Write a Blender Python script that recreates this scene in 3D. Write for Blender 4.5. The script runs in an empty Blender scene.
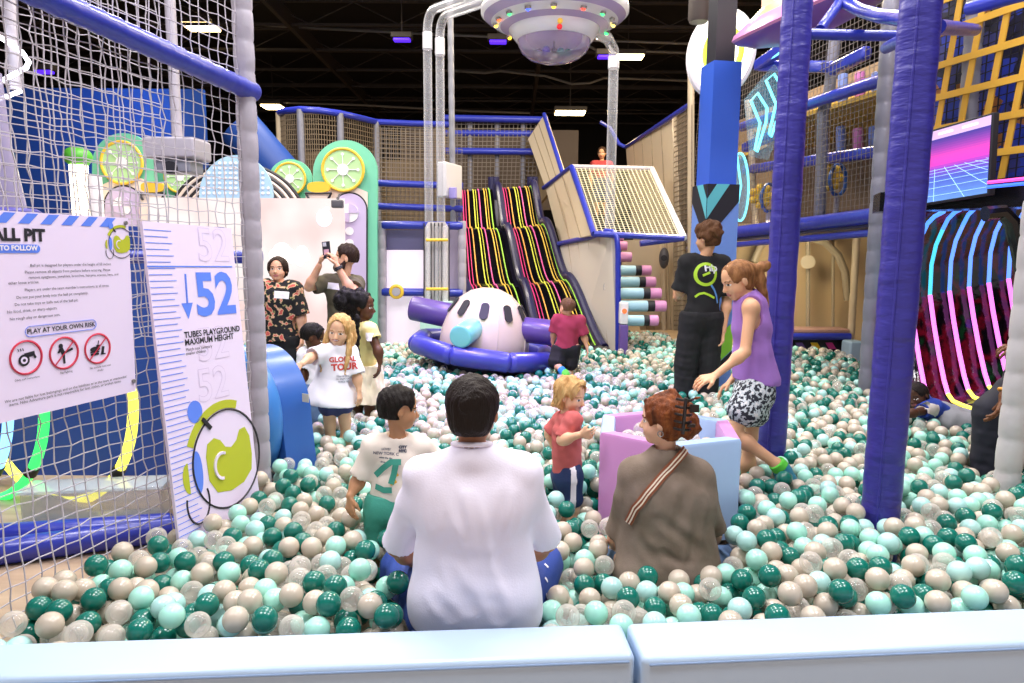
import bpy, math, random, os
import numpy as np
from mathutils import Vector, Matrix
from mathutils.bvhtree import BVHTree
random.seed(7); rng = np.random.default_rng(7)
SC = bpy.context.scene
COL = SC.collection
PI = math.pi
# ------------------------------------------------------------------ camera
F = 690.0; CAMZ = 1.65; PITCH = math.radians(7.5); ROLL = 0.0069
cp, sp = math.cos(PITCH), math.sin(PITCH)
FWD = np.array([0, cp, -sp]); R0 = np.array([1.0, 0, 0]); U0 = np.array([0, sp, cp])
CR = R0 * math.cos(ROLL) + U0 * math.sin(ROLL)
CU = U0 * math.cos(ROLL) - R0 * math.sin(ROLL)
EYE = np.array([0, 0, CAMZ])
def ray(px, py):
    return FWD + CR * ((px - 512) / F) + CU * ((341.5 - py) / F)
def W(px, py, Y):
    d = ray(px, py); return EYE + d * (Y / d[1])
def G(px, py, z):
    d = ray(px, py); return EYE + d * ((z - CAMZ) / d[2])
def PL(px, py, p0, n):
    d = ray(px, py); n = np.array(n, float)
    return EYE + d * (np.dot(np.array(p0) - EYE, n) / np.dot(d, n))
def proj(P):
    P = np.asarray(P, float) - EYE
    z = P @ FWD
    return 512 + F * (P @ CR) / z, 341.5 - F * (P @ CU) / z, z
cam = bpy.data.objects.new('camera', bpy.data.cameras.new('camera')); COL.objects.link(cam)
cam.data.sensor_width = 36; cam.data.sensor_fit = 'HORIZONTAL'; cam.data.lens = F / 1024 * 36
cam.data.clip_start = 0.05; cam.data.clip_end = 100
m = Matrix(((CR[0], CU[0], -FWD[0], 0), (CR[1], CU[1], -FWD[1], 0), (CR[2], CU[2], -FWD[2], CAMZ), (0, 0, 0, 1)))
cam.matrix_world = m
SC.camera = cam

# ------------------------------------------------------------------ materials
def srgb(h):
    if isinstance(h, str):
        h = h.lstrip('#'); c = [int(h[i:i + 2], 16) / 255 for i in (0, 2, 4)]
    else: c = [x / 255 for x in h]
    return tuple((x / 12.92 if x <= .04045 else ((x + .055) / 1.055) ** 2.4) for x in c) + (1.0,)
MATS = {}
def mat(name, col, rough=.5, metal=0., coat=0., bump=None, emit=None, estr=0., spec=None, sheen=0., alpha=None, trans=None, subs=0.):
    """bump = (scale, strength[, detail[, stretch vector]])"""
    if name in MATS: return MATS[name]
    M = bpy.data.materials.new(name); M.use_nodes = True
    nt = M.node_tree; b = nt.nodes['Principled BSDF']
    b.inputs['Base Color'].default_value = srgb(col)
    b.inputs['Roughness'].default_value = rough; b.inputs['Metallic'].default_value = metal
    b.inputs['Coat Weight'].default_value = coat; b.inputs['Coat Roughness'].default_value = .12
    if spec is not None: b.inputs['Specular IOR Level'].default_value = spec
    if sheen: b.inputs['Sheen Weight'].default_value = sheen
    if subs:
        b.inputs['Subsurface Weight'].default_value = subs; b.inputs['Subsurface Radius'].default_value = (.012, .005, .003); b.inputs['Subsurface Scale'].default_value = 1
    if emit: b.inputs['Emission Color'].default_value = srgb(emit); b.inputs['Emission Strength'].default_value = estr
    if alpha is not None: b.inputs['Alpha'].default_value = alpha
    if trans is not None: b.inputs['Transmission Weight'].default_value = trans
    if bump:
        tc = nt.nodes.new('ShaderNodeTexCoord'); mp = nt.nodes.new('ShaderNodeMapping'); n = nt.nodes.new('ShaderNodeTexNoise'); bp = nt.nodes.new('ShaderNodeBump')
        n.inputs['Scale'].default_value = bump[0]; n.inputs['Detail'].default_value = bump[2] if len(bump) > 2 else 3
        if len(bump) > 3: mp.inputs['Scale'].default_value = bump[3]
        if len(bump) > 4: mp.inputs['Rotation'].default_value = bump[4]
        bp.inputs['Strength'].default_value = bump[1]; bp.inputs['Distance'].default_value = .02
        L = nt.links.new
        L(tc.outputs['Object'], mp.inputs[0]); L(mp.outputs[0], n.inputs['Vector']); L(n.outputs['Fac'], bp.inputs['Height']); L(bp.outputs[0], b.inputs['Normal'])
    MATS[name] = M
    return M
def emat(name, col, s):
    return mat(name, col, .4, emit=col, estr=s)
def noise_color(M, stops, scale, detail=2, stretch=None, typ='noise', coord='Object', const=False):
    """drive base colour with a procedural pattern"""
    nt = M.node_tree; b = nt.nodes['Principled BSDF']; L = nt.links.new
    tc = nt.nodes.new('ShaderNodeTexCoord'); mp = nt.nodes.new('ShaderNodeMapping')
    if stretch: mp.inputs['Scale'].default_value = stretch
    if typ == 'noise':
        n = nt.nodes.new('ShaderNodeTexNoise'); n.inputs['Detail'].default_value = detail; out = n.outputs['Fac']
    else:
        n = nt.nodes.new('ShaderNodeTexVoronoi'); out = n.outputs['Distance'] if typ == 'vor' else n.outputs['Color']
    n.inputs['Scale'].default_value = scale
    r = nt.nodes.new('ShaderNodeValToRGB')
    if const: r.color_ramp.interpolation = 'CONSTANT'
    e = r.color_ramp.elements
    while len(e) < len(stops): e.new(.5)
    for i, (p, c) in enumerate(stops): e[i].position = p; e[i].color = srgb(c)
    L(tc.outputs[coord], mp.inputs[0]); L(mp.outputs[0], n.inputs['Vector']); L(out, r.inputs[0]); L(r.outputs[0], b.inputs['Base Color'])
    return M, r

# ------------------------------------------------------------------ mesh builder
def nrm(v):
    v = np.asarray(v, float); return v / max(np.linalg.norm(v), 1e-12)
def frame(d):
    d = nrm(d); a = np.array([0, 0, 1.0]) if abs(d[2]) < .9 else np.array([1.0, 0, 0])
    x = nrm(np.cross(a, d)); return x, np.cross(d, x), d
class MB:
    def __init__(s): s.v = []; s.f = []; s.m = []; s.n = 0
    def add(s, vs, fs, mi=0):
        vs = np.asarray(vs, float).reshape(-1, 3); s.v.append(vs)
        for f in fs: s.f.append([i + s.n for i in f]); s.m.append(mi)
        s.n += len(vs); return s
    def hexa(s, c8, mi=0):   # 4 bottom ccw, 4 top ccw
        return s.add(c8, [(3, 2, 1, 0), (4, 5, 6, 7), (0, 1, 5, 4), (1, 2, 6, 5), (2, 3, 7, 6), (3, 0, 4, 7)], mi)
    def box(s, c, size, rz=0, bev=0, mi=0, axes=None):
        c = np.asarray(c, float); h = np.asarray(size, float) / 2
        if axes is None:
            ca, sa = math.cos(rz), math.sin(rz); axes = np.array([[ca, sa, 0], [-sa, ca, 0], [0, 0, 1]])
        else: axes = np.array([nrm(a) for a in axes])
        if bev <= 0:
            P = [(-1, -1, -1), (1, -1, -1), (1, 1, -1), (-1, 1, -1), (-1, -1, 1), (1, -1, 1), (1, 1, 1), (-1, 1, 1)]
            return s.hexa([c + (np.array(p) * h) @ axes for p in P], mi)
        # rounded box from a subdivided cube
        n = 4; b = min(bev, h.min() * .98)
        vs = []; idx = {}; fs = []
        lin = lambda hh: np.concatenate([-hh + b * (1 - np.cos(np.linspace(0, PI / 2, n))), hh - b + b * np.sin(np.linspace(0, PI / 2, n))])
        def vid(i, j, k):
            key = (i, j, k)
            if key not in idx:
                q = np.zeros(3)
                for ax, t in enumerate(key):
                    hi = h[ax]; tt = t
                    q[ax] = (-1 if tt < n else 1) * 0
                    q[ax] = (tt - (n - 1)) / (n - 1) if tt < n else (tt - n) / (n - 1)
                # q in [-1,0] for first half and [0,1] for second half
                core = np.array([(-(h[ax] - b) if key[ax] < n else (h[ax] - b)) for ax in range(3)])
                l = np.linalg.norm(q); mx = np.abs(q).max()
                d = q / l if l > 0 else q
                # map cube surface to sphere
                qq = np.sin(q * PI / 2 * .999) if False else np.tan(q * PI / 4)
                d = nrm(qq) if np.linalg.norm(qq) > 0 else qq
                idx[key] = len(vs); vs.append(c + (core + d * b) @ axes)
            return idx[key]
        N = 2 * n
        for ax in range(3):
            o = [(1, 2), (2, 0), (0, 1)][ax]
            for side in (0, N - 1):
                for i in range(N - 1):
                    for j in range(N - 1):
                        def K(a_, b_):
                            k = [0, 0, 0]; k[ax] = side; k[o[0]] = a_; k[o[1]] = b_; return vid(*k)
                        q = [K(i, j), K(i + 1, j), K(i + 1, j + 1), K(i, j + 1)]
                        fs.append(q if side else q[::-1])
        return s.add(vs, fs, mi)
    def tube(s, pts, r, n=10, closed=False, mi=0, cap=True, up=None, flat=1.):
        P = np.asarray(pts, float); k = len(P)
        rr = np.full(k, r, float) if np.isscalar(r) else np.asarray(r, float)
        T = np.zeros_like(P)
        for i in range(k):
            if closed: T[i] = nrm(P[(i + 1) % k] - P[i - 1])
            else: T[i] = nrm(P[min(i + 1, k - 1)] - P[max(i - 1, 0)])
        x, y, _ = frame(T[0])
        if up is not None:
            y = nrm(np.asarray(up, float) - T[0] * np.dot(up, T[0])); x = np.cross(y, T[0])
        vs = []; a = np.arange(n) * 2 * PI / n + (PI / n if n == 4 else 0)
        for i in range(k):
            x = nrm(x - T[i] * np.dot(x, T[i])); y = np.cross(T[i], x)
            vs.append(P[i] + rr[i] * (np.outer(np.cos(a), x) + flat * np.outer(np.sin(a), y)))
        fs = []
        for i in range(k if closed else k - 1):
            i2 = (i + 1) % k
            for j in range(n):
                j2 = (j + 1) % n; fs.append((i * n + j, i * n + j2, i2 * n + j2, i2 * n + j))
        if cap and not closed:
            fs.append(tuple(range(n - 1, -1, -1))); fs.append(tuple((k - 1) * n + j for j in range(n)))
        return s.add(np.concatenate(vs), fs, mi)
    def cyl(s, a, b, r, n=20, mi=0, r2=None, bev=0):
        a = np.asarray(a, float); b = np.asarray(b, float)
        r2 = r if r2 is None else r2
        if bev:
            d = nrm(b - a)
            return s.tube([a, a + d * bev * .05, a + d * bev * .3, a + d * bev, b - d * bev, b - d * bev * .3, b - d * bev * .05, b], [r - bev, r - bev * .6, r - bev * .2, r, r2, r2 - bev * .2, r2 - bev * .6, r2 - bev], n, mi=mi)
        return s.tube([a, b], [r, r2], n, mi=mi)
    def lathe(s, prof, c, axis=(0, 0, 1), n=40, mi=0, closed=False):
        x, y, d = frame(axis); c = np.asarray(c, float); vs = []
        for r, h in prof:
            for j in range(n):
                a = 2 * PI * j / n; vs.append(c + d * h + r * (math.cos(a) * x + math.sin(a) * y))
        fs = []; k = len(prof)
        for i in range(k if closed else k - 1):
            i2 = (i + 1) % k
            for j in range(n):
                j2 = (j + 1) % n; fs.append((i * n + j, i * n + j2, i2 * n + j2, i2 * n + j))
        return s.add(vs, fs, mi)
    def prism(s, poly, d, mi=0, side=None):
        """poly: 3D points (planar), extruded by vector d"""
        P = np.asarray(poly, float); k = len(P); d = np.asarray(d, float)
        nn = np.zeros(3)
        for i in range(k): nn += np.cross(P[i], P[(i + 1) % k])
        if np.dot(nn, d) < 0: P = P[::-1]
        s.add(np.concatenate([P, P + d]), [tuple(range(k - 1, -1, -1)), tuple(range(k, 2 * k))], mi)
        s.n -= 2 * k
        for i in range(k):
            j = (i + 1) % k; s.f.append([i + s.n, j + s.n, k + j + s.n, k + i + s.n]); s.m.append(mi if side is None else side)
        s.n += 2 * k
        return s
    def ball(s, c, r, n=16, mi=0, axes=None):
        r = np.full(3, r) if np.isscalar(r) else np.asarray(r, float)
        vs = []; c = np.asarray(c, float); h = n // 2
        for i in range(h + 1):
            t = PI * i / h
            for j in range(n):
                a = 2 * PI * j / n
                q = np.array([math.sin(t) * math.cos(a), math.sin(t) * math.sin(a), math.cos(t)]) * r
                vs.append(c + (q if axes is None else q @ np.asarray(axes)))
        fs = []
        for i in range(h):
            for j in range(n):
                j2 = (j + 1) % n; fs.append((i * n + j, (i + 1) * n + j, (i + 1) * n + j2, i * n + j2))
        return s.add(vs, fs, mi)
    def torus(s, c, axis, R, r, n=48, k=12, mi=0, a0=0, a1=2 * PI):
        x, y, d = frame(axis); c = np.asarray(c, float)
        full = abs(a1 - a0) > 2 * PI - 1e-6
        A = np.linspace(a0, a1, n, endpoint=not full)
        return s.tube([c + R * (math.cos(a) * x + math.sin(a) * y) for a in A], r, k, closed=full, mi=mi)
    def sheet(s, grid, thick=0, mi=0):
        g = np.asarray(grid, float); a, b = g.shape[:2]
        fs = [(i * b + j, i * b + j + 1, (i + 1) * b + j + 1, (i + 1) * b + j) for i in range(a - 1) for j in range(b - 1)]
        if not thick: return s.add(g.reshape(-1, 3), fs, mi)
        du = np.gradient(g, axis=0); dv = np.gradient(g, axis=1); nn = np.cross(dv, du); nn /= np.maximum(np.linalg.norm(nn, axis=2, keepdims=True), 1e-9)
        g2 = g - nn * thick; N = a * b
        fs2 = [tuple(N + i for i in f[::-1]) for f in fs]
        bd = [(0, j) for j in range(b)] + [(i, b - 1) for i in range(1, a)] + [(a - 1, j) for j in range(b - 2, -1, -1)] + [(i, 0) for i in range(a - 2, 0, -1)]
        ids = [i * b + j for i, j in bd]
        fs3 = [(ids[(k + 1) % len(ids)], ids[k], ids[k] + N, ids[(k + 1) % len(ids)] + N) for k in range(len(ids))]
        return s.add(np.concatenate([g.reshape(-1, 3), g2.reshape(-1, 3)]), fs + fs2 + fs3, mi)
    def mesh(s, name, mats, origin, smooth):
        me = bpy.data.meshes.new(name)
        V = np.concatenate(s.v) - np.asarray(origin, float)
        me.from_pydata(V.tolist(), [], s.f)
        for mm in (mats if isinstance(mats, (list, tuple)) else [mats]): me.materials.append(mm)
        if len(me.materials) > 1: me.polygons.foreach_set('material_index', np.array(s.m, np.int32))
        fix_normals(me)
        if smooth is not None: shade(me, smooth)
        me.update(); return me
import bmesh
def fix_normals(me):
    bm = bmesh.new(); bm.from_mesh(me); bmesh.ops.recalc_face_normals(bm, faces=bm.faces); bm.to_mesh(me); bm.free()
def shade(me, ang):
    me.polygons.foreach_set('use_smooth', np.ones(len(me.polygons), bool))
    if ang < 179: me.set_sharp_from_angle(angle=math.radians(ang))
ORG = {}
def link(name, me, parent=None, origin=(0, 0, 0)):
    o = bpy.data.objects.new(name, me); COL.objects.link(o)
    if parent is not None: o.parent = parent
    else: o.location = origin
    ORG[o.name] = np.asarray(origin, float)
    return o
def org(parent):
    return ORG[parent.name]
def obj(name, mb, mats, parent=None, origin=None, smooth=35, label=None):
    if parent is not None: origin = org(parent)
    elif origin is None:
        V = np.concatenate(mb.v); origin = np.array([(V[:, 0].min() + V[:, 0].max()) / 2, (V[:, 1].min() + V[:, 1].max()) / 2, V[:, 2].min()])
    o = link(name, mb.mesh(name, mats, origin, smooth), parent, origin)
    if label: o['label'] = label
    return o
def thing(name, label, cat, loc, group=None):
    o = bpy.data.objects.new(name, None); COL.objects.link(o); o.location = loc; o.empty_display_size = .1
    ORG[o.name] = np.asarray(loc, float)
    return tag(o, label, cat, group)
def tag(o, label, cat, group=None, kind=None):
    o['label'] = label; o['category'] = cat
    if group: o['group'] = group
    if kind: o['kind'] = kind
    return o
def struct(name, mb, mats, smooth=35):
    o = obj(name, mb, mats, smooth=smooth); o['kind'] = 'structure'; return o
def text_mesh(txt, size, align='CENTER', bold=0., font_w=1.):
    cu = bpy.data.curves.new('t', 'FONT'); cu.body = txt; cu.size = size; cu.align_x = align; cu.align_y = 'CENTER'; cu.offset = bold; cu.resolution_u = 3
    o = bpy.data.objects.new('t', cu); COL.objects.link(o)
    bpy.context.view_layer.update()
    dg = bpy.context.evaluated_depsgraph_get()
    me = bpy.data.meshes.new_from_object(o.evaluated_get(dg))
    V = np.array([v.co[:] for v in me.vertices]); Fs = [list(p.vertices) for p in me.polygons]
    bpy.data.objects.remove(o); bpy.data.curves.remove(cu); bpy.data.meshes.remove(me)
    if len(V): V[:, 0] *= font_w
    return V, Fs
def put_text(mb, txt, size, c, x, y, off=0., align='CENTER', bold=0., mi=0, font_w=1.):
    """text laid on the plane through c spanned by unit x (reading direction) and y (up)"""
    V, Fs = text_mesh(txt, size, align, bold, font_w)
    if not len(V): return
    x = nrm(x); y = nrm(y); n = np.cross(x, y)
    mb.add(np.asarray(c) + np.outer(V[:, 0], x) + np.outer(V[:, 1], y) + n * off, Fs, mi)
def net(mb, A, B, C, D, du, dv, r, jit=0., mi=0, sag=0.):
    """cord net on quad A(u0v0) B(u1v0) C(u1v1) D(u0v1); du, dv cord spacing"""
    A, B, C, D = (np.asarray(p, float) for p in (A, B, C, D))
    nu = max(2, int(round((np.linalg.norm(B - A) + np.linalg.norm(C - D)) / 2 / du))); nv = max(2, int(round((np.linalg.norm(D - A) + np.linalg.norm(C - B)) / 2 / dv)))
    if jit <= 0:
        for i in range(nu + 1):
            t = i / nu; mb.tube([A + (B - A) * t, D + (C - D) * t], r, 4)
        for j in range(nv + 1):
            t = j / nv; mb.tube([A + (D - A) * t, B + (C - B) * t], r, 4)
        return
    u = np.linspace(0, 1, nu + 1)[:, None, None]; v = np.linspace(0, 1, nv + 1)[None, :, None]
    P = A * (1 - u) * (1 - v) + B * u * (1 - v) + C * u * v + D * (1 - u) * v
    nn = nrm(np.cross(B - A, D - A))
    P = P + rng.normal(0, jit, P.shape) + sag * nn * (np.sin(u * PI) * np.sin(v * PI))
    for i in range(nu + 1): mb.tube(P[i], r, 4)
    for j in range(nv + 1): mb.tube(P[:, j], r, 4)
def arc(c, r, a0, a1, n, x=(1, 0, 0), y=(0, 0, 1)):
    c = np.asarray(c, float); x = np.asarray(x, float); y = np.asarray(y, float)
    return [c + r * (math.cos(a) * x + math.sin(a) * y) for a in np.linspace(a0, a1, n)]
def foam_post(mb, a, b, r, seg=.16, n=14):
    """post wrapped in foam sleeves with a pinch every seg metres"""
    a = np.asarray(a, float); b = np.asarray(b, float); L = np.linalg.norm(b - a); k = max(2, int(L / seg))
    pts = []; rr = []
    for i in range(k):
        for t, q in ((.0, .93), (.08, 1.), (.5, 1.04), (.92, 1.)):
            pts.append(a + (b - a) * ((i + t) / k)); rr.append(r * q)
    pts.append(b); rr.append(r * .93)
    mb.tube(pts, rr, n)
# ------------------------------------------------------------------ shared materials
vin = dict(rough=.38, coat=.15)
m_black = mat('black ceiling paint', '#1e1a18', .8)
m_steel = mat('dark painted steel', '#4b423c', .6)
m_cond = mat('galvanised conduit', '#8f8b88', .4, .6)
m_rope = mat('grey white net cord', '#bfb9c1', .8)
m_netfar = mat('fine net cord', '#7d736c', .8)
m_postgrey = mat('grey vinyl foam sleeve', '#aca6b1', .42, bump=(14, .35))
m_postgrey2 = mat('mid grey vinyl sleeve', '#7f7f8c', .42, bump=(14, .3))
m_blue = mat('royal blue vinyl', '#2a36a6', .33, coat=.2, bump=(9, .35, 2, (1, 1, 1)))
m_blue2 = mat('bright blue vinyl', '#2f5fae', .36, coat=.15, bump=(5, .15))
m_purpleblue = mat('violet blue wrapped vinyl', '#332e8c', .42, coat=.08, bump=(7, .6, 3, (1, 1, 3.2), (0, .6, 0)))
m_beige = mat('beige padded vinyl', '#cdb99c', .5, bump=(3, .15))
m_tan = mat('tan scrim', '#c6ab82', .7)
m_white = mat('white satin plastic', '#eeeaf0', .35)
m_board = mat('pale lilac white board', '#e8daf4', .45)
m_ink = mat('black print', '#1b1a24', .6)
m_blueprint = mat('cornflower blue print', '#5e86f0', .5)
m_redprint = mat('crimson print', '#c82a48', .5)
m_greyprint = mat('grey print', '#6d6a80', .6)
m_faint = mat('faint lilac outline print', '#d5c6e4', .6)
m_lime = mat('olive lime print', '#b7bf2a', .5)
m_pad = mat('ice blue padded vinyl', '#b4cbe4', .36, coat=.12, bump=(4, .12))
m_mint = mat('mint green panel', '#74c6a6', .5)
m_cream = mat('cream panel', '#f0ddd0', .5)
m_lav = mat('lavender panel', '#c3b2d6', .5)
m_citrus = mat('lime wheel green', '#b2d99c', .5)
m_yellow = mat('warm yellow', '#f0c23c', .45)
m_line = mat('black line print', '#26222a', .5)
m_clear = None
def clear_mat(name, col, alpha, rough=.08):
    M = bpy.data.materials.new(name); M.use_nodes = True; nt = M.node_tree; b = nt.nodes['Principled BSDF']; out = nt.nodes['Material Output']
    b.inputs['Base Color'].default_value = srgb(col); b.inputs['Roughness'].default_value = rough; b.inputs['Coat Weight'].default_value = .6
    t = nt.nodes.new('ShaderNodeBsdfTransparent'); mx = nt.nodes.new('ShaderNodeMixShader'); lw = nt.nodes.new('ShaderNodeLayerWeight'); lw.inputs['Blend'].default_value = .45
    mr = nt.nodes.new('ShaderNodeMapRange'); mr.inputs['To Min'].default_value = alpha; mr.inputs['To Max'].default_value = min(1, alpha + .45)
    L = nt.links.new; L(lw.outputs['Facing'], mr.inputs[0]); L(mr.outputs[0], mx.inputs[0]); L(t.outputs[0], mx.inputs[1]); L(b.outputs[0], mx.inputs[2]); L(mx.outputs[0], out.inputs['Surface'])
    return M
m_pipe = clear_mat('clear acrylic tube', '#e6e6ee', .14)
m_dome = clear_mat('clear acrylic dome', '#b9a8cc', .3)
m_scrim = clear_mat('sheer tan scrim', '#c9ab7e', .55, .8)

# ------------------------------------------------------------------ room shell
mb = MB(); mb.box((0, 11, -.05), (30, 34, .1))
m_floor, _ = noise_color(mat('tan plank floor', '#b89f86', .5), [(.3, '#a98f78'), (.7, '#c6ad92')], 1.2, 4, (1, 9, 1))
struct('floor', mb, m_floor)
mb = MB(); mb.box((0, 11, 6.75), (30, 34, .1)); struct('ceiling', mb, m_black)
mb = MB(); mb.box((0, 27, 3.3), (30, .2, 6.8)); struct('wall_back', mb, m_black)
mb = MB(); mb.box((-14.9, 11, 3.3), (.2, 34, 6.8)); struct('wall_left', mb, m_black)
mb = MB(); mb.box((14.9, 11, 3.3), (.2, 34, 6.8)); struct('wall_right', mb, m_black)
# ceiling joists: repeated roof trusses, one object each
for i, y in enumerate(np.arange(7.5, 26.5, 1.75)):
    mb = MB(); mb.box((0, y, 6.55), (29, .07, .05)); mb.box((0, y, 6.1), (29, .06, .05))
    for k, x in enumerate(np.arange(-14, 14, .9)):
        a, b = (6.12, 6.53) if k % 2 else (6.53, 6.12)
        mb.tube([(x, y, a), (x + .9, y, b)], .014, 4)
    struct('ceiling_beam', mb, m_steel)
for x, n in ((-9, 0), (-4.5, 1), (.6, 2), (5.2, 3)):
    mb = MB(); mb.box((x, 16, 6.2), (.09, 20, .3)); struct('ceiling_beam', mb, m_steel)
def conduit(pts, r, label):
    mb = MB(); mb.tube(pts, r, 6); o = obj('ceiling_conduit', mb, m_cond); tag(o, label, 'pipe')
conduit([W(252, 24, 15), W(330, 29, 15), W(430, 34, 15), W(500, 37, 15), W(700, 44, 15)], .03, 'thin white conduit under the dark roof just above the small violet lamps')
conduit([W(442, 70, 17), W(485, 73, 17), W(500, 71, 17), W(545, 76, 17), W(572, 84, 17), W(590, 83, 17), W(604, 78, 17), W(640, 79, 17), W(720, 82, 17)], .03, 'kinked silver conduit under the roof behind the flying saucer')
conduit([W(262, 102, 19), W(360, 105, 19), W(470, 111, 19), W(530, 113, 19)], .03, 'long low silver conduit under the roof above the net tower')
conduit([W(585, 44, 15.5), W(598, 51, 15.5), W(640, 51, 15.5), W(740, 55, 15.5)], .03, 'short conduit under the roof passing behind the bright strip lamp')
# ------------------------------------------------------------------ lamps that show
m_lamp = emat('warm white lamp', '#ffdf9e', 12)
m_uv = emat('violet lamp', '#5a2cff', 1.1)
def ceil_lamp(px, py, Y, w, d, label, m=m_lamp, cat='ceiling light', h=.1, group=None):
    p = W(px, py, Y); t = thing('ceiling_light', label, cat, p, group)
    mb = MB(); mb.box(p + [0, 0, h * .7], (w + .08, d + .08, h), bev=.02); obj('housing', mb, m_steel, t)
    mb = MB(); mb.box(p, (w, d, h * .5), bev=.015); obj('diffuser', mb, m, t)
    mb = MB(); mb.tube([p + [0, 0, h], (p[0], p[1], 6.7)], .012, 6); obj('hanger', mb, m_steel, t)
ceil_lamp(201, 27, 15, .62, .5, 'bright warm ceiling lamp seen through the net above the blue slanted beam')
ceil_lamp(273, 107, 19, .5, .5, 'bright warm ceiling lamp just beside the grey padded post, above the net tower')
ceil_lamp(628, 57, 15, .62, .3, 'bright twin strip ceiling lamp behind the clear pipe of the flying saucer')
ceil_lamp(570, 113, 17, .7, .4, 'small ceiling lamp low over the net room at the top of the slide')
for px, py, l in ((402, 40, 'violet ceiling flood lamp in the dark roof beside the clear lift pipes'), (498, 42, 'violet ceiling flood lamp just below the left rim of the flying saucer'), (606, 57, 'violet ceiling flood lamp beside the saucer pipe and the bright strip lamp'), (44, 72, 'violet ceiling flood lamp seen through the cord net at far side')):
    ceil_lamp(px, py, 13, .3, .15, l, m_uv)
# ------------------------------------------------------------------ padded edge of the pit
ZP = .47
def pad(xa, xb, inner, outer, label):
    # inner/outer: world lines (two points each) evaluated at xa, xb
    def at(l, x): (p, q) = l; t = (x - p[0]) / (q[0] - p[0]); r = p + (q - p) * t; return r
    a, b = at(inner, xa), at(inner, xb); c, d = at(outer, xb), at(outer, xa)
    u = nrm(b - a); L = np.linalg.norm(b - a); w = .5 * (np.linalg.norm(d - a) + np.linalg.norm(c - b)); v = np.array([-u[1], u[0], 0])
    cen = (a + b + c + d) / 4; cen[2] = ZP / 2
    t = thing('padded_kerb', label, 'padded edge', (cen[0], cen[1], 0))
    mb = MB(); mb.box(cen, (L, w, ZP), bev=.022, axes=(u, v, (0, 0, 1))); obj('padding', mb, m_pad, t)
    mb = MB(); e0 = cen - v * (w / 2 + .001) - u * (L / 2 - .02); e1 = cen - v * (w / 2 + .001) + u * (L / 2 - .02)
    mb.tube([e0 + [0, 0, ZP / 2 - .02], e1 + [0, 0, ZP / 2 - .02]], .0035, 6); obj('piping', mb, mat('grey blue seam piping', '#7f95b4', .5), t)
    return a, b
inn = (G(0, 642, ZP), G(626, 621.5, ZP)); out = (G(0, 677, ZP), G(640, 657, ZP))
PADL = pad(-1.74, G(633, 640, ZP)[0] - .012, inn, out, 'ice blue padded kerb in front of the seated man in the white tee')
inn2 = (G(630, 621.5, ZP), G(1024, 606.5, ZP)); out2 = (G(646, 657, ZP), G(1024, 642.5, ZP))
PADR = pad(G(633, 640, ZP)[0] + .004, 3.0, inn2, out2, 'ice blue padded kerb with a shiny top in front of the woman in olive')
# ------------------------------------------------------------------ left net
NB = np.array([-1.385, 3.70]); NF = np.array([-1.92, 1.88])   # post foot, near end
ndir = nrm(np.append(NB - NF, 0)); nnor = np.array([ndir[1], -ndir[0], 0])   # points into the pit
mb = MB(); net(mb, (NF[0], NF[1], .05), (NB[0], NB[1], .05), (NB[0], NB[1], 3.5), (NF[0], NF[1], 3.5), .059, .056, .0027, .0035, sag=-.05)
o = obj('safety_net', mb, m_rope, smooth=None); tag(o, 'white cord safety net hung with the two printed boards, nearest the padded kerb', 'net')
NF2 = NF + np.array([-.62, .2]); NB2 = NB + np.array([-.62, .35])
mb = MB(); net(mb, (NF2[0], NF2[1], 1.15), (NB2[0], NB2[1], 1.15), (NB2[0], NB2[1], 3.7), (NF2[0], NF2[1], 3.7), .062, .062, .0032, .004, sag=-.04)
o = obj('safety_net', mb, m_rope, smooth=None); tag(o, 'second cord net hanging behind the boards, seen through the nearer net', 'net')
mb = MB(); p0 = np.array([NB[0], NB[1], 0]); foam_post(mb, p0, p0 + [0, 0, 3.6], .051, .15)
o = obj('padded_post', mb, m_postgrey); tag(o, 'grey foam wrapped post holding the cord net next to the height board', 'post')
mb = MB()
a = PL(251, 93, (NB[0], NB[1], 0), nnor) + nnor * .02; b = PL(-60, -48, (NB[0], NB[1], 0), nnor) + nnor * .02
d = nrm(b - a); L = np.linalg.norm(b - a); pts = []; rr = []
for s in np.arange(0, L, .085): pts += [a + d * s, a + d * (s + .012)]; rr += [.046, .0505]
mb.tube(pts, rr, 16); o = obj('padded_beam', mb, m_blue); tag(o, 'shiny royal blue padded beam running from the grey post out over the signs', 'beam')
mb = MB(); a = W(128, 257, 3.9); b = W(262, 257, 4.0); mb.cyl(a, b, .038, 14)
o = obj('padded_rail', mb, m_blue); tag(o, 'short blue padded crossbar showing on both sides of the height board', 'rail')
# ------------------------------------------------------------------ printed boards
def board_frame(tl, tr, bl, n, back):
    """origin at the board's top left, x along its width, y up"""
    return tl, nrm(tr - tl), nrm(tl - bl)
npl = (NB[0] + nnor[0] * .045, NB[1] + nnor[1] * .045, 0)
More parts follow.
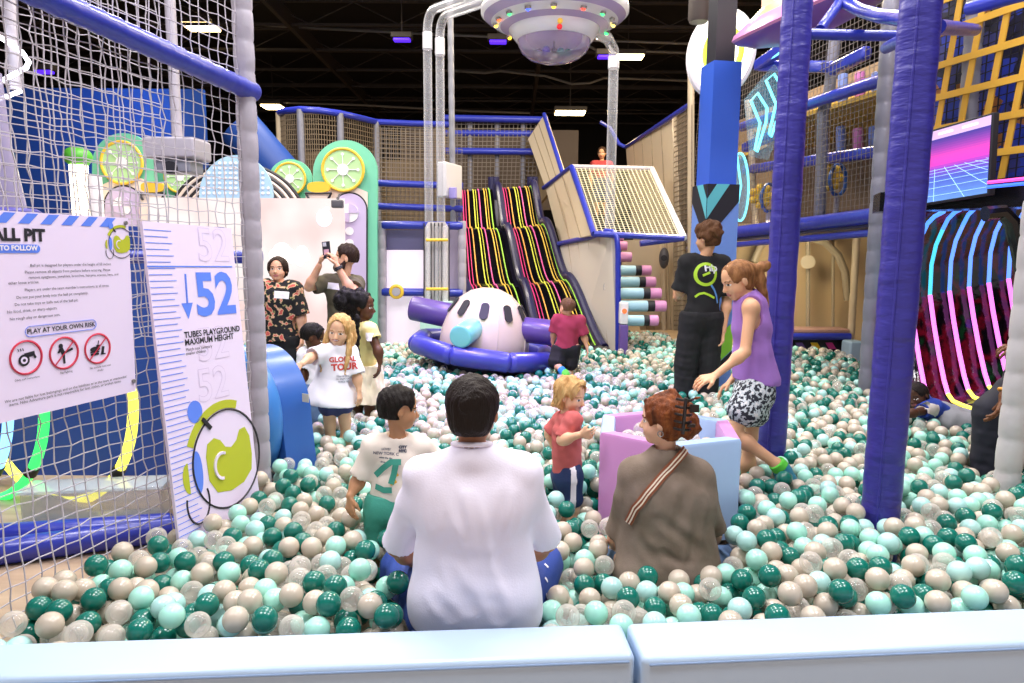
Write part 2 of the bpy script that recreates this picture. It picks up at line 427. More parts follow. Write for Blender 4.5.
# rules board
TR = PL(128, 218, npl, nnor); BR = PL(136, 391, npl, nnor); TL = TR - ndir * 1.02; hb = .5 * (np.linalg.norm(TR - BR)) * 2
up = nrm(TR - BR); bx = nrm(np.cross(up, nnor)) ; bx = ndir
t = thing('rules_sign', 'lilac white rules board headed BALL PIT tied to the cord net', 'sign', TR - up * hb - ndir * .5)
mb = MB(); mb.box(TR - ndir * .51 - up * hb / 2 - nnor * .006, (1.02, hb, .012), axes=(ndir, up, nnor)); obj('board', mb, m_board, t)
def RP(px, py): return PL(px, py, np.array(npl) + nnor * .0005, nnor)
pxm = np.linalg.norm(RP(80, 300) - RP(40, 300)) / 40       # metres per pixel along the board near its middle
def size_at(px, py, h): return np.linalg.norm(RP(px, py - h / 2) - RP(px, py + h / 2))
mbk = MB(); mbb = MB(); mbr = MB(); mbo = MB()
N3 = nnor
put_text(mbk, 'BALL PIT', size_at(40, 235, 12.3) * 1.32, RP(44.5, 236), ndir, up, .002, 'RIGHT', .0028)
def pill(mb, c, w, h, off, th=.001, ring=0):
    k = 12; pts = []
    for a in np.linspace(-PI / 2, PI / 2, k): pts.append((w / 2 - h / 2 + math.cos(a) * h / 2, math.sin(a) * h / 2))
    for a in np.linspace(PI / 2, 3 * PI / 2, k): pts.append((-w / 2 + h / 2 + math.cos(a) * h / 2, math.sin(a) * h / 2))
    P = [c + ndir * x + up * y + N3 * off for x, y in pts]
    if ring: mb.tube(P, ring, 4, closed=True)
    else: mb.prism(P, N3 * th)
wR = np.linalg.norm(RP(40, 249) - RP(-90, 249))
pill(mbb, (RP(40, 248.5) + RP(-90, 248.5)) / 2, wR, size_at(20, 249, 8.5), .0005)
obj('subtitle_pill', mbb, m_blueprint, t, smooth=None)
put_text(mbo, 'RULES TO FOLLOW', size_at(20, 249, 5.2) * 1.3, RP(37, 248.3), ndir, up, .003, 'RIGHT', .001)
lines = [('Ball pit is designed for players under the height of 52 inches.', 111, 264, 0), ('Please remove all objects from pockets before entering. Please', 110, 269.8, 1), ('remove eyeglasses, jewelries, brooches, hairpins, scarves, keys, and', 118, 274.3, 1), ('other loose articles.', 39, 282, 1),
         ('Players are under the team member\'s instructions at all times.', 109, 285.5, 0), ('Do not put your body into the ball pit completely.', 88, 293, 0), ('Do not take toys or balls out of the ball pit.', 78, 300, 0), ('No food, drink, or sharp objects.', 57, 308, 0), ('No rough play or dangerous acts.', 60, 314.5, 0)]
for s_, px, py, _ in lines: put_text(mbk, s_, size_at(60, py, 2.9) * 1.32, RP(px, py), ndir, up, .002, 'RIGHT', 0, .86)
c = (RP(25, 330.5) + RP(96, 325.5)) / 2; ow = np.linalg.norm(RP(25, 330) - RP(96, 326))
pill(mbo2 := MB(), c, ow, size_at(60, 328, 10), .0015, ring=.0012); obj('caption_outline', mbo2, m_blueprint, t, smooth=None)
put_text(mbk, 'PLAY AT YOUR OWN RISK', ow * .08, c, ndir, up, .002, 'CENTER', .0005)
for i, (px, py, r) in enumerate(((26, 357.5, 16.5), (64, 353, 15.5), (97.5, 348.5, 14.5))):
    c = RP(px, py); R = np.linalg.norm(RP(px, py - r) - RP(px, py + r)) / 2
    mbr.tube([c + R * (math.cos(a) * ndir + math.sin(a) * up) + N3 * .001 for a in np.linspace(0, 2 * PI, 40)[:-1]], R * .07, 4, closed=True)
    Q = lambda x, y: c + ndir * x * R + up * y * R + N3 * .0015
    def blob(x, y, r1, r2=None, k=14): mbk.prism([Q(x + (r1) * math.cos(a), y + (r2 or r1) * math.sin(a)) for a in np.linspace(0, 2 * PI, k + 1)[:-1]], N3 * .0006)
    def bar(x0, y0, x1, y1, w):
        d_ = nrm((x1 - x0, y1 - y0)); q = np.array([-d_[1], d_[0]]) * w / 2
        mbk.prism([Q(x0 + q[0], y0 + q[1]), Q(x0 - q[0], y0 - q[1]), Q(x1 - q[0], y1 - q[1]), Q(x1 + q[0], y1 + q[1])], N3 * .0006)
    if i == 0:   # whistle
        blob(-.15, -.15, .36); bar(-.1, .12, .55, .2, .28); bar(.5, .1, .6, -.1, .14)
        mbw = MB(); mbw.prism([Q(-.15 + .22 * math.cos(a), -.15 + .22 * math.sin(a)) + N3 * .0008 for a in np.linspace(0, 2 * PI, 15)[:-1]], N3 * .0004)
        mbk.prism([Q(-.15 + .1 * math.cos(a), -.15 + .1 * math.sin(a)) + N3 * .0014 for a in np.linspace(0, 2 * PI, 15)[:-1]], N3 * .0004)
        for k in (-.3, -.15, 0): bar(k - .15, .42, k - .2, .58, .05)
        obj('whistle_ring', mbw, m_board, t, smooth=None)
    elif i == 1:  # kicking figure
        blob(-.22, .48, .15); bar(-.22, .35, -.05, -.05, .26); bar(-.05, 0, .62, .22, .15); bar(-.05, 0, -.02, -.68, .15); bar(-.2, .25, -.42, .05, .1); bar(-.42, .05, -.3, .3, .1)
    else:        # burger and drink
        blob(-.25, -.02, .36, .17); bar(-.6, -.2, .1, -.2, .1); bar(-.58, -.36, .08, -.36, .14); bar(.0, .15, .1, .55, .06); bar(-.1, .2, .25, .2, .1); bar(.0, .2, .08, -.1, .22); bar(.45, .1, .35, -.42, .2); bar(.2, -.42, .6, -.42, .08)
    if i: mbr.tube([Q(-.68, -.68) + N3 * .002, Q(.68, .68) + N3 * .002], R * .035, 4)
put_text(mbk, 'Obey staff instructions', size_at(28, 378, 2.2) * 1.3, RP(27, 378.5), ndir, up, .002, 'CENTER', 0, .85)
put_text(mbk, 'No Fighting', size_at(66, 372, 2.2) * 1.3, RP(66, 372), ndir, up, .002, 'CENTER', 0, .9)
put_text(mbk, 'No outside food and', size_at(100, 367, 2.2) * 1.3, RP(100, 366.6), ndir, up, .002, 'CENTER', 0, .85)
put_text(mbk, 'drinks', size_at(100, 367, 2.2) * 1.3, RP(100, 370), ndir, up, .002, 'CENTER', 0, .85)
put_text(mbk, 'We are not liable for lost belongings and on the liabilities or in the team at unattended', size_at(60, 382, 3) * 1.3, RP(126, 376.5), ndir, nrm(up), .002, 'RIGHT', 0, .86)
put_text(mbk, 'items. Nibo Adventure park is not responsible for lost, stolen, or broken items.', size_at(60, 388, 3) * 1.3, RP(121, 381), ndir, up, .002, 'RIGHT', 0, .86)
obj('sign_lettering', mbk, m_ink, t, smooth=None); obj('prohibition_ring', mbr, m_redprint, t, smooth=None); obj('subtitle_lettering', mbo, m_white, t, smooth=None)
mbb = MB()
for k in range(12):
    x = .035 + k * .083; p = TR - ndir * (x + .07) - up * .004 + N3 * .0008
    mbb.prism([p, p + ndir * .042, p + ndir * .006 - up * .036, p - ndir * .036 - up * .036], N3 * .0006)
obj('stripe_border', mbb, m_blueprint, t, smooth=None)
# helmet emblem shared by both boards (plain outline helmet with head band, ear pad and antenna)
def emblem(t, c, R, x, y, n, s=1):
    E = lambda u, v: c + x * u * R * s + y * v * R + n * .0012
    mbl = MB(); mbl.tube([E(math.cos(a), math.sin(a)) for a in np.linspace(0, 2 * PI, 48)[:-1]], R * .022, 4, closed=True)
    for q in ((-.55, -1.0, -.25), (-.62, -1.02, -.2)): pass
    mbl.tube([E(-.95 + .3 * math.cos(a), -.62 + .42 * math.sin(a)) for a in np.linspace(.9 * PI, 2.15 * PI, 20)], R * .02, 4)
    mbl.tube([E(-.62, .95), E(-.42, .72)], R * .05, 4)
    obj('emblem_outline', mbl, m_line, t, smooth=None)
    mg = MB(); band = [E(1.2 * math.cos(a), 1.2 * math.sin(a)) for a in np.linspace(.38 * PI, .86 * PI, 18)] + [E(1.03 * math.cos(a), 1.03 * math.sin(a)) for a in np.linspace(.86 * PI, .38 * PI, 18)]
    mg.prism(band, n * .0008)
    mg.prism([E(-1.12 + .16 * math.cos(a), -.1 + .3 * math.sin(a)) for a in np.linspace(.5 * PI, 1.5 * PI, 12)], n * .0008)
    blob = [(-.62, .18), (-.55, .42), (-.35, .5), (-.18, .42), (-.05, .25), (.12, .2), (.3, .3), (.42, .5), (.6, .52), (.72, .3), (.74, -.1), (.68, -.42), (.4, -.62), (0, -.68), (-.4, -.6), (-.6, -.3)]
    mg.prism([E(u, v) for u, v in blob], n * .0008)
    obj('emblem_band', mg, m_lime, t, smooth=None)
    mbk_ = MB(); mbk_.prism([E(-.88 + .13 * math.cos(a), -.05 + .42 * math.sin(a)) + n * .001 for a in np.linspace(0, 2 * PI, 20)[:-1]], n * .0008)
    obj('emblem_ear_pad', mbk_, m_blueprint, t, smooth=None); mbk_ = MB(); mbk_.prism([E(-.78 + .2 * math.cos(a), 1.12 + .22 * math.sin(a)) for a in np.linspace(0, 2 * PI, 20)[:-1]], n * .0008)
    obj('emblem_knob', mbk_, m_blueprint, t, smooth=None)
    mw = MB(); mw.tube([E(-.2 + .22 * math.cos(a), -.1 + .26 * math.sin(a)) + n * .001 for a in np.linspace(.35 * PI, 1.5 * PI, 14)], R * .04, 4)
    0 and mw.tube([E(.45 + .2 * math.cos(a), -.05 + .2 * math.sin(a)) + n * .001 for a in np.linspace(.9 * PI, 1.6 * PI, 10)], R * .045, 4)
    obj('emblem_curve', mw, m_board, t, smooth=None)
emblem(t, RP(121, 243), size_at(118, 243, 30) / 2, ndir, up, nnor)
mb = MB()
for px, py in ((133, 389 - 8), (125, 223)):
    c = RP(px, py); mb.cyl(c, c + nnor * .008, .008, 12)
obj('screw_cap', mb, m_cond, t)
# height board: leans, its foot further into the pit than its head
HTL = PL(142, 221, np.array(npl), nnor); HTR = PL(231.5, 231, np.array(npl), nnor)
foot = PL(181, 557, np.array(npl) + nnor * .13, nnor)
upb = nrm(HTL - foot); hx = nrm(HTR - HTL); hx = nrm(hx - upb * np.dot(hx, upb)); hn = np.cross(hx, upb)
bw = np.linalg.norm(HTR - HTL); bh = np.linalg.norm(HTL - foot) + .02
t = thing('height_board', 'tall lilac white height board with a big blue 52 leaning on the cord net', 'sign', foot + hx * bw / 2)
mb = MB(); mb.box(HTL + hx * bw / 2 - upb * bh / 2 - hn * .007, (bw, bh, .014), axes=(hx, upb, hn)); obj('board', mb, m_board, t)
def HP(px, py): return PL(px, py, HTL, hn)
def hs(px, py, h): return np.linalg.norm(HP(px, py - h / 2) - HP(px, py + h / 2))
mb = MB(); mbk = MB(); mf = MB()
c0 = HP(147, 266); c1 = HP(232, 267)
mb.box((c0 + c1) / 2 + hn * .001, (np.linalg.norm(c1 - c0), .006, .002), axes=(hx, upb, hn))
put_text(mb, '52', hs(215, 296, 42) * 1.36, HP(215.5, 296), hx, upb, .002, 'CENTER', .008, .82)
c = HP(185, 274); c2 = HP(187, 303); mb.tube([c + hn * .001, c2 + hn * .001], .005, 4)
q = HP(187, 303); mb.prism([q + hx * .035 + hn * .0005, q - hx * .035 + hn * .0005, HP(188.5, 319) + hn * .0005], hn * .001)
obj('blue_figures', mb, m_blueprint, t, smooth=None)
put_text(mbk, 'TUBES PLAYGROUND', bw * .069, HP(184, 335.5), hx, upb, .002, 'LEFT', .0009, .98)
put_text(mbk, 'MAXIMUM HEIGHT', bw * .069, HP(184.5, 343), hx, upb, .002, 'LEFT', .0009, .98)
put_text(mbk, 'Match max summary', bw * .036, HP(185.5, 350), hx, upb, .002, 'LEFT', 0)
put_text(mbk, 'smaller children', bw * .036, HP(185.5, 354), hx, upb, .002, 'LEFT', 0)
obj('sign_lettering', mbk, m_ink, t, smooth=None)
for py in (247, 345, 385):
    mf = MB(); mo = MB(); s_ = hs(212, py, 35) * 1.3
    put_text(mf, '52', s_, HP(213, py), hx, upb, .001, 'CENTER', .004, .82); put_text(mo, '52', s_, HP(213, py), hx, upb, .0016, 'CENTER', .001, .82)
    g_ = obj('ghost_figure', mf, m_faint, t, smooth=None); obj('figure_fill', mo, m_board, g_, smooth=None)
mb = MB()
for k in range(52):
    p = HTL - upb * (.035 + k * (bh - .06) / 52) + hx * .004 + hn * .001; L = bw * (.27 if k % 2 == 0 else .23)
    mb.box(p + hx * L / 2, (L, .0032, .001), axes=(hx, upb, hn))
obj('ruler_marks', mb, m_blueprint, t, smooth=None)
emblem(t, HP(228, 458), hs(228, 458, 98) / 2, hx, upb, hn)
# ------------------------------------------------------------------ hall beyond the net
m_hall = mat('deep blue painted panel', '#1c3f9c', .5)
mb = MB(); mb.box((-3.7, 4.92, .9), (3.3, .1, 1.8)); o = obj('tunnel_panel', mb, m_hall); tag(o, 'deep blue panel behind the glowing hoops, seen low through the net', 'panel')
def hoop(px, py, Y, R, col, s, label, r=.032, tilt=.25):
    c = W(px, py, Y); t = thing('light_hoop', label, 'light hoop', c - [0, 0, R])
    ax = nrm((-.35, -.9, 0)); mb = MB(); mb.torus(c, ax, R, r, 72, 10); obj('glow_tube', mb, emat('hoop ' + col, col, s), t)
    x, y, d = frame(ax)
    for a in (0.35, 2.3, 3.9, 5.6):
        mb = MB(); q = c + R * (math.cos(a) * x + math.sin(a) * y); T = -math.sin(a) * x + math.cos(a) * y; mb.cyl(q - T * .035, q + T * .035, r * 1.25, 12); obj('clip', mb, m_ink, t)
hoop(50, 392, 4.45, .74, '#e8e04a', 1.7, 'pale yellow glowing hoop nearest the height board behind the net')
hoop(-33, 392, 4.5, .74, '#2ee05a', 1.5, 'green glowing hoop in the middle of the three behind the net')
hoop(-66, 392, 4.56, .74, '#7fbcf4', 1.6, 'icy blue glowing hoop, first of the three behind the net')
for i, (pa, pb, l) in enumerate((((-80, 562), (178, 528), 'blue padded floor tube in front, seen low through the net'), ((-60, 540), (172, 525), 'blue padded floor tube behind, under the glowing hoops'))):
    a = G(*pa, .07); b = G(*pb, .07)
    mb = MB(); mb.cyl(a, b, .07, 16, bev=.02); o = obj('floor_tube', mb, m_blue); tag(o, l, 'tube')
t = thing('clear_bin', 'row of see-through bins of loose balls on the floor under the glowing hoops', 'bin', G(90, 512, 0))
a = G(30, 522, 0); b = G(168, 515, 0); u = nrm(b - a); L = np.linalg.norm(b - a)
mb = MB(); mb.box((a + b) / 2 + [0, 0, .11], (L, .2, .2), axes=(u, np.cross((0, 0, 1), u), (0, 0, 1)), bev=.02); obj('bin_wall', mb, clear_mat('milky bin plastic', '#b9c4cc', .35), t)
mb = MB(); mb.box((a + b) / 2 + [0, 0, .215], (L + .03, .23, .02), axes=(u, np.cross((0, 0, 1), u), (0, 0, 1)), bev=.005); obj('lid', mb, clear_mat('clear lid', '#cfd8de', .3), t)
# blue wall with a glow far behind the net
p = W(18, 205, 10.6); q = W(262, 100, 10.6)
mb = MB(); mb.box(((p[0] - 3 + q[0] - .9) / 2, 10.7, 2.0), (q[0] - .9 - p[0] + 3, .1, 4.0)); o = obj('scenery_wall', mb, mat('cobalt painted board', '#16408f', .5)); tag(o, 'cobalt blue scenery wall with a glowing patch, behind the net and the mint arch', 'wall panel')
lt = bpy.data.lights.new('blue_wash', 'SPOT'); lt.energy = 130; lt.color = (.25, .5, 1); lt.spot_size = 1.2; lt.spot_blend = .8; lt.shadow_soft_size = .2
lo = bpy.data.objects.new('blue_wash', lt); COL.objects.link(lo); lo.location = W(120, 60, 9.0); lo.rotation_euler = (Vector(W(120, 125, 10.7)) - Vector(lo.location)).to_track_quat('-Z', 'Y').to_euler()
mb = MB(); a = W(240, 128, 10.1); b = W(290, 185, 10.1); mb.tube([a, b, W(335, 250, 10.1), W(350, 300, 10.1) * [1, 1, 0] + [0, 0, .02]], .3, 20); o = obj('blue_duct', mb, mat('cobalt painted board', '#16408f', .5)); tag(o, 'dark blue slanted tube behind the dotted dome and the grey post', 'tube')
# glowing pillar lamp with a green cap
p = G(82, 345, .3); p = W(82, 215, 8.4); t = thing('pillar_lamp', 'glowing white pillar lamp with a green cap, seen through the net', 'lamp', (p[0], p[1], 0))
mb = MB(); mb.cyl((p[0], p[1], 0), (p[0], p[1], 2.62), .1, 20); obj('glow_tube', mb, emat('pillar glow', '#fff0c8', 4), t)
mb = MB(); mb.cyl((p[0] + .14, p[1] + .05, 0), (p[0] + .14, p[1] + .05, 2.5), .09, 20); obj('white_tube', mb, m_white, t)
mb = MB(); mb.ball((p[0], p[1], 2.72), (.16, .16, .12), 16); obj('cap', mb, mat('leaf green plastic', '#58b43a', .4), t)
# hanging grey projector
t = thing('hanging_projector', 'grey boxy projector hanging on a pole behind the net', 'projector', W(178, 166, 7.0))
c = W(178, 150, 7.0); mb = MB(); mb.box(c, (.5, .4, .2), bev=.03); obj('body', mb, m_postgrey, t)
mb = MB(); mb.box(c - [0, 0, .16], (.36, .3, .14), bev=.02); obj('lens_housing', mb, m_postgrey2, t)
mb = MB(); mb.cyl(c, (c[0], c[1], 6.7), .05, 12); obj('pole', mb, m_postgrey, t)
mb = MB(); mb.cyl(c + [0, -.14, -.19], c + [0, -.2, -.19], .06, 16); obj('lens', mb, m_ink, t)
# white light loops high at the left edge
t = thing('loop_light', 'white glowing loop lamp high up, cut by the photo edge beside the net', 'lamp', W(8, 90, 6.5))
mb = MB(); mb.tube([W(-40, 95, 6.5), W(0, 82, 6.4), W(26, 68, 6.3), W(29, 62, 6.3), W(22, 52, 6.4), W(0, 37, 6.5), W(-40, 20, 6.6)], .02, 10); obj('glow_tube', mb, emat('loop glow', '#eef2ff', 5), t)
mb = MB(); mb.tube([W(-40, 112, 6.5), W(0, 99, 6.5), W(21, 91, 6.5)], .018, 10); obj('glow_tube', mb, emat('loop glow', '#eef2ff', 5), t)
mb = MB(); mb.cyl(W(12, 10, 6.6) * [1, 1, 0] + [0, 0, 6.7], W(16, 90, 6.6), .05, 12); obj('stem', mb, m_postgrey, t)
t = thing('net_column', 'pale round net column with purple base band at the far side of the net', 'net', W(2, 330, 5.6))
mb = MB(); c = W(-2, 205, 5.6); c[2] = 0
mb.lathe([(.2, 0), (.2, 1.9), (.12, 2.5), (.1, 3.0)], c, n=24); obj('mesh_sleeve', mb, clear_mat('grey violet mesh', '#9d94b4', .6, .8), t)
mb = MB(); mb.torus(c + [0, 0, 1.9], (0, 0, 1), .24, .06, 32, 10); obj('ring_band', mb, m_purpleblue, t)
# ------------------------------------------------------------------ arched blue entrance by the post
t = thing('entrance_ring', 'light blue padded ring entrance between the grey post and the children', 'entrance ring', G(268, 455, .3))
c = W(245, 411, 4.15); ax = nrm((-.62, -.78, 0)); x = np.array([-ax[1], ax[0], 0]); x = x if x[0] > 0 else -x; z = np.array([0, 0, 1.0])
def archpts(R, foot, n=32):
    pts = [c + x * R * math.cos(a) + z * R * math.sin(a) for a in np.linspace(0, PI, n)]
    return pts
Ro = .395; mb = MB(); outer = [c + x * (Ro + .06) + z * (.22 - c[2])] + [c + x * Ro * math.cos(a) + z * Ro * math.sin(a) for a in np.linspace(0, PI, 30)] + [c - x * (Ro + .06) + z * (.22 - c[2])]
inner = [c + x * .31 + z * (.22 - c[2])] + [c + x * .31 * math.cos(a) + z * .31 * math.sin(a) for a in np.linspace(0, PI, 30)] + [c - x * .31 + z * (.22 - c[2])]
k = len(outer); off = -ax * .2
V = outer + inner + [p + off for p in outer] + [p + off for p in inner]; Fs = []
for i in range(k - 1): Fs += [(i, i + 1, k + i + 1, k + i), (2 * k + i + 1, 2 * k + i, 3 * k + i, 3 * k + i + 1), (i + 1, i, 2 * k + i, 2 * k + i + 1), (k + i, k + i + 1, 3 * k + i + 1, 3 * k + i)]
Fs += [(0, k, 3 * k, 2 * k), (k - 1, 2 * k + k - 1, 3 * k + k - 1, 2 * k - 1)]
mb.add(V, Fs); obj('arch_block', mb, m_blue2, t, smooth=40)
mb = MB(); mb.torus(c + ax * .06, ax, .36, .075, 56, 16); obj('padded_ring', mb, mat('sky blue vinyl', '#3f7fca', .36, coat=.15, bump=(5, .15)), t)
mb = MB(); q = W(305.5, 398, 4.0); mb.box(q, (.05, .004, .05), rz=-.5); obj('care_label', mb, mat('cream cloth label', '#d8cbb4', .7), t)
# ------------------------------------------------------------------ scenery wall with the projection
YF = 9.0
def board(pxs, Y, th, m, name, parent=None):
    mb = MB(); P = [W(x, y, Y) for x, y in pxs]; mb.prism(P, (0, th, 0)); return obj(name, mb, m, parent)
def ap(xl, xr, top, bot, n=26):
    r = (xr - xl) / 2; c = (xl + xr) / 2
    return [(c + r * math.cos(a), top + r - r * math.sin(a)) for a in np.linspace(0, PI, n)] + [(xl, bot), (xr, bot)]
def wheel(px, py, r, Y, parent):
    c = W(px, py, Y); R = np.linalg.norm(W(px + r, py, Y) - c)
    mb = MB(); mb.cyl(c, c + [0, -.03, 0], R, 40); wo = obj('lime_wheel', mb, m_citrus, parent)
    mb = MB(); mb.torus(c + [0, -.03, 0], (0, 1, 0), R, R * .07, 44, 8); obj('rim', mb, m_yellow, wo)
    mb = MB(); mb.cyl(c, c + [0, -.042, 0], R * .28, 20)
    for k in range(8):
        a = k * PI / 4; d = np.array([math.cos(a), 0, math.sin(a)]); mb.tube([c + d * R * .2 + [0, -.036, 0], c + d * R * .78 + [0, -.036, 0]], R * .025, 4); mb.cyl(c + d * R * .74, c + d * R * .74 + [0, -.042, 0], R * .075, 10)
    obj('spokes', mb, m_white, wo)
def big_arch(xl, xr, top, flip, wx, wy, label):
    t = thing('scenery_arch', label, 'scenery panel', W((xl + xr) / 2, 348, YF) * [1, 1, 0])
    board(ap(xl, xr, top, 352), YF, .08, m_mint, 'mint_board', t)
    ins = 9.5
    il, ir = (xl - 2, xr - ins) if not flip else (xl + ins, xr + 2)
    board([(il, 352), (ir, 352), (ir, top + 52), ((il + ir) / 2, top + 40), (il, top + 52)], YF - .03, .02, m_cream, 'cream_board', t)
    wheel(wx, wy, 20.5, YF - .035, t)
    ll, lr = (xl + 20, xr - 11) if not flip else (xl + 13, xr - 13)
    board(ap(ll - 1.5, lr + 1.5, top + 52, 352), YF - .045, .02, m_line, 'outline', t)
    board(ap(ll, lr, top + 53.5, 352), YF - .06, .02, m_lav, 'lavender_board', t)
    c = W((ll + lr) / 2, top + 73, YF - .06); R = 9 * YF / F
    mb = MB(); mb.cyl(c, c + [0, -.02, 0], R, 24); mb.cyl(W((ll + lr) / 2, top + 91, YF - .06), W((ll + lr) / 2, top + 91, YF - .08), R * .45, 16); mb.cyl(W((ll + lr) / 2, top + 103, YF - .06), W((ll + lr) / 2, top + 103, YF - .08), R * .45, 16)
    obj('white_dots', mb, m_white, t)
    mb = MB(); mb.prism([c + [0, -.021, 0]] + [c + [R * math.cos(a), -.021, R * math.sin(a)] for a in np.linspace(0, PI / 2, 8)], (0, -.01, 0)); mb.prism([c + [0, -.021, 0]] + [c + [R * math.cos(a), -.021, R * math.sin(a)] for a in np.linspace(PI, 1.5 * PI, 8)], (0, -.01, 0)); obj('quarter_inlay', mb, m_lav, t)
big_arch(313, 377, 140, False, 343.5, 170, 'tall mint lime wheel arch behind the man with the phone')
big_arch(92, 154, 133, True, 123, 163, 'tall mint lime wheel arch seen through the net beside the pillar lamp')
for xl, xr, top, wx, wy, side in ((268, 312, 159, 290.5, 179, 'between the grey post and the tall mint arch'), (150, 205, 161, 181, 177, 'seen through the net under the grey projector')):
    t = thing('small_scenery_arch', 'low mint arch with small lime wheel ' + side, 'scenery panel', W((xl + xr) / 2, 348, YF + .32) * [1, 1, 0])
    board(ap(xl, xr, top, 352), YF + .32, .06, m_mint, 'mint_board', t); wheel(wx, wy, 15.5, YF + .285, t)
for x0, s, l in ((318.5, 1, 'yellow dome cap panel beside the tall mint arch, above the projection screen'), (152, 1, 'yellow dome cap panel seen through the net between the two lime wheels')):
    t = thing('yellow_cap', l, 'scenery panel', W(x0, 348, YF - .14) * [1, 1, 0])
    board([(x0 + 11.5 * math.cos(a), 187 - 5.5 * math.copysign(abs(math.sin(a)) ** .6, math.sin(a)) + 0) for a in np.linspace(0, 2 * PI, 24)[:-1]], YF - .16, .05, m_yellow, 'cap', t)
    board([(x0 - 13, 193), (x0 + 13, 193), (x0 + 10, 352), (x0 - 10, 352)], YF - .13, .02, m_cream, 'stand', t)
    mb = MB()
    for q in ((-13, 193, 13, 193), (-13, 193, -9, 200), (13, 193, 9, 200)): mb.tube([W(x0 + q[0], q[1], YF - .15), W(x0 + q[2], q[3], YF - .15)], .014, 6)
    obj('black_outline', mb, m_line, t)
t = thing('dotted_dome', 'pale blue dome panel with white dots, crossed by the grey post', 'scenery panel', W(236, 348, YF) * [1, 1, 0])
board([(236 + 37 * math.cos(a), 196 - 41 * math.sin(a)) for a in np.linspace(0, PI, 30)] + [(199, 352), (273, 352)], YF, .04, mat('pale sky board', '#a9cdea', .5), 'blue_board', t)
mb = MB()
for i in range(-6, 7):
    for j in range(0, 8):
        x, y = 236 + i * 5.4, 193 - j * 5
        if (x - 236) ** 2 / 34 ** 2 + ((196 - y) / 38) ** 2 < 1: c = W(x, y, YF - .005); mb.cyl(c, c - [0, .008, 0], .02, 8)
obj('dot_pattern', mb, m_white, t)
t = thing('striped_rainbow', 'black and cream striped rainbow panel showing on both sides of the dotted dome', 'scenery panel', W(237, 348, YF + .12) * [1, 1, 0])
for k in range(7):
    R_ = 70 - k * 3.2; mb = MB(); mb.tube([W(237 + R_ * math.cos(a), 228 - R_ * .92 * math.sin(a), YF + .12 - k * .003) for a in np.linspace(.06 * PI, .94 * PI, 30)], .021, 6); obj('stripe', mb, m_line if k % 2 == 0 else m_cream, t)
board([(237 + 70 * math.cos(a), 228 - 64 * math.sin(a)) for a in np.linspace(0, PI, 30)] + [(167, 352), (307, 352)], YF + .14, .03, m_cream, 'backing', t)
# projection screen
m_proj = mat('projected picture', '#6f6666', .6, emit='#ffffff', estr=.72)
def _proj():
    M = m_proj; nt = M.node_tree; b = nt.nodes['Principled BSDF']; L = nt.links.new
    tc = nt.nodes.new('ShaderNodeTexCoord'); n = nt.nodes.new('ShaderNodeTexNoise'); n.inputs['Scale'].default_value = 1.7; n.inputs['Detail'].default_value = 1.5
    r = nt.nodes.new('ShaderNodeValToRGB'); e = r.color_ramp.elements; e[0].position = .4; e[0].color = srgb('#f3d3cf'); e[1].position = .62; e[1].color = srgb('#fff6f2')
    L(tc.outputs['Object'], n.inputs['Vector']); L(n.outputs['Fac'], r.inputs[0]); L(r.outputs[0], b.inputs['Emission Color'])
_proj()
t = thing('projection_screen', 'wide glowing pale pink projection screen behind the two standing adults', 'screen', W(240, 352, YF - .08) * [1, 1, 0])
board([(150, 197.5), (344, 198.5), (346, 352), (148, 352)], YF - .24, .04, m_proj, 'picture', t)
mb = MB()
for x, y, r in ((282, 252, 9), (275, 255, 6), (290, 256, 7), (302, 252, 6), (296, 257, 4), (306, 257, 4), (300, 262, 4)): mb.ball(W(x, y, YF - .24), (r * YF / F, .012, r * YF / F), 18)
obj('cloud', mb, emat('projected cloud', '#fff4f2', .82), t, smooth=180)
mb = MB(); c = W(324, 218, YF - .24); mb.ball(c, (.1, .01, .11), 20); mb.ball(W(327, 209, YF - .24), (.03, .01, .03), 10); obj('apple', mb, emat('projected pink', '#ffd9ea', .85), t, smooth=180)
mb = MB(); put_text(mb, '119', .1, W(325, 219, YF - .255), (1, 0, 0), (0, 0, 1), .002); obj('digits', mb, emat('projected white', '#ffffff', 1.1), t, smooth=None)
mb = MB(); c = W(337.5, 204, YF - .34); mb.box(c, (.14, .1, .1), bev=.02); mb.cyl(c + [0, 0, .04], c + [0, .1, .12], .015, 8); o = obj('wall_camera', mb, mat('dark grey housing', '#55525a', .4)); tag(o, 'small dark camera on the top corner of the projection screen', 'camera')
# ------------------------------------------------------------------ round net tower behind
def pole(a, b, r, m, name, label, cat='pole', n=12):
    mb = MB(); mb.cyl(a, b, r, n); o = obj(name, mb, m); return tag(o, label, cat)
t = thing('net_tower', 'rounded climbing tower of fine net with a blue rim, behind the mint scenery arches', 'climbing tower', W(340, 250, 12) * [1, 1, 0])
rim = [(279, 113, 11.2), (285, 111, 11.0), (300, 109.5, 10.9), (318, 110.5, 10.9), (340, 113.5, 11.1), (358, 117.5, 11.4), (376, 122, 11.8), (410, 123.5, 12.0), (450, 124.5, 12.1)]
P = [W(*q) for q in rim]
mb = MB(); mb.tube(P, .05, 10); obj('rim_tube', mb, m_blue, t)
mb = MB(); Pb = [np.array([p[0], p[1], 1.0]) for p in P]
Pd = []
for i in range(len(P) - 1):
    for s in np.linspace(0, 1, 9)[:-1]: Pd.append(P[i] + (P[i + 1] - P[i]) * s)
for p in Pd: mb.tube([p, (p[0], p[1], 1.0)], .007, 4)
for z in np.arange(1.0, min(p[2] for p in P), .075): mb.tube([(p[0], p[1], z) for p in P], .007, 4)
obj('netting', mb, mat('warm fine net', '#7d6c57', .8), t, smooth=None)
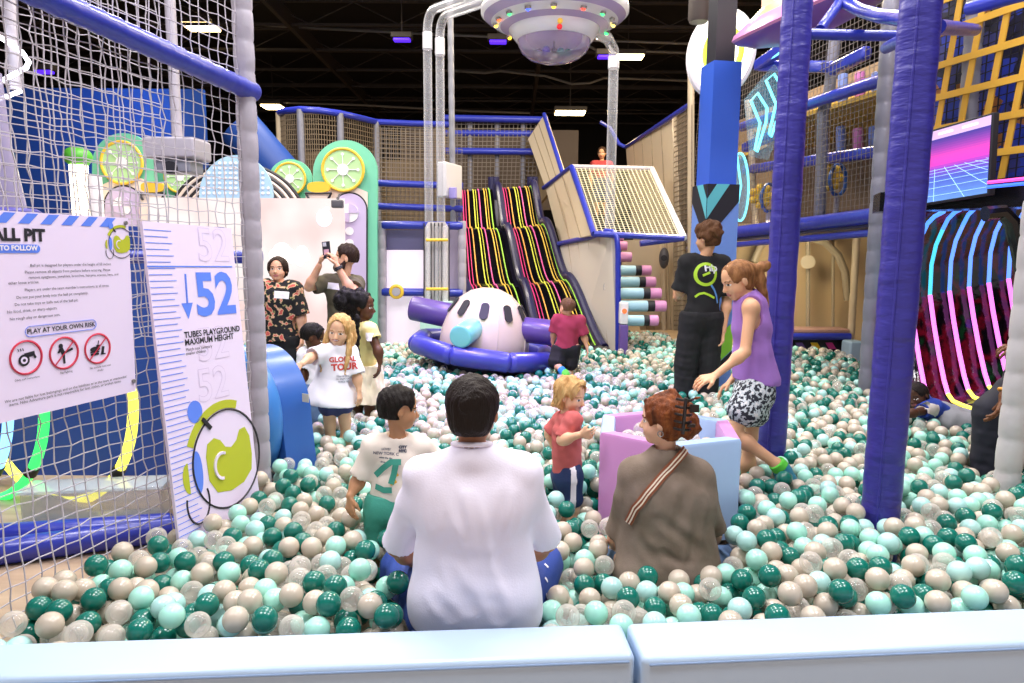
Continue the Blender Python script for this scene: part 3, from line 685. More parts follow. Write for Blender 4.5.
for i in (0, 2, 4, 6):
    mb = MB(); mb.cyl((P[i][0], P[i][1], 0), P[i], .055, 12); obj('upright', mb, m_postgrey2 if i else m_beige, t)
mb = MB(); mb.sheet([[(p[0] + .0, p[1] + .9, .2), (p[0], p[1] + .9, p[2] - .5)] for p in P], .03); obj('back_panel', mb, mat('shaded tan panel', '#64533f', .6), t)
# dark upper net room between tower and slide
t = thing('net_room', 'dark upper net room with violet beams between the net tower and the slide top', 'climbing frame', W(470, 300, 12.6) * [1, 1, 0])
for y0, y1, Y in ((118, 120, 12.6), (133, 134, 12.7), (151, 152, 12.6)):
    mb = MB(); mb.cyl(W(444, y0, Y), W(548, y1, Y), .06, 12); obj('beam', mb, m_blue, t)
for x in (453, 470, 497, 523):
    mb = MB(); mb.cyl(W(x, 330, 12.7) * [1, 1, 0], W(x, 120, 12.7), .045, 10); obj('upright', mb, m_postgrey2, t)
mb = MB(); net(mb, W(444, 196, 12.65), W(535, 196, 12.65), W(540, 120, 12.65), W(444, 120, 12.65), .075, .075, .007); obj('netting', mb, m_netfar, t, smooth=None)
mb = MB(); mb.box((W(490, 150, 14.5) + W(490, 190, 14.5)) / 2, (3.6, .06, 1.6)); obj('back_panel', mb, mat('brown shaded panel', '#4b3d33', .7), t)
# ------------------------------------------------------------------ lift wall with clear pipes
YL = 9.3
for x0, l in ((381.5, 'grey foam post standing between the mint arch and the lit panel'), (462, 'grey foam post standing between the lift tubes and the slide')):
    mb = MB(); foam_post(mb, W(x0, 345, YL) * [1, 1, 0], W(x0, 221, YL), .055, .18); o = obj('padded_post', mb, m_postgrey); tag(o, l, 'post')
for y0, l in ((225, 'upper royal blue crossbar of the lift wall, over the lit panel'), (292, 'lower royal blue crossbar of the lift wall, carrying a yellow grey wheel')):
    t = thing('crossbar', l, 'rail', W(421, y0, YL - .02))
    mb = MB(); mb.cyl(W(382, y0, YL - .02), W(463, y0 + .8, YL - .02), .055, 14, bev=.015); obj('padded_bar', mb, m_blue, t)
    if y0 > 260:
        c = W(396.5, y0 - .3, YL - .08); mb = MB(); mb.torus(c, (0, 1, 0), .075, .026, 28, 10); obj('yellow_wheel', mb, m_yellow, t)
        mb = MB(); mb.cyl(c + [0, .03, 0], c - [0, .035, 0], .055, 20); obj('hub', mb, m_postgrey, t)
for y0, l in ((183, 'violet blue beam above the lift wall, upper of the pair'), (206, 'violet blue beam above the lift wall, lower of the pair')):
    pole(W(376, y0, 9.6), W(463, y0 + 3, 9.6), .045, m_blue, 'net_beam', l, 'beam')
mb = MB(); net(mb, W(377, 225, 9.7), W(462, 226, 9.7), W(462, 130, 9.7), W(377, 128, 9.7), .065, .065, .005); o = obj('fine_net', mb, m_netfar, smooth=None); tag(o, 'fine dark net above the lift wall, behind the clear lift pipes', 'net')
t = thing('glowing_board', 'tall pale glowing panel behind the blue crossbars, beside the mint arch', 'panel', W(410, 346, YL + .1) * [1, 1, 0])
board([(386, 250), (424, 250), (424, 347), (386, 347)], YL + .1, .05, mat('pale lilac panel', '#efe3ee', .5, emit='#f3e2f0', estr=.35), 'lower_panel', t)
board([(386, 230), (424, 230), (424, 250), (386, 250)], YL + .1, .05, mat('dim violet panel', '#6f6a90', .3), 'upper_panel', t)
board([(383, 230), (386, 230), (386, 347), (383, 347)], YL + .05, .1, m_postgrey2, 'side_strip', t)
board([(449, 228), (461, 228), (461, 347), (449, 347)], YL + .1, .05, mat('pale violet grey board', '#b8adc6', .5), 'side_panel', t)
t = thing('ball_lift', 'ball lift board with clear tubes and yellow brackets, behind the white dome', 'ball lift', W(436, 306, YL - .2) * [1, 1, 0])
board([(424, 310), (449, 310), (449, 229), (445, 222), (428, 222), (424, 229)], YL - .12, .04, mat('cream board', '#ece4e4', .45), 'board', t)
for x in (424, 431, 434.5, 438.5, 442, 449): board([(x - .6, 310), (x + .6, 310), (x + .6, 223), (x - .6, 223)], YL - .15, .02, m_line, 'black_line', t)
for x0 in (428.2, 437, 444.6):
    mb = MB(); mb.cyl(W(x0, 308, YL - .2), W(x0, 226, YL - .2), .032, 14); obj('clear_tube', mb, m_pipe, t)
for y0 in (240, 289):
    mb = MB(); mb.cyl(W(426, y0, YL - .26), W(448, y0, YL - .26), .02, 10); obj('bracket', mb, m_yellow, t)
board([(420, 302), (452, 302), (452, 347), (420, 347)], YL - .32, .2, mat('pale mint cabinet', '#b8dcd2', .5), 'cabinet', t)
# clear pipes up to the saucer
def pipe(pts, r, label, collars=()):
    t = thing('clear_pipe', label, 'pipe', pts[0])
    mb = MB(); mb.tube(pts, r, 18, cap=False); obj('tube_wall', mb, m_pipe, t)
    for (a, b) in collars:
        mb = MB(); mb.cyl(a, b, r * 1.12, 18); obj('collar', mb, mat('frosted collar', '#dcdce4', .3, alpha=.75), t)
    return t
def bend(pts, r=.25):
    P = [np.asarray(p, float) for p in pts]; o = [P[0]]
    for i in range(1, len(P) - 1):
        a, b, c = P[i - 1], P[i], P[i + 1]; u = nrm(a - b); v = nrm(c - b)
        for s in np.linspace(0, 1, 7): p0 = b + u * r; p1 = b + v * r; o.append((1 - s) ** 2 * p0 + 2 * s * (1 - s) * b + s * s * p1)
    return o + [P[-1]]
a = W(429, 222, YL - .25); top = W(424.5, 10, YL - .3); end = W(500, -14, 7.6)
pipe(bend([a, (a[0], a[1], top[2]), end]), .055, 'first clear lift pipe rising from the lift board, nearer the mint arch', [((a[0], a[1], top[2] - .45), (a[0], a[1], top[2] - .25))])
a2 = W(441, 222, YL - .25); top2 = W(436, 16, YL - .3)
pipe(bend([a2, (a2[0], a2[1], top2[2]), W(520, -10, 7.5)]), .055, 'second clear lift pipe rising from the lift board, nearer the white pole', [((a2[0], a2[1], top2[2] - .45), (a2[0], a2[1], top2[2] - .25))])
mb = MB(); foam_post(mb, W(455, 330, 9.6) * [1, 1, 0], W(450, -20, 9.6), .04, .2); o = obj('white_pole', mb, mat('white ribbed sleeve', '#85858e', .35)); tag(o, 'tall white ribbed pole beside the two clear lift pipes', 'pole')
t = thing('blower_box', 'white boxy blower mounted high on the white pole above the slide side', 'blower', W(452, 200, 9.3))
c = W(450, 181, 9.25); mb = MB(); mb.box(c, (.13, .5, .44), rz=-.35, bev=.02); obj('case', mb, mat('off white case', '#cfccd0', .4), t)
mb = MB(); mb.box(W(453, 193, 9.05), (.1, .05, .14), rz=-.5, bev=.01); obj('vent', mb, mat('lilac vent', '#9a8fd0', .4), t)
mb = MB(); mb.box(W(446, 177, 9.4), (.1, .1, .3), bev=.02); obj('bracket', mb, m_postgrey2, t)
# ------------------------------------------------------------------ flying saucer
t = thing('flying_saucer', 'big white and lilac flying saucer with coloured lamps and clear dome hanging from the roof', 'saucer', W(555, 62, 7.2))
c = W(554.5, 12, 7.2)
Rr = 68.5 * 7.35 / F
m_w2 = mat('gloss white fibreglass', '#f1eef4', .25, coat=.3); m_l2 = mat('gloss lilac fibreglass', '#b9a6cf', .25, coat=.3)
mb = MB(); mb.lathe([(.3 * Rr, .34), (.6 * Rr, .24), (.97 * Rr, .045), (Rr, .02), (Rr, -.02), (.96 * Rr, -.05)], c, n=64); obj('upper_shell', mb, m_w2, t, smooth=60)
mb = MB(); mb.lathe([(.96 * Rr, -.05), (.86 * Rr, -.1)], c, n=64); obj('outer_lilac_ring', mb, m_l2, t, smooth=60)
mb = MB(); mb.lathe([(.86 * Rr, -.1), (.735 * Rr, -.145)], c, n=64); obj('lamp_ring', mb, m_w2, t, smooth=60)
mb = MB(); mb.lathe([(.735 * Rr, -.145), (.62 * Rr, -.175)], c, n=64); obj('inner_lilac_ring', mb, m_l2, t, smooth=60)
mb = MB(); mb.lathe([(.62 * Rr, -.175), (.61 * Rr, -.195), (.52 * Rr, -.275), (.5 * Rr, -.28), (.48 * Rr, -.27)], c, n=64); obj('lower_collar', mb, m_w2, t, smooth=50)
mb = MB(); mb.lathe([(.5 * Rr, -.275), (.49 * Rr, -.32), (.44 * Rr, -.385), (.34 * Rr, -.44), (.18 * Rr, -.475), (0.001, -.485)], c, n=56); obj('clear_dome', mb, m_dome, t, smooth=180)
mb = MB(); mb.lathe([(.48 * Rr, -.27), (0.001, -.275)], c, n=40); obj('ceiling_plate', mb, m_l2, t)
mb = MB(); mb.lathe([(.3 * Rr, .34), (.22 * Rr, .62), (.001, .72)], c, n=40); obj('top_dome', mb, m_w2, t, smooth=60)
lamps = [(-160, '#ff5a30'), (-178, '#ffd24a'), (-140, '#3ad06a'), (-118, '#3550ff'), (-94, '#e0b030'), (-66, '#ff4030'), (-42, '#3ad06a'), (-22, '#a09a92'), (-6, '#ffe060'), (20, '#3ad06a'), (60, '#ff4030'), (100, '#3550ff'), (140, '#e0b030')]
for a, col in lamps:
    a = math.radians(a); p = c + [.8 * Rr * math.cos(a), .8 * Rr * math.sin(a), -.128]; n_ = nrm((-.3 * math.cos(a), -.3 * math.sin(a), -1))
    mb = MB(); mb.cyl(p + n_ * -.01, p + n_ * .012, .03, 14); l = obj('lamp', mb, m_cond, t)
    mb = MB(); mb.ball(p + n_ * .012, .021, 10); obj('bulb', mb, emat('saucer bulb ' + col, col, 3 if col != '#a09a92' else .2), l, smooth=180)
for a, z, col in ((-86, -.215, '#c8a03a'), (-86, -.258, '#d0202c')):
    a_ = math.radians(a); rr = (.6 - (-.2 - z)) * 1; r_ = Rr * (.61 - .09 * (-.195 - z) / .08)
    mb = MB(); mb.ball(c + [r_ * math.cos(a_), r_ * math.sin(a_), z], .027, 12); obj('button_lamp', mb, emat('saucer button ' + col, col, .6), t, smooth=180)
for x, y, z, col in ((-.08, -.1, -.5, '#5a4ad0'), (.06, -.12, -.52, '#6fb0a8'), (-.02, .1, -.5, '#c9b9a4'), (.14, .05, -.48, '#2f8f78'), (-.15, .06, -.48, '#d8d0e0'), (.0, -.02, -.54, '#e0dccc')):
    mb = MB(); mb.ball(c + [x, y, z + .11], .04, 12); obj('caught_ball', mb, mat('caught ball ' + col, col, .3), t, smooth=180)
mb = MB(); mb.tube([c + [0, 0, -.27], c + [0, 0, -.36]], .008, 6); mb.box(c + [0, 0, -.37], (.05, .05, .04)); obj('hanging_spout', mb, m_cond, t)
for dx, dy in ((-.4, .2), (.4, .2), (0, -.3)):
    mb = MB(); mb.tube([c + [dx, dy, .25], (c[0] + dx, c[1] + dy, 6.7)], .008, 6); obj('cable', mb, m_steel, t)
b1 = W(614, 50, 8.95); pipe(bend([c + [.36, .02, -.16], W(607, 38, 7.7), b1, (b1[0], b1[1], W(614, 290, 8.95)[2])], .12), .062, 'clear pipe coming down from the flying saucer in front of the net roof', [(b1 - [0, 0, .22], b1 - [0, 0, .08])])
# ------------------------------------------------------------------ wave slide
t0 = (458, 196); lanes = [
    ([(459, 193), (461, 228), (466, 285), (487, 352)], [(491, 190), (499, 230), (517, 285), (541, 355)]),
    ([(498, 190), (507, 230), (525, 285), (545, 355)], [(533, 188), (545, 225), (570, 280), (606, 352)])]
dep = [11.6, 10.9, 9.9, 8.7]
m_slide = mat('gloss black slide', '#0c0b10', .08, coat=.6); m_bump = mat('dark indigo bumper', '#1e1c48', .4, coat=.15)
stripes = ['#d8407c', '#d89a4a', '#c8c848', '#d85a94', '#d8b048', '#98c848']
def lane_pt(lane, s, t):
    """s across 0..1, t down 0..3 (profile rows), wavy"""
    i = min(int(t), 2); f = t - i; g = f * f * (3 - 2 * f) * .5 + f * .5
    l = np.array(W(*lane[0][i], dep[i])) * (1 - g) + np.array(W(*lane[0][i + 1], dep[i + 1])) * g
    r = np.array(W(*lane[1][i], dep[i])) * (1 - g) + np.array(W(*lane[1][i + 1], dep[i + 1])) * g
    p = l * (1 - s) + r * s
    p[2] += .1 * math.sin(f * 2 * PI) * (1 if i < 2 else .5) + (0 if i < 2 else -.0)
    return p
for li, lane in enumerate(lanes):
    t = thing('wave_slide', ('glossy black wave slide lane with coloured stripes, next to the lift tubes', 'glossy black wave slide lane with coloured stripes, next to the beige padded wall')[li], 'slide', lane_pt(lane, .5, 3) * [1, 1, 0])
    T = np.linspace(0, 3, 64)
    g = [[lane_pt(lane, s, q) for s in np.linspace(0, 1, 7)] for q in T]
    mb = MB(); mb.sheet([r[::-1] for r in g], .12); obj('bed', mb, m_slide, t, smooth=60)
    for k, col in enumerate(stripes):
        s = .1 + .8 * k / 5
        mb = MB(); mb.tube([lane_pt(lane, s, q) + [0, -.012, .012] for q in T], .0085, 6); obj('colour_stripe', mb, emat('slide stripe ' + col, col, .55), t)  # coloured line down the lane, material slightly emissive
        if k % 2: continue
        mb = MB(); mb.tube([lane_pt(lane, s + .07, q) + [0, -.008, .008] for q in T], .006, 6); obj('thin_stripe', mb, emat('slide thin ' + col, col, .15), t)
    for s, nm in ((-.03, 'side_bumper'), (.97, 'side_bumper'))[:1 + li]:
        mb = MB(); mb.tube([lane_pt(lane, s, q) + [0, -.02, .06] for q in T], .06, 10); obj(nm, mb, m_bump, t)
    if li == 1:
        g = [[lane_pt(lane, .0, 3) + [s * .0, 0, 0] for s in (0, 1)] for _ in (0,)]
        e0, e1 = lane_pt(lane, .02, 3), lane_pt(lane, .98, 3)
        mb = MB(); mb.sheet([[e0 + (e1 - e0) * s + np.array([.08, -.28, -.05]) * q + [0, 0, .0] for s in np.linspace(0, 1, 6)] for q in np.linspace(0, 1, 6)], .1); obj('runout', mb, m_slide, t, smooth=60)
t = thing('slide_deck', 'dark landing block with four bumper posts carrying the heads of the two wave slides', 'platform', (W(497, 200, 11.75)[0], 12.0, 0))
mb = MB(); mb.box((W(497, 200, 11.75) + W(497, 345, 11.75)) / 2 + [0, .25, -.3], (1.4, .3, 2.2)); obj('block', mb, m_bump, t)
for x in (492, 496, 531, 535):
    mb = MB(); mb.cyl(W(x, 200, 11.75), W(x - .5, 177, 11.75), .06, 12); obj('bumper_post', mb, m_bump, t)
# ------------------------------------------------------------------ stair structure: beige walls, blue edges, net roof
def wallpoly(pts, th, m, name, label, edge=None, edge_m=None, er=.035, seams=0):
    P = [W(*q) for q in pts]; t = thing(name, label, 'padded wall', np.mean(P, 0) * [1, 1, 0])
    n = nrm(np.cross(P[1] - P[0], P[2] - P[0])); n = n if n[1] > 0 else -n
    mb = MB(); mb.prism(P, n * th); obj('padding', mb, m, t)
    if edge:
        mb = MB(); mb.tube([W(*q) for q in edge], er, 10); obj('edge_tube', mb, edge_m or m_blue, t)
    if seams:
        mb = MB()
        for k in range(1, seams):
            f = k / seams; a = P[0] + (P[1] - P[0]) * f; b = P[3] + (P[2] - P[3]) * f; mb.tube([a - n * .002, b - n * .002], .008, 4)
        obj('seam', mb, mat('tan seam', '#a8967c', .6), t)
    return t
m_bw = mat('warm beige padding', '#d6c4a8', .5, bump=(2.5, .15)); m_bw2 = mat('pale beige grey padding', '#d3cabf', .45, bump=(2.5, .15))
wallpoly([(559, 243.5, 10.4), (611, 231, 8.75), (617, 352, 8.7), (577, 352, 9.6)], .06, m_bw2, 'stair_side_wall', 'low pale beige padded side wall with rounded blue edge, right beside the slide', [(558, 244, 10.4), (590, 237, 9.3), (606, 231, 8.85), (613, 232, 8.75), (617, 238, 8.7), (618, 250, 8.7), (618, 355, 8.7)], seams=5)
wallpoly([(545, 186, 11.6), (571, 167, 10.5), (594, 234, 8.9), (560, 243, 10.6)], .06, m_bw, 'stair_upper_wall', 'beige padded panel edged in blue between the slide and the net roof', [(543.5, 188, 11.6), (571, 167, 10.5), (594, 234, 8.9)], seams=3)
wallpoly([(528, 139, 12.6), (544, 115, 12.2), (563, 174, 11.2), (546, 190, 11.7)], .06, m_bw, 'gable_wall', 'highest beige padded gable with a blue edge beside the slide tops', [(544, 114, 12.2), (563, 175, 11.2)], seams=3)
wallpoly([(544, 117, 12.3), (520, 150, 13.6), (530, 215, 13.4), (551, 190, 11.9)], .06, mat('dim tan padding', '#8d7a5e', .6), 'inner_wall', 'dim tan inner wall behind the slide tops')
wallpoly([(626, 149, 13.0), (672, 117, 10.4), (681, 330, 10.2), (640, 330, 12.6)], .06, m_bw, 'stair_far_wall', 'long beige padded wall rising behind the net roof, topped by a blue rail', [(600, 122, 13.2), (610, 128, 13.2), (619, 144, 13.1), (626, 147, 13.0), (692, 103, 9.4)], seams=5)
mb = MB(); net(mb, W(674, 330, 10.2), W(692, 330, 9.3), W(692, 105, 9.35), W(674, 117, 10.3), .07, .07, .007); o = obj('fine_net', mb, mat('warm fine net', '#7d6c57', .8), smooth=None); tag(o, 'narrow upright fine net between the beige stair wall and the blue column', 'net')
pole(W(692, 340, 9.4) * [1, 1, 0], W(691, 62, 9.4), .045, mat('sandy post sleeve', '#b8a68c', .5), 'net_post', 'slim sandy post just behind the blue column, under the round lit sign', 'post')
t = thing('net_roof', 'sloping net roof framed in white and blue over the roller stair', 'net roof', W(630, 240, 8.7))
q = [W(572, 167, 10.5), W(652, 169, 10.5), W(684, 238, 8.7), W(594, 234, 8.75)]
mb = MB(); net(mb, q[3], q[2], q[1], q[0], .06, .06, .006); obj('netting', mb, mat('pale net cord', '#d9cfae', .8), t, smooth=None)
for i, j, m in ((0, 1, m_postgrey), (1, 2, m_white), (3, 2, m_blue), (0, 3, m_blue)):
    mb = MB(); mb.cyl(q[i], q[j], .04, 10); obj('frame_tube', mb, m, t)
wallpoly([(622, 322, 11.2), (684, 322, 11.2), (684, 240, 11.2), (622, 240, 11.2)], .06, m_bw, 'stair_back_wall', 'beige padded wall with hanging dark speaker behind the roller stair')
pole(W(664, 241, 10.9), W(664, 330, 10.9), .04, m_beige, 'stair_post', 'thin beige post behind the roller stair', 'post')
t = thing('wall_speaker', 'small dark oval speaker on the beige wall above the pink roller ends', 'speaker', W(664, 258, 10.4))
mb = MB(); mb.ball(W(664, 258, 10.45), (.075, .09, .16), 20); obj('case', mb, mat('dark grey housing', '#55525a', .4), t, smooth=180)
mb = MB(); mb.cyl(W(664, 258, 10.38), W(664, 258, 10.33), .045, 16); obj('grille', mb, m_ink, t)
mb = MB(); mb.cyl(W(640, 243.5, 9.6), W(684, 238, 9.6), .045, 10); o = obj('padded_rail', mb, m_blue); tag(o, 'short blue padded rail above the roller stair under the net roof', 'rail')
# roller stair
rolls = [(320.5, 8.75, 658, 5.5), (306, 8.95, 666, 5.6), (293.5, 9.2, 661, 5.6), (282, 9.45, 655.5, 5.4), (270.5, 9.7, 651, 5.2), (257, 9.95, 631.5, 5), (246, 10.2, 627, 4.8), (237.5, 10.45, 623.5, 4.2)]
nm = ['lowest', 'second', 'third', 'fourth', 'fifth', 'sixth', 'seventh', 'topmost']
for k, (y, Y, xr, r) in enumerate(rolls):
    a = W((620, 617, 614, 612, 610, 608, 606, 606)[k], y, Y); b = W(xr, y, Y); R = r * Y / F; u = b - a
    t = thing('stair_roller', f'{nm[k]} foam roller of the stair, ' + ('pale blue and pink with a black band' if k < 5 else 'only its pink end in sight'), 'roller', (a + b) / 2 - [0, 0, R], 'foam rollers of the stair')
    f0, f1 = (.62, .76) if k < 5 else (.35, .45)
    mb = MB(); mb.cyl(a, a + u * f0, R, 18, bev=.01); obj('blue_sleeve', mb, mat('pale blue vinyl', '#a5cfe0', .4), t)
    mb = MB(); mb.cyl(a + u * f0, a + u * f1, R * .99, 18); obj('black_band', mb, m_ink, t)
    mb = MB(); mb.cyl(a + u * f1, b, R, 18, bev=.015); obj('pink_sleeve', mb, mat('pink vinyl', '#d58fc0', .4), t)
t = thing('score_kiosk', 'small white and purple kiosk with an orange dot beside the beige side wall', 'kiosk', W(623.5, 338, 8.5) * [1, 1, 0])
c = W(623.5, 313, 8.5); mb = MB(); mb.box(c, (.1, .14, .27), bev=.015); obj('head', mb, m_white, t)
mb = MB(); mb.cyl(c + [.0, -.06, .03], c + [.0, -.08, .03], .03, 16); obj('dot', mb, emat('orange dot', '#e06a3a', .8), t)
mb = MB(); p = W(623.5, 330, 8.5); mb.box((p[0], p[1], p[2] / 2 + .02), (.1, .14, p[2] + .1), bev=.015); obj('body', mb, mat('plum vinyl', '#6a4f9a', .4), t)
# ------------------------------------------------------------------ inflatable spinner
t = thing('spinner_dome', 'white domed spinner ride with black slots, blue ring and purple arms in mid pit', 'spinner ride', W(480, 365, 7.35) * [1, 1, 0])
c = W(481, 350, 7.35); c0 = np.array([c[0], c[1], .38])
tl = nrm((.13, .0, 1.0)); ax_ = nrm(np.cross((0, 1, 0), tl)); ay_ = np.cross(tl, ax_)
m_dw = mat('off white vinyl', '#d8c7b4', .32, coat=.15, bump=(3, .12)); m_pur = mat('plum purple vinyl', '#5d478f', .34, coat=.2, bump=(6, .2)); m_ring = mat('indigo blue vinyl', '#3c3f9e', .34, coat=.2, bump=(6, .25)); m_aqua = mat('aqua vinyl', '#74c3c2', .34, coat=.2, bump=(8, .3))
mb = MB(); mb.lathe([(.2, .0), (.42, .05), (.485, .2), (.475, .4), (.42, .6), (.33, .74), (.22, .83), (.1, .875), (.001, .885)], c0, tl, n=48); obj('dome', mb, m_dw, t, smooth=180)
mb = MB()
for k in range(8):
    a = k * PI / 4 + .3; mb.tube([c0 + tl * h + (math.cos(a) * ax_ + math.sin(a) * ay_) * (r + .002) for r, h in ((.485, .2), (.475, .4), (.42, .6), (.33, .74), (.22, .83))], .005, 4)
obj('seam', mb, mat('cream seam', '#cbbfae', .5), t)
for k, a in enumerate(np.radians([-165, -130, -95, -58, -25, 10, 60, 110])):
    d = math.cos(a) * ax_ + math.sin(a) * ay_; p = c0 + tl * .735 + d * .335; q = c0 + tl * .58 + d * .43
    u = nrm(q - p); s_ = nrm(np.cross(u, d)); n_ = nrm(np.cross(s_, u)); n_ = n_ if np.dot(n_, d) > 0 else -n_
    m_ = (p + q) / 2 + n_ * .005
    pts = [m_ + u * (.085 + .0) * 0 + u * (.055 * np.sign(math.sin(b)) + .04 * math.sin(b)) + s_ * .045 * math.cos(b) for b in np.linspace(0, 2 * PI, 20)[:-1] + .01]
    mb = MB(); mb.prism(pts, n_ * .01); obj('slot', mb, m_ink, t)
Rr2 = .74; pts = [c0 + tl * .22 + (math.cos(a) * ax_ + math.sin(a) * ay_) * Rr2 for a in np.linspace(0, 2 * PI, 9)[:-1] + PI / 8]
for k in range(8):
    a, b = pts[k], pts[(k + 1) % 8]; mb = MB(); mb.tube([a + (b - a) * s for s in (-.04, .0, .05, .5, .95, 1., 1.04)], [.05, .09, .1, .102, .1, .09, .05], 18); obj('ring_tube', mb, m_ring, t, smooth=60)
for a, r0, r1, h in ((-.28, .4, .78, .5), (2.95, .4, .86, .52), (1.4, .4, .8, .5)):
    d = math.cos(a) * ax_ + math.sin(a) * ay_; mb = MB(); mb.cyl(c0 + tl * h + d * r0, c0 + tl * (h + .02) + d * r1, .135, 24, bev=.03); obj('arm', mb, m_pur, t, smooth=60)
mb = MB(); a0 = W(474, 328, 7.0); b0 = W(460, 337, 6.6); mb.cyl(a0, b0, .115, 24, bev=.025); obj('aqua_drum', mb, m_aqua, t, smooth=60)
mb = MB(); mb.lathe([(.2, .0), (.45, -.02), (.6, .1), (.66, .18)], c0, tl, n=32); obj('base_skirt', mb, mat('dark grey vinyl', '#4a4658', .5), t, smooth=60)
# ------------------------------------------------------------------ pink and blue pen
t = thing('soft_pen', 'hexagonal pink and pale blue soft play pen behind the woman in olive', 'play pen', (W(668, 500, 3.45)[0], 3.45, .25))
cx, cy = W(667, 430, 3.43)[:2]; R = .385; hts = (.28, .77); w_ = .085
m_pk = mat('orchid pink vinyl', '#c98cc6', .36, coat=.15, bump=(5, .15)); m_pb = mat('pale ice blue vinyl', '#a9c4ea', .36, coat=.15, bump=(5, .15))
A = [math.radians(-159 + 60 * k) for k in range(6)]
for k in range(6):
    a, b = A[k], A[(k + 1) % 6]
    o0, o1 = np.array([cx + R * math.cos(a), cy + R * math.sin(a)]), np.array([cx + R * math.cos(b), cy + R * math.sin(b)])
    i0, i1 = np.array([cx + (R - w_) * math.cos(a), cy + (R - w_) * math.sin(a)]), np.array([cx + (R - w_) * math.cos(b), cy + (R - w_) * math.sin(b)])
    mb = MB(); e = .008
    z0, z1 = hts
    q = lambda p, z: (p[0], p[1], z)
    i0h, i1h, o0h, o1h = i0 + (o0 - i0) * .1, i1 + (o1 - i1) * .1, o0 - (o0 - i0) * .1, o1 - (o1 - i1) * .1
    rows = [[q(o0, z0), q(o1, z0)], [q(o0, z1 - .015), q(o1, z1 - .015)], [q(o0h, z1), q(o1h, z1)], [q(i0h, z1), q(i1h, z1)], [q(i0, z1 - .015), q(i1, z1 - .015)], [q(i0, z0), q(i1, z0)]]
    vs = [p for r in rows for p in r]; fs = [(2 * i, 2 * i + 1, 2 * i + 3, 2 * i + 2) for i in range(5)] + [(10, 11, 1, 0), (0, 2, 4, 6, 8, 10), (11, 9, 7, 5, 3, 1)]
    mb.add(vs, fs); obj('wall_pad', mb, m_pb if k % 2 else m_pk, t, smooth=40)
PEN = (cx, cy, R, w_)
# ------------------------------------------------------------------ wrapped blue posts at the right edge of the pit
def wrapped_post(base, ztop, r, label):
    base = np.asarray(base, float); t = thing('wrapped_post', label, 'post', (base[0], base[1], 0))
    n, k = 40, 150; ph = rng.uniform(0, 6, 6); vs = []
    for i in range(k + 1):
        z = ztop * i / k
        for j in range(n):
            a = 2 * PI * j / n
            rr = r * (1 + .012 * math.sin(46 * z + 2.2 * math.sin(a + ph[0]) + ph[1]) * (.55 + .45 * math.sin(1.7 * z + a + ph[2])) + .015 * math.sin(23 * z - 1.5 * a + ph[3]) + .012 * math.sin(3 * a + 2.3 * z + ph[4]))
            vs.append((base[0] + rr * math.cos(a), base[1] + rr * math.sin(a), z))
    fs = [(i * n + j, i * n + (j + 1) % n, (i + 1) * n + (j + 1) % n, (i + 1) * n + j) for i in range(k) for j in range(n)]
    mb = MB(); mb.add(vs, fs); mb.f.append(list(range(n))[::-1]); mb.m.append(0); obj('vinyl_wrap', mb, m_purpleblue, t, smooth=180)
    mb = MB(); mb.tube([(base[0] + r * 1.01 * math.cos(2.2), base[1] + r * 1.01 * math.sin(2.2) * -1, z) for z in np.linspace(0, ztop, 30)], .006, 6); obj('seam', mb, m_purpleblue, t)
    return base
P1 = wrapped_post(W(771.5, 455, 4.13) * [1, 1, 0], 3.6, .083, 'violet blue wrapped vinyl post right behind the girl in the purple top')
P2 = wrapped_post(W(880, 519, 3.10) * [1, 1, 0], 3.4, .083, 'violet blue wrapped vinyl post nearest the viewer, standing alone in the balls')
for a, b, r, l in ((W(800, 34, 4.13), W(900, 36, 4.13), .03, 'level blue tube joining the two wrapped posts high up'),
                   (W(820, 30, 4.2), W(850, -12, 4.6), .03, 'short slanted blue tube rising from the level tube by the wrapped post'),
                   (W(886, 48, 4.0), W(906, 38, 3.3), .03, 'stubby blue tube tucked beside the nearest wrapped post'),
                   (W(938, 27, 3.4), W(975, 30, 4.6), .035, 'blue tube between the nearest wrapped post and the grey post'),
                   (W(968, 9, 4.6), W(1040, -10, 4.2), .04, 'blue tube leaving the top corner above the yellow webbing')):
    mb = MB(); d = b - a; mb.tube([a + d * s for s in np.linspace(0, 1, 10)], [r * (1 + .03 * (i % 2)) for i in range(10)], 12); o = obj('padded_tube', mb, m_blue); tag(o, l, 'tube')
mb = MB(); mb.tube([W(836, -6, 4.5), W(848, 4, 4.4), W(862, 11, 4.2), W(880, 16, 3.9), W(908, 19, 3.3)], .036, 12); o = obj('padded_tube', mb, m_blue); tag(o, 'curved blue tube bending in from the top edge to the nearest wrapped post', 'tube')
# ------------------------------------------------------------------ support column with the V pattern
cb = W(700, 392, 6.25); corner = np.array([cb[0], cb[1]])
dr = np.array([math.cos(math.radians(10)), math.sin(math.radians(10))]); dl = np.array([-dr[1], dr[0]])
t = thing('support_column', 'square blue column with black and teal V band behind the staff member in black', 'column', (corner[0], corner[1], 0)); t['kind'] = 'thing'
def zat(py, Y=6.25): return W(708, py, Y)[2]
def sq(mb, s, z0, z1, grow=0., mi=0):
    c = corner - (dr + dl) * grow; s = s + 2 * grow; P = [c, c + dr * s, c + (dr + dl) * s, c + dl * s]
    mb.hexa([(p[0], p[1], z0) for p in P] + [(p[0], p[1], z1) for p in P], mi)
S_ = .26; zc1, zc2 = zat(184), zat(60)
mb = MB(); sq(mb, S_, 0, zc1, .022); obj('lower_sleeve', mb, mat('cornflower pad', '#6f93dc', .45, bump=(60, .25)), t)
mb = MB(); sq(mb, S_, zc1, zc2); obj('upper_sleeve', mb, mat('saturated blue board', '#3560cc', .4), t)
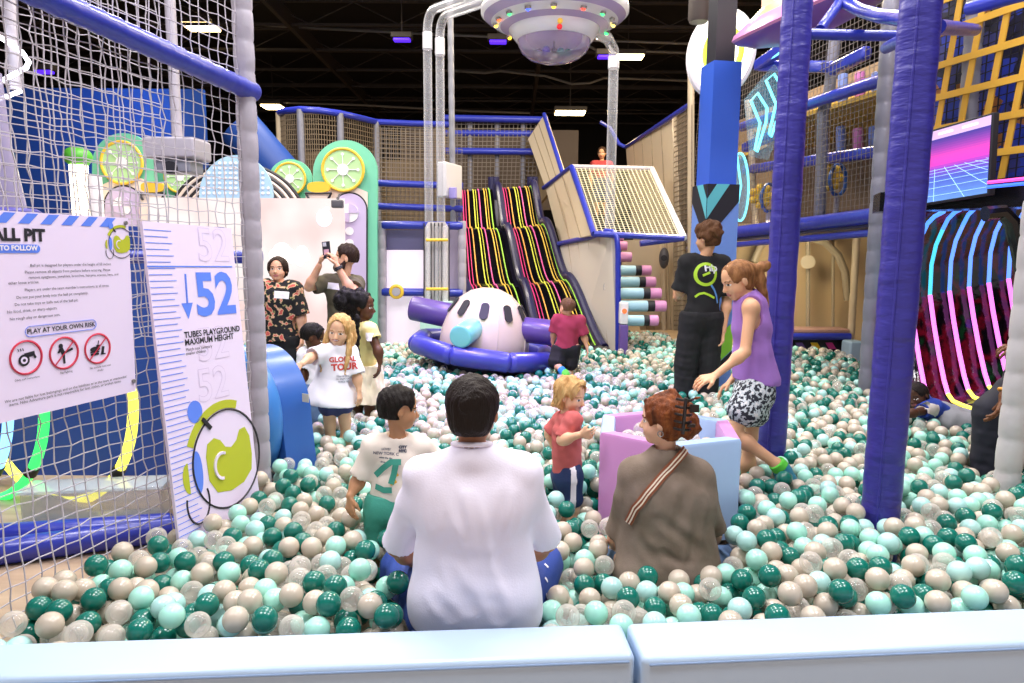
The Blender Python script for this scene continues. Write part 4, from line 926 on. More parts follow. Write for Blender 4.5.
mb = MB(); sq(mb, S_ - .04, zc2, 6.7, -.02); obj('black_shaft', mb, m_ink, t)
e = corner - (dr + dl) * .022; Sg = S_ + .044
def fc(d, u, py, off): # point on a face
    n = -dl if d is dr else -dr
    p = e + d * Sg * u + n * off; return np.array([p[0], p[1], zat(py)])
for d, us in ((dr, 1), (dl, 1)):
    n = np.array([*(-dl if d is dr else -dr), 0])
    def poly(mb, pts): mb.prism([fc(d, u, y, .001) for u, y in pts], n * .003)
    mb = MB(); poly(mb, [(0, 184), (1, 184), (1, 201), (0, 241)]); obj('black_band', mb, m_ink, t)
    mb = MB(); mb.prism([fc(d, u, y, .0045) for u, y in ((0, 199), (.28, 184), (.68, 184), (0, 219))], n * .002); obj('teal_band', mb, mat('teal print', '#5cb8c4', .5), t)
    mb = MB(); poly(mb, [(0, 352), (1, 322), (1, 350), (0, 380)]); obj('green_band', mb, mat('leaf green print', '#8fd23a', .5), t)
    mb = MB(); poly(mb, [(0, 381), (1, 351), (1, 366), (0, 396)]); obj('black_band', mb, m_ink, t)
# lit oval sign behind the column
t = thing('lit_sign', 'glowing white oval sign with a green ring, half hidden by the black column top', 'sign', W(722, 92, 7.4))
c = W(723, 52, 7.4); al = 7.4 / F
x_, z_ = nrm((1, 0, -.25)), nrm((.25, 0, 1))
def oval(rx, rz, n=44): return [c + x_ * rx * al * math.cos(a) + z_ * rz * al * math.sin(a) for a in np.linspace(0, 2 * PI, n + 1)[:-1]]
mb = MB(); mb.prism(oval(28, 38), (0, .12, 0)); obj('lit_face', mb, emat('sign face', '#fffbea', 2.2), t)
mb = MB(); mb.tube([p + [0, .06, 0] for p in oval(28.5, 38.5)], .05, 8, closed=True); obj('rim', mb, m_white, t)
mb = MB(); mb.tube([p - [0, .01, 0] for p in oval(17, 22)], .03, 8, closed=True); mb.prism([c - [0, .012, 0] + (p - c) * 1 for p in oval(9, 12)], (0, .01, 0)); obj('green_ring', mb, emat('sign ring', '#b4cc3a', 1.3), t)
mb = MB(); mb.tube([c + [0, .1, .2], (c[0], c[1] + .1, 6.7)], .012, 6); obj('hanger', mb, m_steel, t)
mb = MB(); c = W(699, 8, 7.0); mb.lathe([(.001, -.13), (.085, -.13), (.1, -.1), (.1, .25), (.03, .32), (.012, .34), (.012, 6.7 - c[2])], c, n=24); o = obj('pendant_lamp', mb, m_steel); tag(o, 'dark can lamp hanging above the lit oval sign', 'lamp')
# tilted pink saucer at the top
t = thing('tilted_saucer', 'tilted pink and purple saucer with a glowing tan dome high above the wrapped posts', 'saucer', W(810, 40, 5.6))
c = W(820, 6, 5.6); axs = nrm((-.42, -.12, 1)); Rs = .66
mb = MB(); mb.lathe([(Rs, 0), (Rs * .97, -.03), (Rs * .8, -.1), (Rs * .5, -.17), (.001, -.2)], c, axs, 56); obj('underside', mb, mat('orchid underside', '#7a4fae', .35, coat=.2), t, smooth=60)
mb = MB(); mb.lathe([(Rs, 0), (Rs * 1.02, .02), (Rs * .98, .05), (Rs * .8, .1)], c, axs, 56); obj('pink_rim', mb, mat('pink gloss', '#e58fc8', .3, coat=.3), t, smooth=60)
mb = MB(); mb.lathe([(Rs * .8, .1), (Rs * .6, .16)], c, axs, 56); obj('peach_ring', mb, mat('peach gloss', '#f0b98a', .3, coat=.3), t, smooth=60)
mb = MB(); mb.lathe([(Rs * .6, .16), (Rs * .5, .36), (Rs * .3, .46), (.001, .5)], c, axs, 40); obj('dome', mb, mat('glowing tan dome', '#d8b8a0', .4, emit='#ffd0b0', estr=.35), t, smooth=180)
# ------------------------------------------------------------------ second floor climbing frame
pA, pB = W(688, 238, 10.4), W(897, 213, 6.3)
t = thing('upper_deck', 'long upper play deck with blue padded edge running above the beige recess', 'platform', (pA + pB) / 2)
mb = MB(); mb.cyl(pA, pB, .075, 14); obj('padded_edge', mb, m_blue, t)
bk = np.array([1.2, 2.2, .02])
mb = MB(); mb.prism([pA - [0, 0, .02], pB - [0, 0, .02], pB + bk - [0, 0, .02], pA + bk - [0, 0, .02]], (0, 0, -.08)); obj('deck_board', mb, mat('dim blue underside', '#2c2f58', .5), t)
mb = MB(); mb.cyl(pA - [0, 0, .16], pB - [0, 0, .16], .035, 10); obj('lower_rail', mb, m_blue, t)
tA, tB = W(700, 98, 10.4), W(906, -10, 6.3)
mb = MB(); net(mb, pA, pB, tB, tA, .062, .062, .0032); o = obj('fine_net', mb, m_netfar, smooth=None); tag(o, 'tall dark fine net closing the upper play deck, behind the glowing arrows', 'net')
uA, uB = W(742, 127, 9.2), W(893, 76, 6.4)
t = thing('roof_deck', 'upper beam and yellow soffit of the play deck seen through the fine net', 'platform', (uA + uB) / 2)
mb = MB(); mb.cyl(uA, uB, .06, 12); obj('padded_edge', mb, m_blue, t)
m_sof = mat('mustard soffit', '#b8953a', .6)
mb = MB(); mb.prism([uA + [.3, .5, 0], uB + [.3, .5, 0], uB + [1.3, 2.0, -.1], uA + [1.3, 2.0, -.1]], (0, 0, .05)); obj('soffit', mb, m_sof, t)
t = thing('play_backdrop', 'brown shaded back panel of the upper play deck behind hanging pads', 'panel', (pA + pB) / 2 + bk)
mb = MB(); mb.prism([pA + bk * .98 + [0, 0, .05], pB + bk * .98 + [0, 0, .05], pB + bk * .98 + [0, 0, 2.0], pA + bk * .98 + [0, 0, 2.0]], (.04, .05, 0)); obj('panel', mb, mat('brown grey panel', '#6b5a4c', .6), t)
m2, _ = noise_color(mat('mixed mustard board', '#8a7440', .6), [(.4, '#5a4c46'), (.6, '#a58a3c')], 2.0, 1)
mb = MB(); mb.prism([pA + bk * .9 + [0, 0, 1.3], pB + bk * .9 + [0, 0, 1.5], pB + bk * .9 + [0, 0, 1.75], pA + bk * .9 + [0, 0, 1.55]], (.04, .05, 0)); obj('mustard_strip', mb, m2, t)
for (xa, ya, xb, yb, Ya, Yb, l) in ((758, 66, 834, 67, 8.3, 7.4, 'dark blue beam level behind the wrapped post under the tilted saucer'), (757, 66, 790, 43, 8.3, 7.6, 'dark blue slanted beam under the tilted saucer with a cyan edge'), (832, 70, 868, 52, 7.4, 6.8, 'dark blue short slanted beam between the bent grey post and the tall grey post'), (744, 148, 790, 128, 9.2, 8.4, 'dark blue beam beside the glowing arrows, mostly behind the wrapped post'), (745, 170, 890, 150, 9.6, 6.9, 'long violet beam halfway up the fine net of the upper deck')):
    mb = MB(); mb.box((W(xa, ya, Ya) + W(xb, yb, Yb)) / 2, (np.linalg.norm(W(xa, ya, Ya) - W(xb, yb, Yb)), .1, .12), axes=(nrm(W(xb, yb, Yb) - W(xa, ya, Ya)), np.cross((0, 0, 1), nrm(W(xb, yb, Yb) - W(xa, ya, Ya))), (0, 0, 1)), bev=.03)
    o = obj('deck_beam', mb, m_blue); tag(o, l, 'beam')
mb = MB(); mb.tube([W(760, 66, 8.2), W(790, 46, 7.5)], .012, 6); o = obj('light_strip', mb, emat('cyan tube', '#74dcee', 1.1)); tag(o, 'thin cyan light strip along the slanted beam under the tilted saucer', 'light')
for pts, r, l in (([W(835, 40, 7.6), W(829, 92, 7.6), W(823, 112, 7.6), W(822, 150, 7.6), W(819, 226, 7.7)], .06, 'bent grey padded post behind the fine net of the upper deck'),
                  ([W(866.5, 388, 6.15) * [1, 1, 0], W(891, 0, 6.15)], .065, 'tall grey padded post between the two wrapped blue posts'),
                  ([W(874, 380, 6.45) * [1, 1, 0], W(886, 205, 6.45)], .05, 'slimmer grey post right behind the tall grey padded post'),
                  ([W(962, 205, 5.6), W(977, -10, 5.6)], .065, 'grey padded post in front of the yellow webbing above the screen'),
                  ([W(756, 230, 9.4), W(748, 100, 9.4)], .04, 'thin sandy post of the upper deck just behind the column')):
    mb = MB()
    if len(pts) == 2: foam_post(mb, pts[0], pts[1], r, .2)
    else: mb.tube(pts, r, 14)
    o = obj('padded_post', mb, m_postgrey2 if 'sandy' not in l else mat('sandy post sleeve', '#b8a68c', .5)); tag(o, l, 'post')
# hanging pads and gear toys behind the net
for i, (x, y0, y1, Y, m_, l) in enumerate(((843, 74, 108, 8.2, 'a', 'upper blue hanging pad, first in its row'), (860, 72, 106, 7.9, 'b', 'upper pink hanging pad in the middle of its row'), (877, 72, 104, 7.6, 'a', 'upper blue hanging pad beside the tall grey post'), (841, 126, 158, 8.2, 'a', 'lower blue hanging pad, first in its row'), (858, 128, 158, 7.9, 'b', 'lower pink hanging pad in the middle of its row'), (874, 126, 156, 7.6, 'a', 'lower blue hanging pad beside the tall grey post'))):
    mb = MB(); mb.cyl(W(x, y1, Y), W(x, y0, Y), .055, 14, bev=.02); o = obj('hanging_pad', mb, mat('soft blue pad', '#6f84c4', .5) if m_ == 'a' else mat('soft pink pad', '#b66aa8', .5)); tag(o, l + ', behind the fine net', 'punch pad', 'hanging pads on the upper deck')
for x, y, Y, l in ((769, 198, 8.9, 'yellow gear toy with a blue hoop beside the wrapped post, behind the net'), (838, 180, 7.9, 'yellow gear toy with a blue hoop between the grey posts, behind the net')):
    c = W(x, y, Y); t = thing('gear_toy', l, 'toy', c - [0, 0, .3])
    mb = MB(); mb.torus(c, (.6, -.8, 0), .17, .022, 28, 8); obj('blue_hoop', mb, m_blue2, t)
    mb = MB()
    for k in range(7): a = k * 2 * PI / 7; mb.ball(c + [-.12 + .11 * math.cos(a), -.05, .02 + .11 * math.sin(a)], .05, 10)
    mb.cyl(c + [-.12, -.02, .02], c + [-.12, -.09, .02], .09, 18); obj('yellow_gear', mb, m_yellow, t)
    mb = MB(); mb.cyl(c + [0, 0, -.17], c + [0, 0, -.5], .03, 10); obj('stand', mb, m_postgrey, t)
# glowing arrows
m_cy = emat('cyan tube', '#74dcee', 1.1)
t = thing('arrow_sign', 'pair of glowing cyan arrows on clear board hung on the net', 'sign', W(762, 156, 7.9))
for pts in (((751, 101), (757.5, 93), (767, 108), (766, 122), (757, 152), (755, 150), (760, 123), (751, 101)), ((766, 80.5), (774, 74), (783, 88), (783, 104), (771, 137), (769, 134), (776, 104), (766, 80.5))):
    mb = MB(); mb.tube([W(x, y, 7.9) for x, y in pts[:-1]], .016, 6, closed=True); obj('arrow_tube', mb, m_cy, t)
mb = MB(); mb.prism([W(x, y, 7.95) for x, y in ((744, 100), (774, 64), (790, 84), (790, 110), (768, 160), (750, 156))], (0, .015, 0)); obj('clear_board', mb, clear_mat('clear board', '#9fc4dc', .12), t)
t = thing('arrow_sign', 'single glowing cyan arrow on an oval board peeking out beside the column', 'sign', W(742, 222, 7.6))
mb = MB(); mb.tube([W(x, y, 7.6) for x, y in ((737, 156), (741, 186), (737, 212), (734, 186))], .012, 6, closed=False); obj('arrow_tube', mb, m_cy, t)
mb = MB(); mb.tube([W(740 + 8.5 * math.cos(a), 187 + 34 * math.sin(a), 7.62) for a in np.linspace(0, 2 * PI, 40)[:-1]], .012, 6, closed=True); obj('oval_tube', mb, m_cy, t)
mb = MB(); mb.prism([W(740 + 8.5 * math.cos(a), 187 + 34 * math.sin(a), 7.64) for a in np.linspace(0, 2 * PI, 40)[:-1]], (0, .02, 0)); obj('oval_board', mb, clear_mat('clear board 2', '#9fc4dc', .2), t)
# ------------------------------------------------------------------ beige recess below the deck
m_rec = mat('sand wall', '#cdb184', .6)
t = thing('recess_wall', 'sandy beige recess wall with a faint grey arch under the upper deck', 'padded wall', W(800, 345, 9.4) * [1, 1, 0])
a, b = W(690, 250, 10.0), W(872, 235, 9.2)
mb = MB(); mb.prism([(a[0], a[1], .2), (b[0] + .8, b[1], .2), (b[0] + .8, b[1], 2.05), (a[0], a[1], 2.05)], (0, .08, 0)); obj('wall_board', mb, m_rec, t)
mb = MB(); mb.tube([W(x, y, 9.1) for x, y in ((812, 238), (826, 243), (838, 255), (845, 272), (848, 300))], .05, 10); obj('grey_arch', mb, mat('taupe tube', '#a8997f', .5), t)
mb = MB(); mb.tube([W(x, y, 9.5) for x, y in ((770, 238), (760, 246), (754, 262))], .05, 10); mb.cyl(W(808, 262, 9.15), W(808, 262, 9.1), .09, 20); obj('taupe_disc', mb, mat('taupe tube', '#a8997f', .5), t)
mb = MB(); mb.cyl(W(808, 334, 9.25), W(808, 240, 9.25), .03, 8); mb.cyl(W(833, 334, 9.25), W(833, 240, 9.25), .02, 8); obj('pole', mb, mat('taupe tube', '#a8997f', .5), t)
mb = MB(); foam_post(mb, W(851, 345, 8.95) * [1, 1, 0], W(857, 233, 8.95), .045, .18); o = obj('padded_post', mb, m_beige); tag(o, 'beige foam post at the end of the recess under the upper deck', 'post')
t = thing('recess_plinth', 'low black plinth with coloured slashes and a blue top edge in the recess', 'plinth', W(805, 352, 8.75) * [1, 1, 0])
mb = MB(); p, q = W(742, 345, 8.8), W(850, 345, 8.8); mb.box(((p[0] + q[0]) / 2, 8.95, .33), (q[0] - p[0], .3, .6), bev=.02); obj('black_base', mb, m_ink, t)
mb = MB(); mb.cyl(W(742, 336.5, 8.75), W(850, 336.5, 8.75), .045, 12); obj('blue_edge', mb, m_blue, t)
mb = MB(); mb.box(W(812, 331, 9.0), (.85, .3, .09), bev=.02); obj('tan_cushion', mb, mat('dusty rose pad', '#b98f80', .5), t)
for x, col in ((772, '#6a56a8'), (800, '#6a4a90'), (815, '#f0c020'), (830, '#d02a80')):
    mb = MB(); mb.prism([W(x - 5, 342.5, 8.79), W(x + 2, 342.5, 8.79), W(x + 6, 349, 8.79), W(x - 1, 349, 8.79)], (0, -.01, 0)); obj('slash', mb, mat('slash ' + col, col, .5), t)
mb = MB(); p = W(853, 352, 8.6); mb.box((p[0], p[1], .3), (.2, .25, .52), bev=.03); o = obj('foam_block', mb, mat('pale steel blue vinyl', '#9db6cc', .4)); tag(o, 'pale blue foam block at the end of the black plinth', 'foam block')
# ------------------------------------------------------------------ screen, webbing, light tunnel
t = thing('wall_screen', 'large flat screen showing a magenta horizon over a blue grid', 'screen', W(960, 200, 5.0))
TRs, BRs = W(991, 115, 4.75), W(986.5, 193, 4.75); vv = nrm(TRs - BRs); uu = nrm(W(925, 203, 5.25) - BRs); hh = np.linalg.norm(TRs - BRs); ww = hh * 1.72
nn_ = nrm(np.cross(uu, vv)); nn_ = nn_ if np.dot(nn_, EYE - TRs) > 0 else -nn_
cS = (TRs + BRs) / 2 + uu * ww / 2
mb = MB(); mb.box(cS - nn_ * .03, (ww + .03, hh + .03, .05), axes=(uu, vv, nn_), bev=.006); obj('bezel', mb, m_ink, t)
def SP(u, v, off=.001): return BRs + uu * ww * (1 - u) + vv * hh * v + nn_ * off   # u from far edge to near edge
def quad(mb, u0, u1, v0, v1, off): mb.prism([SP(u0, v0, off), SP(u1, v0, off), SP(u1, v1, off), SP(u0, v1, off)], nn_ * .0008)
bands = [(0, .25, '#5f86c8'), (.25, .42, '#4a5fb8'), (.42, .52, '#8a3fae'), (.52, .62, '#e23fae'), (.62, .72, '#c23aa8'), (.72, .84, '#6a3a9a'), (.84, .89, '#4a3488'), (.89, 1, '#c9a8d8')]
def lerp_band(v):
    C = [(0, (96, 140, 205)), (.3, (74, 95, 184)), (.44, (120, 66, 178)), (.52, (205, 62, 178)), (.6, (226, 66, 176)), (.72, (150, 60, 160)), (.86, (70, 54, 140)), (.885, (72, 54, 138)), (.89, (201, 168, 216)), (1, (201, 168, 216))]
    for (a, ca), (b, cb) in zip(C, C[1:]):
        if a <= v <= b: f = (v - a) / max(b - a, 1e-6); return '#%02x%02x%02x' % tuple(int(x + (y - x) * f) for x, y in zip(ca, cb))
mb = MB(); ms = []
for i in range(32):
    col = lerp_band((i + .5) / 32); ms.append(emat('screen ' + col, col, .6)); n0 = len(mb.m); quad(mb, 0, 1, i / 32, (i + 1) / 32, -.004)
    for q_ in range(n0, len(mb.m)): mb.m[q_] = i
obj('picture', mb, ms, t, smooth=None)
mb = MB()
for k in np.linspace(-2.2, 3.2, 19):
    a, b = (.5 + (k - .5) * .32, .46), (k, 0)
    if b[0] < 0: f = (0 - a[0]) / (b[0] - a[0]); b = (0, a[1] + (b[1] - a[1]) * f)
    if b[0] > 1: f = (1 - a[0]) / (b[0] - a[0]); b = (1, a[1] + (b[1] - a[1]) * f)
    if 0 <= a[0] <= 1: mb.tube([SP(*a), SP(*b)], .0016, 4)
for v in (.44, .4, .35, .28, .19, .08): mb.tube([SP(0, v), SP(1, v)], .0016, 4)
obj('grid_lines', mb, emat('screen grid', '#a8d4f8', .9), t, smooth=None)
mb = MB()
for u in (.3, .52, .75): quad(mb, u, u + .14, .925, .955, .0005)
put_text(mb, 'HIT', hh * .07, SP(.42, .68), -uu, vv, .002); put_text(mb, '0', hh * .1, SP(.42, .61), -uu, vv, .002)
for v in np.linspace(.14, .5, 7): quad(mb, .41 - .018 * (1 + math.sin(9 * v)), .43 + .012, v, v + .025, .001)
obj('picture_figures', mb, emat('screen white', '#f4ead0', .9), t, smooth=None)
# cushion wall and webbing
wA, wB = W(884, 205, 6.3), W(1075, 175, 4.6); n_w = nrm(np.cross(wB - wA, (0, 0, 1))); u_w = nrm(wB - wA)
mw, rr_ = noise_color(mat('blue orange cushion wall', '#2d3fb0', .6), [(.0, '#1c1c3c'), (.35, '#2c44c0'), (.62, '#3a3f8c'), (.8, '#b0703a')], 7, typ='vorc', const=True)
t = thing('cushion_wall', 'wall of blue and orange cushions covered by yellow strap webbing above the screen', 'padded wall', (wA + wB) / 2)
back = -n_w * .25 if np.dot(-n_w, EYE - wA) < 0 else n_w * .25
if np.dot(back, EYE - wA) > 0: back = -back
mb = MB(); mb.prism([wA + back, wB + back, wB + back + [0, 0, 2.4], wA + back + [0, 0, 2.4]], back * .2); obj('cushions', mb, mw, t)
mb = MB(); net(mb, wA + back * .5, wB + back * .5, wB + back * .5 + [0, 0, 2.3], wA + back * .5 + [0, 0, 2.3], .07, .07, .005); obj('dark_net', mb, m_ink, t, smooth=None)
mb = MB(); Lw = np.linalg.norm(wB - wA); zz = np.array([0, 0, 1.0])
def wp(a, z): return wA + u_w * a + zz * z
for k in range(1, 10):
    a0 = k * .235; a, b = wp(a0, 0), wp(a0 + .3, 2.3); d = b - a
    mb.box((a + b) / 2, (np.linalg.norm(d), .052, .012), axes=(d, np.cross(n_w, nrm(d)), n_w))
for k in range(0, 10):
    z0 = k * .25 - .02; a, b = wp(0, z0 + .1), wp(Lw, z0 - .02); d = b - a
    mb.box((a + b) / 2 - back * .04, (np.linalg.norm(d), .052, .012), axes=(d, np.cross(n_w, nrm(d)), n_w))
obj('strap_webbing', mb, mat('yellow strap', '#d8a636', .6), t, smooth=None)
mb = MB(); mb.cyl(wA + [0, 0, -.03], wB + [0, 0, -.03], .06, 12); obj('padded_edge', mb, m_blue, t)
# light tunnel
pk = W(930, 295, 5.9); XA = pk[0]
prof = [(965, 207), (955, 212), (948, 219), (943, 229), (936, 245), (931.5, 265), (930, 295), (934, 325), (939, 355), (944, 380), (948, 394), (953, 401), (962, 405), (976, 410)]
Pp = [PL(x, y, (XA, 0, 0), (1, 0, 0)) for x, y in prof]
t = thing('light_tunnel', 'dark mirrored tunnel with bent glowing blue, pink and yellow arches below the screen', 'tunnel', (XA + .4, Pp[-1][1], 0))
dx = np.array([.157, -.01, .036])
m_tun, _ = noise_color(mat('dark film with painted reflections', '#0c0609', .12, coat=.5, bump=(6, .6)), [(.42, '#060408'), (.5, '#5e0a1a'), (.57, '#0a0408'), (.63, '#0a3d1a'), (.66, '#0a0408'), (.7, '#141f66'), (.72, '#060408')], 5, 3, (1, 1, .5))  # red, green and blue reflections of the lights painted into the film's colour
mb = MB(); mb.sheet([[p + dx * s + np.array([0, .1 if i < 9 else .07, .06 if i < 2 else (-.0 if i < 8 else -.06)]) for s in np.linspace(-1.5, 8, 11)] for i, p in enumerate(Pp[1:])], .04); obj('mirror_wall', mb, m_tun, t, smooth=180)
cols = [('#4a86ff', 0, 3), ('#58c8ff', 2, 5), ('#5a92ff', 4, 7), ('#f07ae8', 6, 11), ('#f4e45a', 10, 14)]
for k in range(-2, 7):
    for col, i0, i1 in (('#4f8cff', 0, 4), ('#46b8dc' if k < 1 else '#5f8eff', 3, 7), ('#ee78e6', 6, 11), ('#f2e25a', 10, 14)):
        pts = [p + dx * k for p in Pp[i0:i1]]
        mb = MB(); mb.tube(pts, .017, 6); obj('glow_arch', mb, emat('arch ' + col, col, 1.25), t, smooth=60)
mb = MB(); a, b = W(880, 200, 5.6), W(1060, 190, 4.6); mb.prism([a + [0, 0, -.09], b + [0, 0, -.1], b + [0, 0, .12], a + [0, 0, .06]], (.1, .3, 0)); obj('black_header', mb, mat('black gloss header', '#0a0a10', .25, coat=.3), t)
mb = MB(); mb.prism([W(886, 215, 6.7), W(899, 215, 6.6), W(893, 400, 6.6) * [1, 1, 0], W(880, 400, 6.7) * [1, 1, 0]], (.1, .2, 0)); obj('black_side', mb, mat('black gloss header', '#0a0a10', .25), t)
mb = MB(); mb.tube([W(x, y, 4.55) for x, y in ((985, 214), (1002, 212), (1012, 222), (1018, 245), (1024, 275), (1040, 300))], .05, 10); obj('black_arch', mb, mat('black gloss header', '#0a0a10', .25), t)
for z, col in ((0, '#3a6cff'), (.03, '#e04aa0')):
    mb = MB(); mb.tube([W(988, 187, 4.7) + [0, 0, z], W(1060, 180, 4.2) + [0, 0, z]], .012, 6); o = obj('light_strip', mb, emat('strip ' + col, col, 1.2)); tag(o, {0: 'thin blue light strip just below the pink one beside the screen corner', .03: 'thin pink light strip just above the blue one beside the screen corner'}[z], 'light')
mb = MB(); foam_post(mb, W(1010, 500, 3.5) * [1, 1, 0] + [-.03, 0, 0], W(1038, 200, 3.5), .06, .17); o = obj('padded_post', mb, mat('pale grey foam sleeve', '#c6c2c2', .45, bump=(14, .25))); tag(o, 'pale grey foam post leaning at the edge of the pit by the dark trousered person', 'post')
# ------------------------------------------------------------------ organic shapes: smooth unions of tapered limbs, meshed as one skin
class Sdf:
    def __init__(s): s.p = []; s.sub = []; s.cuts = []; s.noise = None
    def cap(s, a, b, ra, rb=None, k=.02, flat=None):
        a = np.asarray(a, float); b = np.asarray(b, float); rb = ra if rb is None else rb
        r = max(ra, rb); s.p.append(('c', a, b, ra, rb, k, flat, np.minimum(a, b) - r, np.maximum(a, b) + r)); return s
    def ell(s, c, r, axes=None, k=.02):
        c = np.asarray(c, float); r = np.asarray(r, float) if not np.isscalar(r) else np.full(3, r)
        A = np.eye(3) if axes is None else np.array([nrm(x) for x in axes]); e = np.sqrt(((A * r[:, None]) ** 2).sum(0))
        s.p.append(('e', c, r, A, 0, k, None, c - e, c + e)); return s
    def chain(s, pts, radii, k=.015, flat=None):
        for i in range(len(pts) - 1): s.cap(pts[i], pts[i + 1], radii[i], radii[i + 1], k, flat)
        return s
    def cut(s, p, n, rnd=0.): s.cuts.append((np.asarray(p, float), nrm(n), rnd)); return s   # keeps the side opposite to n
    def carve(s, q): s.sub.append(q); return s
    @staticmethod
    def dist(p, X, Y, Z):
        if p[0] == 'c':
            a, b, ra, rb, flat = p[1], p[2], p[3], p[4], p[6]; d = b - a; L2 = max(float(d @ d), 1e-12)
            x, y, z = X - a[0], Y - a[1], Z - a[2]
            t = np.clip((x * d[0] + y * d[1] + z * d[2]) / L2, 0, 1)
            x = x - t * d[0]; y = y - t * d[1]; z = z - t * d[2]; q = x * x + y * y + z * z
            if flat is not None: n, f = flat; q = q + (x * n[0] + y * n[1] + z * n[2]) ** 2 * (1 / f ** 2 - 1)
            return np.sqrt(q) - (ra + (rb - ra) * t)
        c, r, A = p[1], p[2], p[3]; x, y, z = X - c[0], Y - c[1], Z - c[2]
        k0 = 0; k1 = 0
        for i in range(3):
            u = (x * A[i][0] + y * A[i][1] + z * A[i][2]) / r[i]; k0 = k0 + u * u; k1 = k1 + (u / r[i]) ** 2
        k0 = np.sqrt(k0); return k0 * (k0 - 1) / np.maximum(np.sqrt(k1), 1e-9)
    def mesh(s, h):
        lo = np.min([p[7] for p in s.p], 0) - 4 * h - .012; hi = np.max([p[8] for p in s.p], 0) + 4 * h + .012
        n = np.ceil((hi - lo) / h).astype(int) + 1
        ax = [(lo[i] + h * np.arange(n[i])).astype(np.float32) for i in range(3)]
        D = np.full(n, .2, np.float32)
        def box(p, m): return tuple(slice(max(0, int((p[7][i] - m - lo[i]) / h)), min(n[i], int((p[8][i] + m - lo[i]) / h) + 2)) for i in range(3))
        for p in s.p:
            k = p[5]; sl = box(p, k + 3 * h + .012); X, Y, Z = ax[0][sl[0]][:, None, None], ax[1][sl[1]][None, :, None], ax[2][sl[2]][None, None, :]
            d = s.dist(p, X, Y, Z); E = D[sl]
            if k > 0: hh = np.maximum(k - np.abs(E - d), 0) / k; D[sl] = np.minimum(E, d) - hh * hh * k * .25
            else: D[sl] = np.minimum(E, d)
        X, Y, Z = ax[0][:, None, None], ax[1][None, :, None], ax[2][None, None, :]
        if s.noise is not None:
            near = np.nonzero(np.abs(D) < .03); D[near] += s.noise(ax[0][near[0]], ax[1][near[1]], ax[2][near[2]]).astype(np.float32)
        for q in s.sub:
            sl = box(q, .02); d = -s.dist(q, ax[0][sl[0]][:, None, None], ax[1][sl[1]][None, :, None], ax[2][sl[2]][None, None, :]); D[sl] = np.maximum(D[sl], d)
        for p, nn, _ in s.cuts: D = np.maximum(D, ((X - p[0]) * nn[0] + (Y - p[1]) * nn[1] + (Z - p[2]) * nn[2]).astype(np.float32))
        return nets(D, lo, h)
def nets(D, lo, h):
    S = D < 0; a, b, c = D.shape
    cnt = np.zeros((a - 1, b - 1, c - 1), np.int8)
    for i in (0, 1):
        for j in (0, 1):
            for k in (0, 1): cnt += S[i:a - 1 + i, j:b - 1 + j, k:c - 1 + k]
    I, J, K = np.nonzero((cnt > 0) & (cnt < 8)); idx = np.full(cnt.shape, -1, np.int32); idx[I, J, K] = np.arange(len(I))
    pos = np.zeros((len(I), 3)); m = np.zeros(len(I))
    C = [(i, j, k) for i in (0, 1) for j in (0, 1) for k in (0, 1)]
    for u in C:
        for v in C:
            if sum(v) - sum(u) == 1 and all(y >= x for x, y in zip(u, v)):
                va = D[I + u[0], J + u[1], K + u[2]]; vb = D[I + v[0], J + v[1], K + v[2]]; x = (va < 0) != (vb < 0)
                t = np.where(x, va / np.where(x, va - vb, 1), 0); w = x.astype(float)
                pos += w[:, None] * (np.array(u)[None] + t[:, None] * (np.array(v) - np.array(u))[None]); m += w
    V = lo + (np.stack([I, J, K], 1) + pos / m[:, None]) * h
    F_ = []
    def emit(A, i, j, k, o1, o2):
        def g(d1, d2): q = [i.copy(), j.copy(), k.copy()]; q[o1] = q[o1] - d1; q[o2] = q[o2] - d2; return idx[q[0], q[1], q[2]]
        Q = np.stack([g(1, 1), g(0, 1), g(0, 0), g(1, 0)], 1); Q[~A] = Q[~A][:, ::-1]; F_.append(Q)
    for ax_, (o1, o2) in enumerate(((1, 2), (2, 0), (0, 1))):
        sl1 = [slice(None)] * 3; sl2 = [slice(None)] * 3; sl1[ax_] = slice(0, -1); sl2[ax_] = slice(1, None)
        x = S[tuple(sl1)] != S[tuple(sl2)]
        for o in (o1, o2):
            e = [slice(None)] * 3; e[o] = slice(0, 1); x[tuple(e)] = False; e[o] = slice(-1, None); x[tuple(e)] = False
        i, j, k = np.nonzero(x); emit(S[tuple(sl1)][i, j, k], i, j, k, o1, o2)
    return V, np.concatenate(F_)
def skin_obj(name, sdf, h, mats, parent, regions=(), label=None):
    V, Q = sdf.mesh(h); me = bpy.data.meshes.new(name); o_ = org(parent)
    me.from_pydata((V - o_).tolist(), [], Q.tolist())
    for m_ in mats: me.materials.append(m_)
    if regions:
        c = V[Q].mean(1); mi = np.zeros(len(Q), np.int32)
        for k, fn in regions: mi[fn(c)] = k
        me.polygons.foreach_set('material_index', mi)
    me.polygons.foreach_set('use_smooth', np.ones(len(Q), bool)); me.update()
    ob = link(name, me, parent, o_)
    if label: ob['label'] = label
    ob_bvh[ob.name] = (V, Q)
    return ob
ob_bvh = {}
def bvh_of(o): V, Q = ob_bvh[o.name]; return BVHTree.FromPolygons([tuple(v) for v in V], Q.tolist())
def drape(px, bv, off=.004):
    """points on a garment under picture points (measured by looking along the camera's rays), lifted off the cloth"""
    out = []
    for x, y in px:
        d = nrm(ray(x, y)); loc, n, i, ds = bv.ray_cast(Vector(EYE), Vector(d))
        if loc is None: continue
        n = np.array(n); n = n if np.dot(n, d) < 0 else -n
        out.append((np.array(loc) + n * off, n))
    return out
